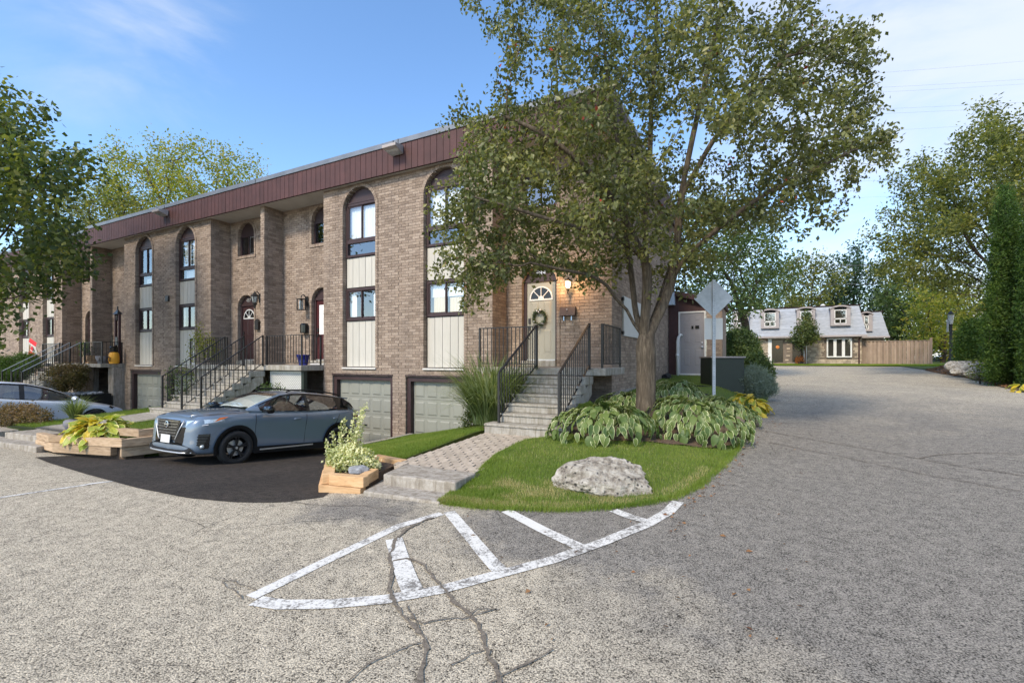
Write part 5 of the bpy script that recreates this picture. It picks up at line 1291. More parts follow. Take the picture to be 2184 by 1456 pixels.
if '--notree' not in __import__('sys').argv:
    rs=np.random.RandomState(11)
    at=sample_outline(OUTL,3700,CZT-.1,2.3,rs,edge=230,clump=330,cr=.27)
    hz_=(at[:,2]-1.65)*F/CZT; kp_=rs.rand(len(at))<np.clip(1.15-hz_/1500,.5,1); at=at[kp_]
    # denser lobes on the left and lower middle
    LOB=[(960,560),(1060,575),(1200,535),(1280,550),(1400,530),(1440,420),(1330,260),(1180,230),(1010,260),(985,330),(960,440)]
    at2=sample_outline(LOB,1300,CZT-.6,1.5,rs,edge=150,clump=110,cr=.26)
    at3=sample_outline([(945,570),(958,612),(990,635),(1040,625),(1090,590),(1120,540),(1080,500),(990,480),(960,510)],260,CZT-1.0,.9,rs,edge=60)
    at4=sample_outline([(985,255),(1060,235),(1120,260),(1130,380),(1060,470),(1000,460),(945,440),(975,370),(988,310)],330,CZT-.9,1.0,rs,edge=60)
    at5=sample_outline([(1700,500),(1775,430),(1805,370),(1850,355),(1932,300),(1885,280),(1870,210),(1830,60),(1760,90),(1680,200),(1640,350),(1650,480)],500,CZT-.6,1.4,rs,edge=80,clump=70,cr=.22)
    at=np.concatenate([at,at2[:850],at3,at4[:260],at5])
    tb=W(1379,935,CZT); t=thing('pear_tree','big pear tree rising from the hosta bed before the end townhouse','tree',(tb.x,tb.y,.25))
    pos,par=grow(at,init,.15,.22,99,rs,maxit=260)
    rad,chn=radii(pos,par,.0040,.175,2.2)
    # trunk flare
    rad[nT+1:]*=.84
    for i in range(3): rad[i]*=1.25-.08*i
    branches('trunk_and_limbs',pos,par,rad,M['bark'],t)
    thin=pos[(rad<.0135)]; pz=pos[:,2]
    print('PEAR',len(pos),len(thin),rad[0],rad[nT])
    leafcloud('crown',thin,max(4,int(64000/len(thin))),.088,.072,M['pear'],t,rs,wf=.62,fold=.5,droop=.35)
    sel=thin[rs.choice(len(thin),70)]; leafcloud('red_leaves',sel,3,.075,.08,leafmat('red_leaf2',[(.25,.03,.02),(.35,.06,.04),(.3,.1,.05)],.3),t,rs,wf=.6)
# ---- left maple
OL=[(-260,150),(-120,170),(0,212),(60,250),(110,310),(165,362),(150,420),(165,450),(195,505),(190,550),(120,605),(75,600),(20,700),(-30,760),(-120,740),(-260,700)]
b=W(-150,960,15); 
tree('maple_tree','dark green maple overhanging the left edge of the view','tree',(b.x,b.y,-.6),OL,15,3.0,1500,.3,28,.17,.22,M['maple'],M['bark2'],.22,21,clump=130,cr=.55,edge=150,wf=.8,flat=.5,droop=.3,kill=.5)
# ---- trees behind the row
def W3(px,py,cz,z): q=W(px,py,cz); return (q.x,q.y,z)
tree('deciduous_tree','tall yellow-green tree behind the townhouse roof','tree',W3(400,800,42,0),[(222,345),(262,315),(300,322),(340,318),(395,296),(440,300),(480,330),(520,345),(565,362),(560,420),(500,500),(400,560),(300,560),(235,500),(240,420)],42,4.5,1100,.75,60,.27,.50,M['yellowleaf'],M['bark2'],.32,31,clump=90,cr=1.1,edge=90,r0=.02,group='trees behind the townhouse row')
tree('deciduous_tree','lower orange-tinged tree behind the roof, right of the maple','tree',W3(190,800,40,0),[(120,420),(165,395),(215,400),(255,425),(290,440),(330,470),(330,560),(200,600),(110,560)],40,4,800,.75,60,.27,.50,M['fargold'],M['bark2'],.3,32,clump=60,cr=1.1,edge=80,r0=.02,group='trees behind the townhouse row')
# ---- trees around the shed
tree('deciduous_tree','dark leafy tree behind the grey shed, branches over its roof','tree',W3(1600,790,27,.8),[(1440,430),(1540,430),(1600,450),(1640,480),(1665,550),(1650,600),(1600,630),(1560,645),(1520,665),(1480,650),(1440,560)],25,4,1500,.4,24,.22,.3,M['farleaf'],M['bark2'],.2,33,clump=130,cr=.7,edge=120,r0=.008,droop=.2)
tree('round_bush','dark round clipped bush between the shed and the road','bush',W3(1590,790,21,.7),[(1545,715),(1562,703),(1590,703),(1612,722),(1620,748),(1615,775),(1545,780)],21,1.0,500,.18,26,.11,.12,M['farleaf'],M['bark2'],.05,34,edge=60,r0=.006,fill=1500)
tree('low_bush','low dark shrub beside the road in front of the round bush','bush',W3(1610,805,18,.6),[(1590,760),(1625,755),(1645,780),(1648,803),(1592,805)],18,.6,300,.15,22,.10,.10,M['farleaf'],M['bark2'],.03,35,edge=40,r0=.006,fill=600)
tree('lavender_bush','grey-green lavender mound spilling onto the road edge','bush',tuple(onG(1612,838)),[(1578,800),(1600,782),(1632,790),(1652,815),(1655,834),(1640,842),(1590,840)],14.3,.6,500,.09,24,.10,.07,M['lav'],M['bark2'],.02,36,edge=40,r0=.003,wf=.16,fill=1500)
# ---- far trees
G1='trees behind the far house'
tree('deciduous_tree','green-gold tree behind the left part of the grey-roofed house','tree',W3(1735,770,62,1.3),[(1680,620),(1690,565),(1720,550),(1755,548),(1785,575),(1795,640),(1790,690),(1670,690)],62,5,700,.8,30,.42,.6,M['fargold'],M['bark2'],.3,41,clump=60,cr=1.1,edge=50,r0=.02,group=G1)
tree('conifer_tree','tall blue-green layered tree behind the grey-roofed house','tree',W3(1835,770,64,1.3),[(1765,680),(1780,600),(1795,560),(1822,540),(1850,548),(1885,575),(1895,640),(1900,700),(1765,700)],64,5,800,.8,34,.5,.6,M['bluegreen'],M['bark2'],.3,42,clump=50,cr=1.2,edge=50,r0=.02,flat=1,group=G1)
tree('conifer_tree','thin dark spruce between the blue-green tree and the tall right tree','tree',W3(1912,770,58,1.3),[(1885,760),(1890,680),(1900,600),(1908,560),(1915,545),(1925,600),(1935,680),(1945,760)],58,2.5,500,.6,34,.4,.4,M['farleaf'],M['bark2'],.2,43,edge=30,r0=.02,group=G1)
tree('deciduous_tree','dark green tree behind the right end of the wooden fence','tree',W3(1960,775,55,1.2),[(1870,720),(1885,650),(1900,610),(1940,600),(2000,610),(2040,640),(2060,700),(2060,770),(1870,772)],55,4.5,1100,.7,36,.42,.55,M['farleaf'],M['bark2'],.3,44,clump=90,cr=1.0,edge=60,r0=.02,group=G1)
tree('deciduous_tree','bright yellow-green tree left of the black street lamp','tree',W3(2010,775,44,1.1),[(1955,700),(1950,650),(1990,610),(2050,600),(2120,620),(2130,680),(2110,740),(2020,745),(1975,740)],44,3.5,800,.6,30,.32,.45,M['yellowleaf'],M['bark2'],.2,45,clump=70,cr=.8,edge=50,r0=.015)
tree('deciduous_tree','low trees behind the roofline left of the house','tree',W3(1640,770,66,1.3),[(1550,700),(1560,620),(1600,590),(1660,570),(1700,600),(1700,690)],66,5,600,.8,30,.42,.6,M['farleaf'],M['bark2'],.3,46,clump=50,cr=1.2,edge=60,r0=.02,group=G1)
tree('deciduous_tree','large spreading tree at the right edge above the cedar','tree',W3(2230,780,26,.8),[(1862,490),(1900,470),(1920,440),(1912,395),(1935,370),(1990,375),(2005,345),(2060,315),(2090,290),(2095,250),(2140,245),(2184,238),(2300,180),(2480,250),(2500,560),(2350,640),(2180,650),(2110,640),(2050,625),(1990,600),(1930,590),(1905,565),(1890,530)],26,5,3800,.42,50,.20,.26,M['fargold'],M['bark2'],.3,47,clump=240,cr=.8,edge=160,r0=.009,droop=.2,flat=.4)
for k,(ol,cz,px) in enumerate([([(2100,810),(2098,700),(2112,560),(2125,440),(2140,385),(2160,420),(2190,520),(2205,700),(2205,810)],19,2150)]):
    tree('cedar_column','tall narrow green cedar at the right edge beside the mulch bed','cedar',W3(px,812,cz,.55),ol,cz,.9,3000,.2,60,.11,.12,M['cedar'],M['bark2'],.10,50+k,edge=50,r0=.006,wf=.35,fill=4500)
tree('cedar_column','second green cedar cut off by the right edge of the picture','cedar',W3(2225,812,17.5,.5),[(2175,820),(2168,700),(2180,520),(2200,430),(2240,430),(2290,560),(2300,820)],17.5,1.0,2600,.22,60,.12,.12,M['cedar'],M['bark2'],.10,52,edge=50,r0=.006,wf=.35,fill=3500)
tree('hedge_bush','rounded bright green hedge bush behind the landscaping stones','bush',W3(2075,790,25,.8),[(2040,760),(2042,710),(2060,685),(2100,680),(2125,700),(2130,770),(2060,775)],25,1.3,600,.25,26,.14,.16,M['cedar'],M['bark2'],.06,54,edge=40,r0=.008,fill=1500)
tree('low_bush','small green shrub before the stones at the foot of the cedar','bush',W3(2090,812,20,.6),[(2060,800),(2065,770),(2090,758),(2115,770),(2125,806)],20,.6,300,.16,22,.10,.12,M['maple'],M['bark2'],.03,55,edge=40,r0=.006)
tree('deciduous_tree','young street tree with a thin trunk before the grey-roofed house','tree',W3(1718,779,41,1.08),[(1686,725),(1690,705),(1705,690),(1716,660),(1728,668),(1745,700),(1746,722),(1730,735),(1710,740)],41,1.1,350,.2,26,.20,.17,M['maple'],M['bark2'],.07,56,edge=25,r0=.01)
tree('low_bush','leafy green shrub in front of the wooden fence','bush',W3(1895,777,43,1.15),[(1872,770),(1875,752),(1900,746),(1918,755),(1922,772)],43,.8,150,.25,24,.22,.18,M['cedar'],M['bark2'],.05,57,edge=20,r0=.01)
# ---- near the left
b=onG(48,925); tree('shrub','low mixed green and bronze shrub at the left edge above the slab steps','bush',W3(45,930,12.9,-.25),[(-40,870),(20,862),(70,864),(108,876),(110,905),(60,920),(-40,915)],12.9,.6,500,.1,20,.06,.07,M['red_leaf'],M['bark2'],.02,61,edge=40,r0=.003,fill=700)
tree('shrub','bronze and green bush beside the far stairs behind the white car','bush',W3(140,860,20,0),[(95,800),(110,785),(150,778),(180,782),(185,800),(170,830),(100,835),(85,820)],20,.9,500,.15,22,.10,.10,M['red_leaf'],M['bark2'],.04,62,edge=40,r0=.005,fill=700)
tree('hedge_bush','dense green evergreen bush left of the far stairs','bush',W3(20,850,20.5,0),[(-60,770),(-10,765),(40,757),(75,755),(90,775),(60,800),(30,835),(-60,840)],21.5,1.0,800,.16,24,.10,.10,M['cedar'],M['bark2'],.05,63,edge=40,r0=.005,wf=.3,fill=2500)
tree('potted_bush','green potted shrub on the far porch by the arched doorway','bush',W3(180,770,21.5,LZ),[(168,760),(170,732),(180,722),(192,735),(190,765)],21.5,.3,160,.12,18,.09,.08,M['cedar'],M['bark2'],.02,64,edge=15,r0=.005)
tree('flowering_plants','tall yellowing potted flowers on the landing left of the brown door','plant',W3(440,775,16.2,LZ),[(402,770),(402,720),(410,705),(420,690),(435,700),(450,712),(470,735),(472,770)],16.2,.35,300,.1,12,.07,.07,M['yellowleaf'],M['bark2'],.012,65,edge=30,r0=.003)
tree('climbing_plant','leafy plants climbing the left side of the wide stairs','plant',W3(378,870,14.3,.0),[(350,865),(352,800),(345,790),(360,780),(380,790),(400,770),(418,795),(415,830),(400,865)],14.3,.35,300,.12,14,.07,.08,M['maple'],M['bark2'],.015,66,edge=30,r0=.003)
tree('shrub','dark green shrub in front of the white lattice behind the blue car','bush',W3(580,850,13.4,-.2),[(548,840),(555,822),(575,815),(600,820),(612,838),(600,850)],13.5,.4,200,.1,18,.07,.07,M['farleaf'],M['bark2'],.015,67,edge=20,r0=.003)
# ---- variegated shrub in the planter: upright stems
rs=np.random.RandomState(9)
t=thing('variegated_shrub','cream and green variegated shrub with tall spikes in the orange planter','shrub',(-4.95,4.9,.1))
V=[];stems=MB();C=[]
czs=6.6
for (bx,by,tx,ty) in [(745,975,775,868),(748,970,781,860),(742,980,758,875),(725,985,728,898),(730,985,735,890),(720,985,709,920),(705,985,695,937),(760,985,775,905),(736,985,724,918),(752,978,770,880),(715,990,700,960),(735,985,745,915)]:
    a=W(bx,by,czs); b_=W(tx,ty,czs+rs.uniform(-.25,.25)); L_=(b_-a).length; n=int(L_/.022)
    stems.tube([a,a.lerp(b_,.5)+Vector(rs.normal(size=3)*.01),b_],[.005,.004,.002],5)
    for i in range(n): 
        q=a.lerp(b_,i/n); C.append((q.x,q.y,q.z))
stems.build('stem',M['bark2'],t)
leafcloud('spike_leaves',np.array(C),5,.040,.013,M['euon'],t,rs,wf=.7)
at=sample_outline([(698,985),(705,960),(725,955),(750,948),(780,960),(805,985),(808,1000),(790,1008),(760,1012),(720,1012),(700,1000)],800,czs,.33,rs,edge=40)
leafcloud('leaves',at,9,.045,.025,M['euon'],t,rs,wf=.7)
# ---- reed grass
def tuft(name,label,cat,base,n,hgt,rad,lean,mat,rs,wd=.012,droopf=1.,parent=None,seg=6):
    t=parent or thing(name,label,cat,base); V=[];Fc=[]
    for i in range(n):
        a=rs.uniform(0,2*math.pi); r=rad*math.sqrt(rs.rand()); b_=np.array([base[0]+r*math.cos(a),base[1]+r*math.sin(a),base[2]])
        a2=a+rs.normal(0,.5); h_=hgt*rs.uniform(.55,1.1); ln=lean*rs.uniform(.2,1.2); dr=droopf*rs.uniform(.3,1.2)
        d=np.array([math.cos(a2),math.sin(a2),0]); sd_=np.array([-d[1],d[0],0]); k0=len(V)
        for s in range(seg+1):
            u=s/seg; p=b_+d*(ln*u**1.45)+np.array([0,0,h_*(u-.36*dr*u**2.6)]) ; w_=wd*(1-u**2)*.5+.0008
            V+= [p-sd_*w_,p+sd_*w_]
        for s in range(seg): Fc.append((k0+2*s,k0+2*s+1,k0+2*s+3,k0+2*s+2))
    return t,V,Fc
rs=np.random.RandomState(17)
base=(-5.03,8.75,.28)
t,V,Fc=tuft('reed_grass','tall clump of arching reed grass left of the front stairs','ornamental grass',base,1600,1.85,.42,1.1,None,rs,.022,1.55,seg=8)
npmesh('grass_blades',V,Fc,M['reed'],t)
V=[];Fc=[]
_,V,Fc=tuft('x','','',base,26,2.25,.15,.8,None,rs,.008,1.3,parent=t); npmesh('seed_plumes',V,Fc,M['hay'],t)
C=np.array(V)[-0:][::7]; C=C[C[:,2]>1.8]; leafcloud('seed_heads',C,14,.03,.03,M['hay'],t,rs,wf=.3)
at=sample_outline([(985,905),(985,885),(1020,870),(1060,880),(1062,905),(1030,912)],260,10.4,.3,rs,edge=20); leafcloud('low_leaves',at,8,.06,.05,M['maple'],t,rs)
mb=MB(); 
o=gsheet('soil_bed',M['soil'],[(-6.3,9.0),(-4.55,7.85)],[(-6.6,10.25),(-4.5,9.4)],10,6,lambda x,y:Ll(x,y)+.02+.015*math.sin(x*17)*math.sin(y*13)); tag(o,kind='structure')
p=onG(168,905,lambda x,y:-.08); t0=thing('potted_grass','grey pot with spiky green and cream grass beside the slab walk','potted plant',tuple(W(160,912,11.4)))
mb=MB(); mb.lathe((0,0,-.08),[(.10,0),(.17,.06),(.22,.16),(.21,.25),(.17,.29)],16); mb.build('pot',M['greypot'],t0,local=True,smooth=True)
_,V,Fc=tuft('x','','',tuple(W(160,892,11.4)),330,.62,.10,.38,None,rs,.012,1.0,parent=t0); npmesh('grass_blades',V,Fc,M['reed'],t0)
# ---- lawn blades
def blades(name,label,pts,zf,hgt,mat,rs,wd=.0045,parent=None):
    n=len(pts); z=np.array([zf(x,y) for x,y in pts]); b_=np.stack([pts[:,0],pts[:,1],z-.004],1)
    a=rs.uniform(0,2*math.pi,n); ln=rs.uniform(.1,.75,n); h_=hgt*rs.uniform(.5,1.3,n)
    d=np.stack([np.cos(a)*ln*h_,np.sin(a)*ln*h_,h_],1); s=np.stack([-np.sin(a),np.cos(a),0*a],1)*wd*.5
    V=np.stack([b_-s,b_+s,b_+d],1).reshape(-1,3); f=(np.arange(n)*3)[:,None]+[0,1,2]
    return tag(npmesh(name,V,f,mat,parent),label,'grass',kind='stuff')
def samp_sheet(A,B,n,rs):
    A=np.array(A,float);B=np.array(B,float)
    def at_(P,t):
        L=np.concatenate([[0],np.cumsum(np.linalg.norm(np.diff(P,axis=0),axis=1))]); s=t*L[-1]; return np.stack([np.interp(s,L,P[:,0]),np.interp(s,L,P[:,1])],1)
    t=rs.rand(n); u=rs.rand(n); return at_(A,t)*(1-u)[:,None]+at_(B,t)*u[:,None]
rs=np.random.RandomState(23)
HB=[(-3.05,7.9),(-2.7,7.65),(-2.15,7.5),(-1.6,7.75),(-1.2,7.85),(-.75,8.15),(-.3,8.9),(-.1,9.6),(-.1,11.6),(-.9,12.2),(-1.8,12.4),(-3.2,12.0),(-3.2,8)]   # hosta bed
N=230000
pts=samp_sheet([p for p in OUT if p[1]<18],[p for p in INN if p[1]<=20],N,rs)
# area weighting: keep more near the street
keep=(pts[:,1]<8.2)|((rs.rand(N)<.35)); pts=pts[keep]; ib=inpoly(pts[:,0],pts[:,1],HB); pts=pts[~ib]
frn=(rs.rand(len(pts))<.10)&(np.sin(pts[:,0]*3.1+1)*np.sin(pts[:,1]*2.7)>.1)
wob=.35*np.sin(pts[:,0]*9+2*np.sin(pts[:,1]*7))+.25*np.sin(pts[:,1]*17+pts[:,0]*5); dr=np.minimum(np.hypot((pts[:,0]+2.35)/.55,(pts[:,1]-5.05)/.26),np.hypot((pts[:,0]+1.5)/.5,(pts[:,1]-5.08)/.10))+wob; dry=(rs.rand(len(pts))<np.clip(1.25-dr,0,.8))|frn
nearedge=np.array([segd(x,y,OUT) for x,y in pts]); dry|=(nearedge<.22)&(rs.rand(len(pts))<.5)&(pts[:,1]<7)
blades('lawn_grass','short green lawn grass around the limestone boulder',pts[~dry],Lr,.045,M['grass'],rs)
blades('dry_grass','patch of dry straw-coloured grass beside the boulder and lawn edge',pts[dry],Lr,.04,M['hay'],rs)
# tufts overhanging the edge
e=np.array(OUT[:14],float); t_=rs.rand(9000); seg=(t_*(len(e)-1)).astype(int); fr=t_*(len(e)-1)-seg; ep=e[seg]*(1-fr)[:,None]+e[seg+1]*fr[:,None]+rs.normal(size=(9000,2))*[.035,.035]
blades('lawn_edge_grass','ragged grass fringe along the asphalt edge of the front lawn',ep,lambda x,y:A_(x,y)+.01,.05,M['grass'],rs)
pts=samp_sheet([(-5.62,4.97),(-6.1,5.5),(KX+.04,8.22),(KX+.04,10.2)],[(-4.83,4.95),(-4.83,7.6),(-4.6,9.0)],120000,rs)
pts=pts[~((pts[:,0]>-5.65)&(pts[:,1]<5.45))]
blades('lawn_grass','green grass strip between the kerb and the brick paver walk',pts,Ll,.05,M['grass'],rs)
pts=samp_sheet([(-11.75,5.0),(-11.75,9.5)],[(-14.65,5.0),(-14.6,9.5)],50000,rs); blades('lawn_grass','green grass strip behind the weathered planter left of the driveway',pts,Ln,.05,M['grass'],rs)
pts=samp_sheet([(-16.25,5.0),(-16.25,9.5)],[(-17.5,4.9),(-17.5,9.5)],24000,rs); blades('lawn_grass','narrow grass strip between the neighbour walk and the white car',pts,lambda x,y:Ln(x,y),.05,M['grass'],rs)
V=[];Fc=[]
o=gsheet('soil_bed',M['soil'],[(-3.04,7.9),(-2.2,7.5),(-1.4,7.8),(-.6,8.2),(-.25,9.0)],[(-3.04,12.2),(-2.2,12.4),(-1.4,12.3),(-.6,12),(-.12,11.5)],24,24,lambda x,y:Lr(x,y)+.02+.012*math.sin(x*23)*math.sin(y*19)); tag(o,kind='structure')
# ---- hostas: every leaf an object
def hostaleaf(L=.22,Wd=.13,curl=.35,wave=.01,rs=None,mats=None,stalk=.1):
    us=[0,.08,.22,.4,.6,.78,.92,1.0]; ws=[.0,.55,.93,1.0,.85,.55,.22,0]; V=[];Fc=[];mi=[]
    for i,(u,w_) in enumerate(zip(us,ws)):
        z=-curl*L*u*u; y=L*u
        for k,f in enumerate((-1,-.83,0,.83,1)):
            x=f*Wd/2*w_; V.append((x,y+(-.10*L*(abs(f)**2)*w_ if u<.15 else 0),z+.10*Wd*abs(f)*w_*1.3+wave*math.sin(u*11+f*2+i)*abs(f)*1.5))
    for i in range(len(us)-1):
        for k in range(4):
            a=i*5+k; Fc.append((a,a+1,a+6,a+5)); mi.append(1 if k in (0,3) else 0)
    me=bpy.data.meshes.new('leaf'); me.from_pydata(V,[],Fc)
    for m_ in mats: me.materials.append(m_)
    me.polygons.foreach_set('material_index',mi); me.polygons.foreach_set('use_smooth',[True]*len(Fc)); me.update(); return me
def variants(mats,L,Wd): 
    return [hostaleaf(L*random.uniform(.85,1.15),Wd*random.uniform(.85,1.15),c,random.uniform(.004,.013),mats=mats) for c in (.12,.25,.35,.45,.55,.3)]
VG=variants((M['ho_g'],M['ho_w']),.20,.10); VGN=variants((M['ho_g'],M['ho_g']),.21,.125); VY=variants((M['hy_g'],M['hy_w']),.34,.20); VD=variants((M['hd_g'],M['hd_w']),.27,.15); VY2=variants((M['hy_g'],M['hy_w']),.27,.20)
def hosta(label,c,rx,ry,hg,n,vs,rs,gf=None,vs2=None,up=.0,name='hosta_plant'):
    t=thing(name,label,'hosta',c)
    for i in range(n):
        a=rs.uniform(0,2*math.pi); k=math.sqrt(rs.uniform(.015,1.0)) ; el=math.acos(min(1,k))  # dome elevation
        x=rx*k*math.cos(a)*.86; y=ry*k*math.sin(a)*.86; z=hg*(.35+.65*math.sqrt(max(0,1-k*k)))*rs.uniform(.82,1.03) if k<.97 else hg*rs.uniform(.25,.4)
        z=hg*math.sqrt(max(.0,1-k*k))*.85*rs.uniform(.86,1.05)+hg*.14
        pitch=-( .12+1.15*k**1.7 )+rs.normal(0,.22)+up
        yaw=a-math.pi/2+rs.normal(0,.35)
        gz_=(gf(c[0]+x,c[1]+y)-c[2]) if gf else 0
        me=(vs2 if (vs2 and rs.rand()<.25) else vs)[rs.randint(6)]; s=rs.uniform(.75,1.15)
        o=inst('leaf',me,t,(x,y,z+gz_),local=True,rot=(pitch,rs.normal(0,.25),yaw),sc=(s,s,s))
    # stalks
    mb=MB()
    for i in range(26):
        a=rs.uniform(0,6.28); k=rs.uniform(.2,.8); mb.tube([(0,0,-.02),(rx*k*.5*math.cos(a),ry*k*.5*math.sin(a),hg*.5),(rx*k*.75*math.cos(a),ry*k*.75*math.sin(a),hg*.75)],.006,4)
    tag(mb.build('leaf_stalks',M['ho_g'],t,local=True),kind='stuff')
rs=np.random.RandomState(77)
def hp(px,py,cz): q=W(px,py,cz); return (q.x,q.y,Lr(q.x,q.y)-.02)
hosta('dense green and white hosta mound right beside the concrete stairs',hp(1284,0,8.05),1.10,.92,.56,298,VG,rs,Lr,VGN)
hosta('broad-leaved hosta mound right of the tree trunk, nearest the road',hp(1478,0,8.4),1.15,.98,.60,298,VG,rs,Lr,VGN)
hosta('hosta mound behind the tree trunk near the brick wall',hp(1340,0,9.4),.95,.75,.48,220,VG,rs,Lr)
hosta('hosta mound behind the road sign post',hp(1550,0,9.9),.75,.85,.46,230,VG,rs,Lr)
hosta('hosta mound farthest back, in front of the black edging strip',hp(1440,0,10.4),.95,.7,.48,220,VG,rs,Lr)
hosta('golden yellow hosta at the road edge below the lavender mound',hp(1597,0,11.6),.45,.45,.42,60,VD,rs,Lr,VY,up=.35)
hosta('lime and yellow hosta with huge leaves hanging over the weathered planter',tuple(W(212,945,10.35)),.80,.5,.55,150,VY2,rs,None,VD,up=.62)
hosta('small yellow hosta cut off by the right edge of the picture',tuple(W(2190,845,16.3)),.45,.4,.45,40,VD,rs,None,VY,up=.2)
# ================================================================ CARS
def loft(sections,closed_ends=True):
    n=len(sections[0]); V=[p for s in sections for p in s]; Fc=[]
    for i in range(len(sections)-1):
        for k in range(n-1): Fc.append((i*n+k,i*n+k+1,(i+1)*n+k+1,(i+1)*n+k))
    return V,Fc
def recalc(me):
    import bmesh
    bm=bmesh.new(); bm.from_mesh(me); bmesh.ops.recalc_face_normals(bm,faces=bm.faces); bm.to_mesh(me); bm.free()
def evalcopy(o):
    bpy.context.view_layer.update(); dg=bpy.context.evaluated_depsgraph_get(); me=bpy.data.meshes.new_from_object(o.evaluated_get(dg)); return me
def itp(x,P):  # P sorted descending or ascending by x
    P=sorted(P); return interp(x,P)
def lerp_secs(tab,keys,x): return [itp(x,[(r[0],r[k]) for r in tab]) for k in keys]
def car(name,label,body,tab,gh,axles,wr,paint,track=.80,win=None,detail=True,loc=(0,0,0),rot=(0,0,0),archr=.05,kick=True):
    t=thing(name,label,'car',loc,rot=rot)
    secs=[]
    for r in tab:
        x,w_,zb,zbelt,zt=r
        zl=zb+(zbelt-zb)*.18; zm=zb+(zbelt-zb)*.52; zu=zb+(zbelt-zb)*.82
        half=[(0,zb),(w_*.86,zb),(w_*.965,zb+.05),(w_*.985,zl+.03),(w_*.972,zm),(w_*1.0,zu),(w_*.965,zbelt-.015),(w_*.90,zbelt+.015),(w_*.5,zt),(0,zt+.012)]
        full=[(x,y,z) for y,z in half]+[(x,-y,z) for y,z in half[::-1][1:]]
        secs.append(full)
    V,Fc=loft(secs); n=len(secs[0]); Fc.append(tuple(range(n-1,-1,-1))); Fc.append(tuple((len(secs)-1)*n+k for k in range(n)))
    mb=MB(); mb.add(V,Fc); o=mb.build('body',paint,t,local=True,smooth=True); recalc(o.data)
    sb=o.modifiers.new('s','SUBSURF'); sb.levels=2; sb.render_levels=2
    cm=MB()
    for ax in axles:
        for s in (1,-1): cm.lathe((ax,s*.86,wr),[(wr+archr,-.30),(wr+archr,.30)],28,ax='y')
    c=cm.build('cut',paint,t,local=True); recalc(c.data); bo=o.modifiers.new('b','BOOLEAN'); bo.object=c; bo.operation='DIFFERENCE'; bo.solver='EXACT'
    me=evalcopy(o)
    if len(me.polygons)<500: o.modifiers.remove(bo); me=evalcopy(o); print('BOOL FAIL',name)
    o.modifiers.clear(); o.data=me; bpy.data.objects.remove(c)
    me.polygons.foreach_set('use_smooth',[True]*len(me.polygons))
    me.set_sharp_from_angle(angle=R(38))
    # greenhouse
    def gsec(x): return lerp_secs(gh,(1,2,3,4),x)   # yb,zb,yr,zr
    gx=[g_[0] for g_ in gh]; secs=[]
    for x in gx:
        yb,zb,yr,zr=gsec(x); half=[(yb,zb-.06),(yb,zb),(yb+(yr-yb)*.5+.015,zb+(zr-zb)*.5),(yr+.01,zr-.015),(yr-.05,zr+.01),(yr*.4,zr+.03),(0,zr+.035)]
        secs.append([(x,y,z) for y,z in half]+[(x,-y,z) for y,z in half[::-1][1:]])
    V,Fc=loft(secs); nn=len(secs[0])
    def keep(f):
        cx_=sum(V[i][0] for i in f)/4; k=min(i%nn for i in f); k=min(k,nn-2-k)
        if win['ws'][1]+.03<cx_<win['ws'][0]-.03 and k>=4: return False
        if win['side'][3]+.1<cx_<win['side'][0]-.1 and k in (1,2): return False
        return True
    Fc=[f for f in Fc if keep(f)]
    mb=MB(); mb.add(V,Fc); g=mb.build('roof',paint,t,local=True,smooth=True); g.data.set_sharp_from_angle(angle=R(35))
    # glass
    def side(x,v,off):
        yb,zb,yr,zr=gsec(x); y=yb+(yr-yb)*v+.03*v*(1-v)*2; return (x,y+off,zb+(zr-zb)*v)
    def sidewin(x0,x1,vb,vt,nm,s,mat=M['carglass'],off=.008,nx=10):
        V=[];Fc=[]
        for i in range(nx+1):
            x=x0+(x1-x0)*i/nx; b_=vb(x) if callable(vb) else vb; tt=vt(x) if callable(vt) else vt
            for k in range(4):
                p=side(x,b_+(tt-b_)*k/3,off); V.append((p[0],s*p[1],p[2]))
        for i in range(nx):
            for k in range(3):
                q=(i*4+k,i*4+k+1,i*4+5+k,i*4+4+k); Fc.append(q if s<0 else q[::-1])
        mb=MB(); mb.add(V,Fc); return mb.build(nm,mat,t,local=True,smooth=True)
    A,B,C1,Dd=win['side']  # x of A pillar tip, B pillar centre, end, roof end
    for s in (1,-1):
        sidewin(B+.05,B-.06,.0,.93,'door_pillar',s,M['gloss'],.012,3); sidewin(A+.02,Dd-.05,.84,.97,'window_surround',s,M['gloss'],.007,16); sidewin(C1+.10,Dd-.10,.0,.95,'rear_pillar',s,M['gloss'],.014,5)
        sidewin(A-.02,B+.05,.06,.86,'door_window',s,off=.010); sidewin(B-.05,C1+.04,(lambda x:.06+max(0,(C1+.36-x)*1.1)) if kick else .08,.86,'rear_door_window',s,off=.010)
    def topgrid(x0,x1,f0,f1,nm,mat,off=.008,shr=.93):
        V=[];Fc=[]
        for i in range(7):
            x=x0+(x1-x0)*i/6; yb,zb,yr,zr=gsec(x)
            for k in range(9):
                f=-1+2*k/8; y=(yr-.03)*shr*f; z=zr+.035-.025*f*f+off; V.append((x,y,z))
        for i in range(6):
            for k in range(8): Fc.append((i*9+k,i*9+k+1,i*9+10+k,i*9+9+k))
        mb=MB(); mb.add(V,Fc); return mb.build(nm,mat,t,local=True,smooth=True)
    topgrid(win['ws'][0],win['ws'][1],0,1,'windscreen',M['glass'],.012,.97); topgrid(win['rw'][0],win['rw'][1],0,1,'rear_window',M['carglass'],.012,.85)
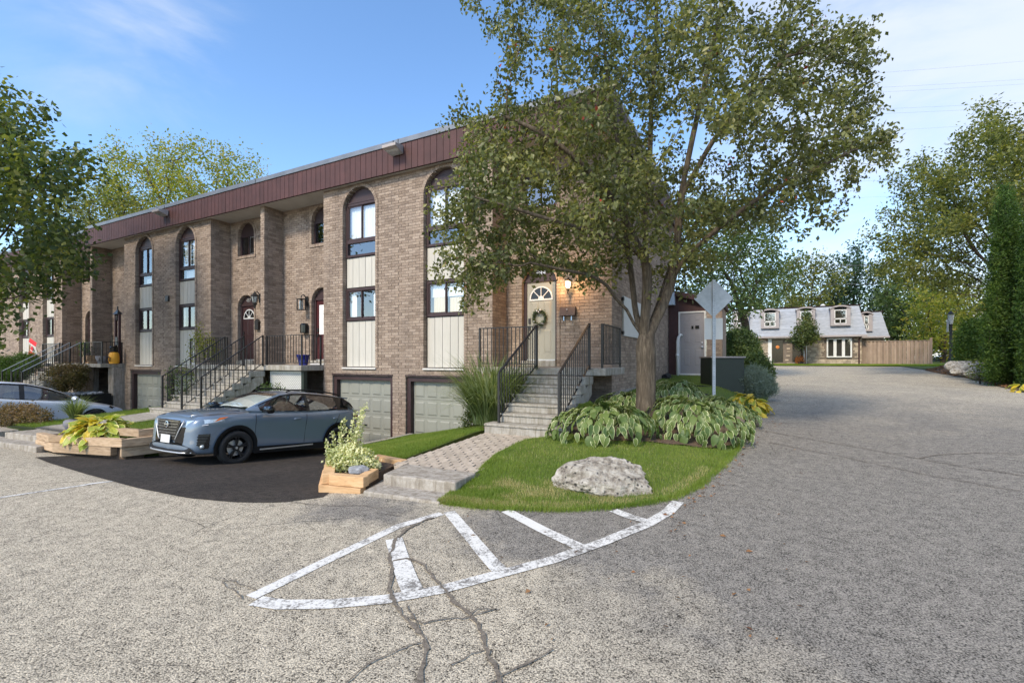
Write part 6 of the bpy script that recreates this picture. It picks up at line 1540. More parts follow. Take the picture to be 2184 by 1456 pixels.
    # wheels
    for ax in axles:
        for s in (1,-1):
            wx=bpy.data.objects.new('wheel',None); COL.objects.link(wx); wx.parent=t; wx.location=(ax,s*track,wr)
            if ax>0: wx.rotation_euler=(0,0,R(win.get('steer',0)))
            mb=MB(); mb.lathe((0,0,0),[(wr*.70,-.10),(wr*.92,-.11),(wr,-.08),(wr,.08),(wr*.92,.11),(wr*.72,.105),(wr*.68,.09)],40,ax='y',cap=False); mb.build('tyre',M['rubber'],wx,local=True,smooth=True)
            mb=MB(); rr=wr*.70
            mb.lathe((0,0,0),[(rr,-.09),(rr,.09),(rr-.02,.09),(rr-.035,.03),(rr-.04,-.09)],40,ax='y',cap=False); 
            for k in range(5):
                a=2*math.pi*k/5+.3
                for da in (-.13,.13):
                    mb.bar((.05*math.cos(a),s*.07,.05*math.sin(a)),((rr-.02)*math.cos(a+da),s*.085,(rr-.02)*math.sin(a+da)),.028,.03,(0,1,0))
            mb.lathe((0,s*.075,0),[(.065,-.02),(.06,.015)],16,ax='y')
            mb.build('rim',M['rim'] if win.get('darkrim') else M['silver'],wx,local=True)
            mb=MB(); mb.lathe((0,s*.02,0),[(wr*.48,-.012),(wr*.48,.012)],24,ax='y'); mb.build('brake_disc',M['silver'],wx,local=True)
            mb=MB(); mb.lathe((0,s*.092,0),[(.026,-.004),(.024,.006)],12,ax='y'); mb.build('hub_cap',M['silver'],wx,local=True)
    # inner arches and seats
    mb=MB(); mb.box(axles[1]-.35,-.62,.22,axles[0]+.35,.62,.62); mb.build('underbody',M['trim'],t,local=True)
    for (x,y) in [(.0,.36),(.0,-.36),(-.85,.36),(-.85,-.36)]:
        mb=MB(); mb.box(x-.1,y-.22,.7,x+.05,y+.22,1.17); mb.box(x-.07,y-.11,1.18,x+.03,y+.11,1.36); mb.build('seat',M['seat'],t,local=True,bevel=.03)
    return t,side,gsec
def bodyw(tab,x): return itp(x,[(r[0],r[1]) for r in tab])
TAB=[(2.13,.50,.30,.66,.68),(2.11,.66,.25,.80,.84),(2.03,.77,.22,.895,.94),(1.85,.835,.21,.94,.99),(1.55,.865,.21,.97,1.03),(1.30,.875,.21,.985,1.05),(.95,.878,.21,1.0,1.09),(.4,.872,.21,1.01,1.06),(-.3,.872,.21,1.02,1.06),(-.9,.875,.21,1.04,1.06),(-1.32,.88,.22,1.07,1.09),(-1.7,.865,.25,1.08,1.10),(-2.0,.80,.30,1.04,1.06),(-2.12,.72,.36,.98,1.0),(-2.16,.55,.44,.9,.92)]
GH=[(1.02,.74,1.06,.66,1.075),(.62,.775,1.05,.60,1.25),(.22,.79,1.045,.565,1.405),(-.05,.80,1.05,.565,1.455),(-.45,.80,1.055,.57,1.475),(-1.0,.79,1.07,.56,1.455),(-1.55,.77,1.09,.54,1.405),(-1.75,.75,1.09,.53,1.375),(-1.95,.73,1.08,.56,1.21),(-2.08,.70,1.05,.60,1.08)]
cx=-9.2-.80-.06; fy=5.68; 
zf=G_(-10,5.68); zr_=G_(-10,8.3); pitch=math.atan2(zf-zr_,2.62)
cyc=fy+1.30*math.cos(pitch); czc=(zf*1.32+zr_*1.30)/2.62
CAR,side,gsec=car('parked_car','slate blue compact crossover parked on the dark driveway, nose to the street','b',TAB,GH,(1.30,-1.32),.335,M['carblue'],.80,dict(side=(.80,-.42,-1.42,-1.6),ws=(.96,.16),rw=(-1.80,-2.04),darkrim=True,steer=-6),loc=(cx,cyc,czc+.004),rot=(0,-pitch,R(-90)))
CAR.scale=(.972,1,1)
def cp(nm,mat,f,**k):
    mb=MB(); f(mb); return mb.build(nm,M[mat],CAR,local=True,**k)
# arch cladding, sills
def arch(mb,ax,s,r0=.372,r1=.45):
    V=[];Fc=[];n=26
    for i in range(n+1):
        a=R(-18)+R(216)*i/n
        for r in (r0,r1):
            x=ax+r*math.cos(a); z=.335+r*math.sin(a); w_=bodyw(TAB,x)*(1.0 if z>.4 else .985)
            V.append((x,s*(w_+.012),max(z,.2)))
        V.append((ax+r0*math.cos(a),s*(bodyw(TAB,ax)-.10),max(.2,.335+r0*math.sin(a))))
    for i in range(n):
        a=i*3; Fc+= [(a,a+3,a+4,a+1),(a,a+2,a+5,a+3)]
    mb.add(V,Fc)
for s in (1,-1):
    for ax in (1.30,-1.32): cp('arch_cladding','trim',lambda mb:arch(mb,ax,s),smooth=True)
    cp('sill_cladding','trim',lambda mb:mb.add([(.92,s*.60,.17),(-.94,s*.60,.17),(-.94,s*.885,.20),(.92,s*.885,.20),(.92,s*.892,.33),(-.94,s*.892,.33),(.92,s*.6,.35),(-.94,s*.6,.35)],[(0,1,2,3),(3,2,5,4),(4,5,7,6)]))
    cp('sill_strip','silver',lambda mb:mb.bar((.80,s*.895,.27),(-.55,s*.898,.30),.012,.028))
    # door seams and handles
    def seam(mb,x0,x1=None):
        pts=[]
        for i in range(9):
            z=.36+.64*i/8; x=x0+((x1 or x0)-x0)*i/8; w_=bodyw(TAB,x)*itp(z,[(.2,.965),(.36,.983),(.64,.973),(.88,1.0),(1.0,.97),(1.05,.92)]); pts.append((x,s*(w_+.0015),z))
        mb.tube(pts,.0042,4)
    for q_ in ((.90,.93),(-.33,-.36),(-1.02,-1.35)): cp('door_seam','gap',lambda mb:seam(mb,*q_))
    for hx in (-.10,-1.22): cp('door_handle','carblue',lambda mb:mb.tube([(hx+.09,s*.868,.885),(hx+.06,s*.893,.892),(hx-.06,s*.895,.897),(hx-.09,s*.872,.90)],.013,8),smooth=True)
    def mirror(mb):
        mb.lathe((.72,s*.99,1.10),[(.02,-.12),(.075,-.09),(.09,0),(.08,.08),(.02,.11)],14,ax='y')
        mb.bar((.74,s*.80,1.05),(.72,s*.95,1.07),.05,.03)
    cp('mirror','gloss',mirror,smooth=True)
    cp('mirror_cap','chrome',lambda mb:mb.add([(.79,s*.90,1.15),(.79,s*1.09,1.15),(.68,s*1.09,1.178),(.68,s*.90,1.178),(.812,s*.91,1.11),(.812,s*1.08,1.11)],[(0,1,2,3),(4,5,1,0)]),smooth=True)
    # roof rail
    def rail(mb):
        pts=[(.02,s*.545,1.475),(-.10,s*.56,1.525),(-.5,s*.565,1.542),(-1.0,s*.555,1.52),(-1.45,s*.54,1.47),(-1.58,s*.53,1.43)]; mb.tube(pts,.018,6)
    cp('roof_rail','trim',rail,smooth=True)
    # headlight wedge
    def hl(mb,g=0):
        A=[];n=10
        for i in range(n+1):
            u=i/n; x=2.085-.50*u**1.5-.0; y=.50+.40*min(1,u*1.25)**.8; y=min(y,bodyw(TAB,x)+.022); z0=.755+.125*u; z1=.855+.075*u-.03*(u>.95)
            A+= [(x+.03,s*(y+.012),z0+g),(x+.018,s*(y+.004),z1-g)]
        mb.add(A,[((2*i,2*i+1,2*i+3,2*i+2) if s>0 else (2*i+2,2*i+3,2*i+1,2*i)) for i in range(n)])
    cp('headlight','lens',lambda mb:hl(mb),smooth=True)
    cp('indicator','amber',lambda mb:mb.add([(1.80,s*(bodyw(TAB,1.78)+.040),.855),(1.60,s*(bodyw(TAB,1.6)+.028),.925),(1.53,s*(bodyw(TAB,1.56)+.018),.950),(1.70,s*(bodyw(TAB,1.7)+.024),.935)],[(0,1,2,3) if s<0 else (3,2,1,0)]))
    cp('headlight_trim','silver',lambda mb:mb.tube([(2.10,s*.50,.745),(2.03,s*.72,.765),(1.88,s*(bodyw(TAB,1.88)+.01),.80)],.011,6))
    # fog pocket
    cp('fog_pocket','gloss',lambda mb:mb.add([(2.02,s*(.775),.62),(1.83,s*.842,.63),(1.84,s*.845,.36),(1.97,s*.815,.34),(2.03,s*.778,.44)],[(0,1,2,3,4) if s<0 else (4,3,2,1,0)]))
    for k in range(4): cp('fog_slat','trim',lambda mb:mb.bar((2.035,s*.77,.42+k*.05),(1.84,s*.856,.42+k*.05),.02,.016))
    cp('fog_lamp','lens',lambda mb:mb.lathe((1.96,s*.83,.39),[(.005,-.03),(.035,-.02),(.04,.01),(.02,.03)],12,ax='y'),smooth=True)
    cp('tail_lamp','redlamp',lambda mb:mb.add([(-1.78,s*.868,1.0),(-2.02,s*.805,.96),(-2.11,s*.72,.94),(-2.12,s*.70,.80),(-1.98,s*.822,.84)],[(0,1,2,3,4) if s>0 else (4,3,2,1,0)]))
    cp('quarter_trim','gloss',lambda mb:mb.add([(-1.50,s*.80,1.20),(-1.62,s*.575,1.40),(-1.92,s*.60,1.25),(-2.02,s*.70,1.06)],[(0,1,2,3) if s<0 else (3,2,1,0)]))
    cp('chrome_v','silver',lambda mb:mb.tube([(2.125,s*.46,.86),(2.16,s*.40,.70),(2.165,s*.30,.52),(2.16,s*.26,.47)],.013,6),smooth=True)
    cp('bumper_side','gloss',lambda mb:mb.add([(2.150,s*.40,.74),(2.10,s*.60,.735),(2.13,s*.46,.40),(2.165,s*.28,.44)],[(0,1,2,3) if s>0 else (3,2,1,0)]))
cp('grille','gloss',lambda mb:mb.add([(2.155,-.40,.86),(2.175,0,.87),(2.155,.40,.86),(2.165,.29,.50),(2.175,0,.47),(2.165,-.29,.50),(2.09,-.46,.88),(2.10,.46,.88)],[(0,5,4,1),(1,4,3,2)]))
for k in range(6):
    z=.565+k*.055; hw=.285+.016*k
    cp('grille_bar','chrome',lambda mb:(mb.bar((2.172,-hw,z),(2.187,0,z-.004),.010,.006),mb.bar((2.187,0,z-.004),(2.172,hw,z),.010,.006)))
cp('badge','chrome',lambda mb:(mb.lathe((2.19,0,.77),[(.062,-.008),(.062,.008),(.050,.010),(.050,-.008)],24,ax='x'),mb.box(2.186,-.075,.757,2.20,.075,.783)))
cp('number_plate','white',lambda mb:mb.box(2.185,-.155,.425,2.195,.155,.575))
cp('bumper_lower','trim',lambda mb:mb.add([(2.17,-.34,.44),(2.17,.34,.44),(2.10,.70,.36),(2.10,-.70,.36),(2.14,.66,.27),(2.14,-.66,.27),(2.02,.80,.24),(2.02,-.80,.24)],[(0,3,2,1),(3,5,4,2),(2,4,6),(3,7,5)]))
cp('bumper_lip','silver',lambda mb:mb.tube([(2.08,-.72,.275),(2.17,-.5,.262),(2.19,0,.258),(2.17,.5,.262),(2.08,.72,.275)],.016,6),smooth=True)
for s in (1,-1): cp('hood_seam','gap',lambda mb:mb.tube([(2.06,s*.50,.925),(1.7,s*.70,.985),(1.3,s*.755,1.018),(.98,s*.76,1.045)],.004,4))
for s in (1,-1): cp('hood_crease','carblue',lambda mb:mb.tube([(2.0,s*.42,.940),(1.6,s*.50,1.004),(1.1,s*.56,1.052)],.014,8),smooth=True)
cp('spoiler','carblue',lambda mb:mb.add([(-1.60,-.53,1.41),(-1.60,.53,1.41),(-1.92,.50,1.385),(-1.92,-.50,1.385),(-1.6,-.53,1.38),(-1.6,.53,1.38),(-1.9,.5,1.355),(-1.9,-.5,1.355)],[(0,1,2,3),(7,6,5,4),(3,2,6,7),(0,3,7,4),(1,5,6,2)]))
V=[];Fc=[]
for i in range(7):
    x=.90-.62*i/6; yb,zb_,yr,zr_s=gsec(x)
    for k in range(9):
        f=-1+k/4; V.append((x-.02,(yr-.03)*.86*f,zr_s+.035-.025*f*f-.035+.006*math.sin(i*2+k)))
for i in range(6):
    for k in range(8): Fc.append((i*9+k,i*9+k+1,i*9+10+k,i*9+9+k))
cp('sunshade','sunshade',lambda mb:mb.add(V,Fc))
cp('wiper','trim',lambda mb:mb.tube([(1.0,.1,1.10),(.93,.55,1.13)],.01,4))
cp('antenna','trim',lambda mb:mb.tube([(-1.3,0,1.46),(-1.42,0,1.54)],.012,4))
# white sedan
TW=[(2.28,.5,.35,.62,.64),(2.2,.70,.28,.68,.72),(2.0,.82,.22,.74,.80),(1.6,.88,.2,.80,.88),(1.0,.90,.2,.86,.97),(.4,.90,.2,.90,.95),(-.4,.90,.2,.93,.96),(-1.1,.905,.21,.97,1.0),(-1.6,.89,.24,1.0,1.04),(-2.1,.82,.30,.98,1.04),(-2.3,.66,.4,.9,.98)]
GW=[(1.15,.76,.93,.68,.95),(.7,.78,.92,.62,1.13),(.25,.80,.92,.58,1.30),(-.2,.80,.93,.56,1.395),(-.7,.80,.95,.55,1.40),(-1.2,.78,.97,.53,1.33),(-1.7,.74,1.0,.50,1.18),(-2.1,.70,1.02,.52,1.05)]
wx_,wy_=-19.35,5.6; zf=G_(-19,6.6); zr_=G_(-19,3.9); pitch=math.atan2(zf-zr_,2.7)
WC,_,_=car('parked_car','white sloping-roof sedan parked nose to the garages at the left edge','w',TW,GW,(1.4,-1.35),.33,M['carwhite'],.81,dict(side=(.85,-.3,-1.45,-1.75),ws=(1.08,.3),rw=(-1.35,-2.05)),loc=(wx_,wy_,(zf+zr_)/2),rot=(0,-pitch,R(90)),kick=True)
for s in (1,-1):
    mb=MB(); mb.lathe((.80,s*.98,1.0),[(.02,-.1),(.07,-.08),(.085,0),(.07,.07),(.02,.09)],12,ax='y'); mb.bar((.8,s*.8,.94),(.8,s*.95,.97),.05,.03); mb.build('mirror',M['carwhite'],WC,local=True,smooth=True)
    for x0,x1 in ((.95,1.0),(-.25,-.25),(-1.15,-1.4)):
        mb=MB(); mb.tube([(x0+(x1-x0)*i/6,s*(bodyw(TW,x0)*itp(.3+.6*i/6,[(.2,.965),(.36,.983),(.6,.973),(.8,1.0),(.93,.97)])+.002),.3+.6*i/6) for i in range(7)],.004,4)
        mb.build('door_seam',M['gap'],WC,local=True)
    for hx in (-.1,-1.15):
        mb=MB(); mb.tube([(hx+.09,s*.892,.80),(hx+.06,s*.915,.805),(hx-.06,s*.915,.81),(hx-.09,s*.892,.812)],.012,6); mb.build('door_handle',M['silver'],WC,local=True)
    mb=MB(); mb.add([(2.17,s*.66,.66),(1.75,s*.872,.80),(1.70,s*.875,.76),(2.12,s*.73,.58)],[(0,1,2,3) if s<0 else (3,2,1,0)]); mb.build('headlight',M['gloss'],WC,local=True)
# ================================================================ FAR SCENE
FY=50.0
def fp(px,py,Y=FY): return WY(px,py,Y)
# far lawn verge and drive
fz_=lambda x,y:A_(x,min(y,60))
def verge(x0,x1,y0,y1,nm,mat,dz): 
    o=gsheet(nm,mat,[(x0,y0),(x1,y0)],[(x0,y1),(x1,y1)],30,4,lambda x,y:A_(x,min(y,60))+dz); tag(o,kind='structure')
verge(-8,40,47.3,75,'lawn_ground',M['gbase'],.05)
rs=np.random.RandomState(4); pts=np.stack([rs.uniform(-2,22,60000),rs.uniform(47.3,50.2,60000)],1)
blades('lawn_grass','sunlit strip of lawn before the grey-roofed house',pts,lambda x,y:A_(x,y)+.05,.10,leafmat('bright_grass',[(.13,.20,.02),(.18,.26,.03),(.26,.32,.05)],.4),rs,wd=.02)
zg=A_(5,50)+.05
def mansard(label,xa,xb,Y,zg,ze,zt,wins,door_specs=(),big=None,name='mansard_house',inset=.75,depth=9):
    t=thing(name,label,'house',((xa+xb)/2,Y,zg))
    mb=MB(); mb.box(xa,Y+.12,zg-.5,xb,Y+depth,ze); mb.build('wall',M['mortar'],t)
    mb=MB(); 
    # stone veneer pieces
    nrow=int((ze-zg+.3)/.13); 
    for i in range(nrow):
        x=xa+random.uniform(-.2,0)
        while x<xb:
            l=random.uniform(.25,.55); a0,a1=max(x,xa),min(x+l-.02,xb); z0=zg-.3+i*.13; z1=z0+.118
            ok=a1-a0>.05
            for (da,db,za,zb_) in [(d[0]-.12,d[1]+.12,d[2]-.05,d[3]+.12) for d in door_specs]+([(big[0]-.1,big[1]+.1,big[2]-.1,big[3]+.1)] if big else []):
                if a1>da and a0<db and z1>za and z0<zb_: ok=False
            if ok: mb.box(a0,Y+random.uniform(.06,.09),z0,a1,Y+.13,z1)
            x+=l
    tag(mb.build('stone_veneer',M['stonewall'],t),kind='stuff')
    # mansard slope: shingle courses
    mb=MB(); n=22; h=zt-ze
    for i in range(n):
        z0=ze+h*i/n; z1=ze+h*(i+1)/n; y0=Y-.35+inset*i/n; y1=Y-.35+inset*(i+1)/n; s0=.45*i/n-.0; s1=.45*(i+1)/n
        e0=xa-.3+s0;e1=xb+.3-s0; f0=xa-.3+s1; f1=xb+.3-s1
        mb.add([(e0,y0-.02,z0),(e1,y0-.02,z0),(f1,y1,z1),(f0,y1,z1),(e0,y0,z0),(e1,y0,z0)],[(0,1,2,3),(0,4,5,1)])
    mb.add([(xb+.3,Y-.36,ze),(xb+.3,Y+depth,ze),(xb-.15,Y+depth-inset,zt),(xb-.15,Y-.35+inset,zt)],[(0,1,2,3)])
    mb.add([(xa-.3,Y-.36,ze),(xa+.15,Y-.35+inset,zt),(xa+.15,Y+depth-inset,zt),(xa-.3,Y+depth,ze)],[(0,1,2,3)])
    mb.build('mansard_roof',M['shingle'],t)
    mb=MB(); mb.box(xa,Y-.4+inset,zt-.01,xb,Y+depth-inset,zt+.10); mb.build('roof_cap',M['gap'],t)
    mb=MB(); mb.box(xa-.32,Y-.48,ze-.14,xb+.32,Y-.30,ze+.01); mb.box(xa-.3,Y-.3,ze-.04,xb+.3,Y+.1,ze-.01); mb.build('eaves_gutter',M['taupe'],t)
    for (wa,wb,za,zb_) in wins:
        w_=MB(); yy=Y-.42; w_.box(wa-.28,yy,za-.16,wa,yy+.9,zb_+.12); w_.box(wb,yy,za-.16,wb+.28,yy+.9,zb_+.12); w_.box(wa,yy,za-.16,wb,yy+.5,za-.0)
        c=(wa+wb)/2; hw=(wb-wa)/2+.34; V=[]
        for i in range(9):
            f=-1+i/4; V+= [(c+hw*f,yy-.06,zb_+.05+.22*(1-f*f)),(c+hw*f,yy-.06,zb_+.17+.22*(1-f*f)),(c+hw*f,yy+.95,zb_+.17+.22*(1-f*f)),(c+hw*f,yy+.95,zb_+.05+.22*(1-f*f))]
        w_.add(V,[(4*i+k,4*i+4+k,4*i+4+(k+1)%4,4*i+(k+1)%4) for i in range(8) for k in range(4)])
        dm=w_.build('dormer',M['taupe'],t)
        w_=MB(); frame(w_,wa,za,wb,zb_,yy+.03,yy+.1,.07); w_.box(wa,yy+.03,za+(zb_-za)*.32,wb,yy+.1,za+(zb_-za)*.40); w_.box(c-.03,yy+.03,za,c+.03,yy+.1,za+(zb_-za)*.34); wf_=w_.build('window_frame',M['white'],dm)
        w_=MB(); w_.add([(wa+.05,yy+.08,za+.05),(wb-.05,yy+.08,za+.05),(wb-.05,yy+.08,zb_-.05),(wa+.05,yy+.08,zb_-.05)],[(0,1,2,3)]); w_.build('pane',M['glass'],dm)
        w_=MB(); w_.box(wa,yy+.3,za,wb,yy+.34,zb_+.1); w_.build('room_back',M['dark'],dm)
    for (da,db,za,zb_) in door_specs:
        w_=MB(); w_.box(da,Y+.05,za,db,Y+.10,zb_); d_=w_.build('door',M['gloss'],t)
        for k in range(2):
            for z_ in (.08,.52):
                w_=MB(); w=(db-da); w_.box(da+w*(.12+.42*k),Y+.035,za+(zb_-za)*z_,da+w*(.44+.42*k),Y+.05,za+(zb_-za)*(z_+.38)); w_.build('panel',M['gloss'],d_)
    return t
zt=fp(1836,650).z; ze=fp(1842,714).z; xa=fp(1560,0).x; xb=fp(1838,0).x
zb_=zg
def X(px,Y=FY): return fp(px,0,Y).x
def Z(px,py,Y=FY): return fp(px,py,Y).z
wins=[(X(1630),X(1654),Z(1640,697),Z(1640,668)),(X(1706),X(1730),Z(1718,695),Z(1718,664)),(X(1778),X(1804),Z(1790,691),Z(1790,661)),(X(1572),X(1590),Z(1580,700),Z(1580,672))]
big=(X(1763),X(1817),Z(1790,762),Z(1790,721))
doors=[(X(1647),X(1670),Z(1658,771),Z(1658,725)),(X(1690),X(1713),Z(1700,771),Z(1700,726))]
H1=mansard('brick house with grey shingle mansard roof across the road, two dark doors',xa,xb,FY,zg,ze,zt,wins,doors,big)
mb=MB(); y=FY+.0
n=3; w3=(big[1]-big[0])/3
for i in range(3): frame(mb,big[0]+i*w3,big[2],big[0]+(i+1)*w3,big[3],y-.05,y+.09,.11)
o=mb.build('bay_window',M['white'],H1)
for i in range(3): mb=MB(); mb.add([(big[0]+i*w3+.1,y,big[2]+.1),(big[0]+(i+1)*w3-.1,y,big[2]+.1),(big[0]+(i+1)*w3-.1,y,big[3]-.1),(big[0]+i*w3+.1,y,big[3]-.1)],[(0,1,2,3)]); mb.build('pane',M['glass'],o)
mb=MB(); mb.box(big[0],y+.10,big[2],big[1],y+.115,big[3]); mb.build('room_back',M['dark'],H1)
mb=MB(); mb.box(X(1638),FY-.02,zg,X(1646),FY+.13,doors[0][3]+.1); mb.box(X(1714),FY-.02,zg,X(1721),FY+.13,doors[0][3]+.1); mb.box(X(1638),FY-.05,doors[0][3]+.11,X(1721),FY+.13,doors[0][3]+.36); mb.build('door_surround',M['white'],H1)
mb=MB(); q=Z(1658,740); xx=(doors[0][0]+doors[0][1])/2; mb.lathe((xx,FY+.0,q),[(.08,-.03),(.15,0),(.08,.03)],12,ax='y'); tag(mb.build('door_wreath',M['orange']),'small orange wreath on the left dark door of the far house','wreath')
for px,py in ((1604,655),(1755,648)):
    p=fp(px,py,FY+2); mb=MB(); mb.lathe((p.x,p.y,zt),[(.12,0),(.12,.15),(.2,.17),(.22,.28),(.1,.4),(.02,.42)],12); mb.build('roof_vent',M['white'],H1)
mb=MB(); mb.tube([(X(1836),FY-.4,ze-.1),(X(1832),FY-.05,ze-.4),(X(1832),FY-.05,zg)],.06,6); mb.build('downpipe',M['brownboard'],H1)
Y2=FY+3
H2=mansard('set-back grey mansard house to the right of the two-door house',X(1820,Y2),X(1886,Y2),Y2,zg,Z(1880,717,Y2),Z(1880,664,Y2),[(X(1841,Y2),X(1851,Y2),Z(1846,703,Y2),Z(1846,674,Y2))])
# fence boards
YF=FY+.5; t=thing('wooden_fence','tall brown board fence right of the grey mansard houses','fence',(X(1910,YF),YF,zg))
xa_,xb_=X(1835,YF),X(1983,YF); zt_=Z(1950,727,YF); n=34; w_=(xb_-xa_)/n; me=None
mb=MB(); mb.box(0,0,0,w_*.92,.03,zt_-zg+.3); o=mb.build('board',M['fence']); me=o.data; bpy.data.objects.remove(o)
for i in range(n): inst('board',me,t,(xa_+i*w_,YF-(.05 if i%2 else 0),zg-.3))
mb=MB(); mb.box(xa_,YF+.03,zg+.4,xb_,YF+.09,zg+.5); mb.box(xa_,YF+.03,zt_-.5,xb_,YF+.09,zt_-.4); mb.box(xa_,YF-.07,zt_+.005,xb_+.05,YF+.09,zt_+.06); mb.build('rail',M['fence'],t)
for x in (xb_,): mb=MB(); mb.box(x,YF-.08,zg-.3,x+.15,YF+.1,zt_+.25); mb.build('post',M['fence'],t)
# pumpkin-coloured mum, chair, pole
p=W(1706,772,42.5); mb=MB(); mb.lathe((p.x,p.y,zg-.05),[(.2,0),(.25,.3)],12); o=mb.build('pot',M['terra']); tag(o,'rust-orange potted mum by the far house doors','potted plant')
leafcloud('flowers',sample_outline([(1697,768),(1700,762),(1712,762),(1716,768),(1712,773),(1700,773)],60,42.5,.3,np.random.RandomState(1),edge=5),8,.12,.08,M['orange'],None,np.random.RandomState(2)); q=bpy.context.scene.objects['flowers']; q.parent=o; q.location=-o.location
p=W(1734,770,43); t=thing('garden_chair','dark garden chair beside the trunk of the young street tree','chair',(p.x,p.y,zg))
mb=MB(); mb.box(-.3,-.25,.4,.3,.25,.46); mb.build('seat',M['black'],t,local=True); mb=MB(); mb.box(-.3,.22,.46,.3,.27,1.05); mb.build('backrest',M['black'],t,local=True)
for sx_ in (-.28,.26):
    for sy_ in (-.24,.22): mb=MB(); mb.box(sx_,sy_,0,sx_+.03,sy_+.03,.4); mb.build('leg',M['black'],t,local=True)
p=W(1879,777,43); mb=MB(); mb.tube([(p.x,p.y,A_(p.x,p.y)),(p.x+.06,p.y,W(1881,703,43).z)],.05,6); tag(mb.build('marker_pole',M['galv']),'thin grey leaning pole standing in front of the wooden fence','pole')
# street lamp
p=W(2028,779,34); t=thing('street_lamp','black street lamp post standing at the edge of the mulch bed','street lamp',(p.x,p.y,p.z)); h=W(2028,660,34).z-p.z
mb=MB(); mb.lathe((0,0,-.3),[(.16,0),(.15,.8),(.10,.9),(.085,h-.9)],10); mb.build('pole',M['black'],t,local=True)
mb=MB(); mb.bar((-.3,0,h-1.6),(.3,0,h-1.6),.03,.03); mb.box(-.22,-.04,h-1.6,-.13,.04,h-.7); mb.build('crossbar',M['galv'],t,local=True)
mb=MB(); mb.lathe((0,0,h-1.2),[(.08,0),(.12,.1),(.10,.15)],8); mb.lathe((0,0,h-.35),[(.22,0),(.1,.16),(.02,.25)],8); mb.build('lamp_cap',M['black'],t,local=True)
mb=MB(); mb.lathe((0,0,h-1.05),[(.10,0),(.19,.65)],8); mb.build('lamp_glass',M['lens'],t,local=True)
# white gable
p=W(2095,690,46); t=thing('white_house','white sided house gable peeping out between hedge and cedar','house',(p.x,p.y,1.0))
a=W(2062,672,46);b=W(2094,641,46);c=W(2130,668,46)
mb=MB(); mb.add([(a.x+.3,a.y,1),(c.x+.5,c.y+1,1),(c.x+.5,c.y+1,c.z),(b.x,b.y+.3,b.z-.2),(a.x+.3,a.y,a.z-.1)],[(0,1,2,3,4)]); mb.build('wall',M['housewhite'],t)
d_=Vector((.4,.9,0))*6
mb=MB(); mb.add([a,b,b+d_,a+d_,c+Vector((.5,1,0)),c+Vector((.5,1,0))+d_],[(0,3,2,1),(1,2,5,4)]); mb.build('roof',M['taupe'],t)
mb=MB(); mb.bar(a,b,.15,.3); mb.bar(b,c,.15,.3); mb.build('fascia_board',M['white'],t)
# mulch bed on the right
def Lm(x,y): 
    d=segd(x,y,MB_OUT); return A_(x,y)+.02+.28*ss(0,1.6,d)
MB_OUT=[(p.x,p.y) for p in [onG(2260,862),onG(2184,836),onG(2120,822),onG(2060,806),onG(2010,798),onG(1972,790),onG(1978,787)]]
INM=[(p[0]+6,p[1]+1.5+i*.5) for i,p in enumerate(MB_OUT)]
o=gsheet('mulch_bed',M['soil'],MB_OUT,INM,40,14,Lm); tag(o,kind='structure')
rs=np.random.RandomState(8); pts=samp_sheet(MB_OUT,[(a+.0+(c-a)*.5,b+(d-b)*.5) for (a,b),(c,d) in zip(MB_OUT,INM)],5000,rs)
V=[];Fc=[]
for i,(x,y) in enumerate(pts):
    z=Lm(x,y)+rs.uniform(0,.04); a=rs.uniform(0,6.28); s_=rs.uniform(.03,.08); b=len(V); tz=rs.uniform(-.03,.03)
    V+= [(x-math.cos(a)*s_,y-math.sin(a)*s_,z+tz),(x+math.sin(a)*s_*.5,y-math.cos(a)*s_*.5,z+.02),(x+math.cos(a)*s_,y+math.sin(a)*s_,z-tz),(x-math.sin(a)*s_*.5,y+math.cos(a)*s_*.5,z+.01)]; Fc.append((b,b+1,b+2,b+3))
tag(npmesh('fallen_leaves',V,Fc,M['mulchleaf']),'brown fallen leaves and bark covering the bed at the right','leaves',kind='stuff')
verge(10.2,40,41.8,47.2,'lawn_ground',M['gbase'],.045)
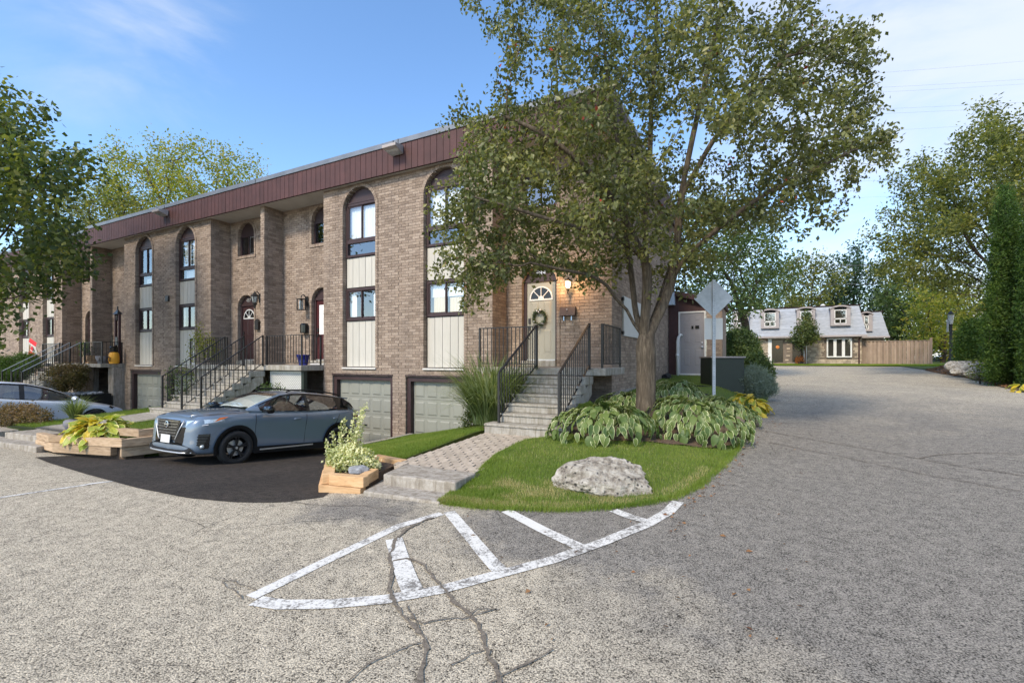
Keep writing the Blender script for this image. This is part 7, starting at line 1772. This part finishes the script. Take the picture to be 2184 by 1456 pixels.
for k,(px,py,cz,r) in enumerate([(2058,782,24,(.8,.6,.42)),(2075,772,25,(.5,.5,.35)),(2045,793,23,(.35,.3,.2)),(2085,795,22,(.5,.4,.3))]):
    q=W(px,py,cz); rock('landscape_rock',(q.x,q.y,q.z),r,['largest pale landscaping rock left of the shrub under the hedge','pale landscaping rock behind the shrub under the hedge','smallest landscaping rock at the mulch bed edge','grey landscaping rock half hidden by the shrub'][k],M['rock'],40+k)
# distant parked car beyond fence end
TD=TW
car('parked_car','distant dark blue car parked beyond the end of the wooden fence','d',TW,GW,(1.4,-1.35),.33,M['cardark'],.81,dict(side=(.85,-.3,-1.45,-1.75),ws=(1.08,.3),rw=(-1.35,-2.05)),loc=tuple(W(2003,783,58)),rot=(0,0,R(200)))
# wires
def wire(a,b,label,sag=.3,r=.012):
    A=W(*a);B=W(*b); pts=[A.lerp(B,i/12)-Vector((0,0,sag*4*(i/12)*(1-i/12))) for i in range(13)]; mb=MB(); mb.tube(pts,r,4,cap=False); tag(mb.build('power_line',M['wire']),label,'power line','overhead power lines')
wire((1500,572,50),(2300,545,60),'upper thick overhead wire crossing above the far trees',.3,.03)
wire((1500,608,50),(2300,590,60),'lower thick overhead wire crossing in front of the far trees',.3,.03)
HW=['topmost thin wire high in the sky right of the pear tree','second thin wire from the top right of the pear tree','third thin wire from the top right of the pear tree','fourth thin wire from the top right of the pear tree','fifth thin wire from the top right of the pear tree','sixth thin wire from the top, midway up the sky','seventh thin wire from the top, level with the pear crown base','lowest of the thin wires, above the thick pair over the far trees']
for k,(y0,y1) in enumerate([(170,118),(196,160),(206,170),(240,210),(250,220),(290,250),(392,362),(428,395)]):
    wire((1660,y0,62),(2320,y1,70),HW[k],.2,.007)
# backdrop hedge beyond houses so the horizon closes
bpy.context.view_layer.update()
ntri=0
for o in S.objects:
    if o.type=='MESH' and o.data.users==1: ntri+=len(o.data.polygons)
print('OBJECTS',len(S.objects),'polys',ntri)
S.cycles.max_bounces=6; S.cycles.transparent_max_bounces=12
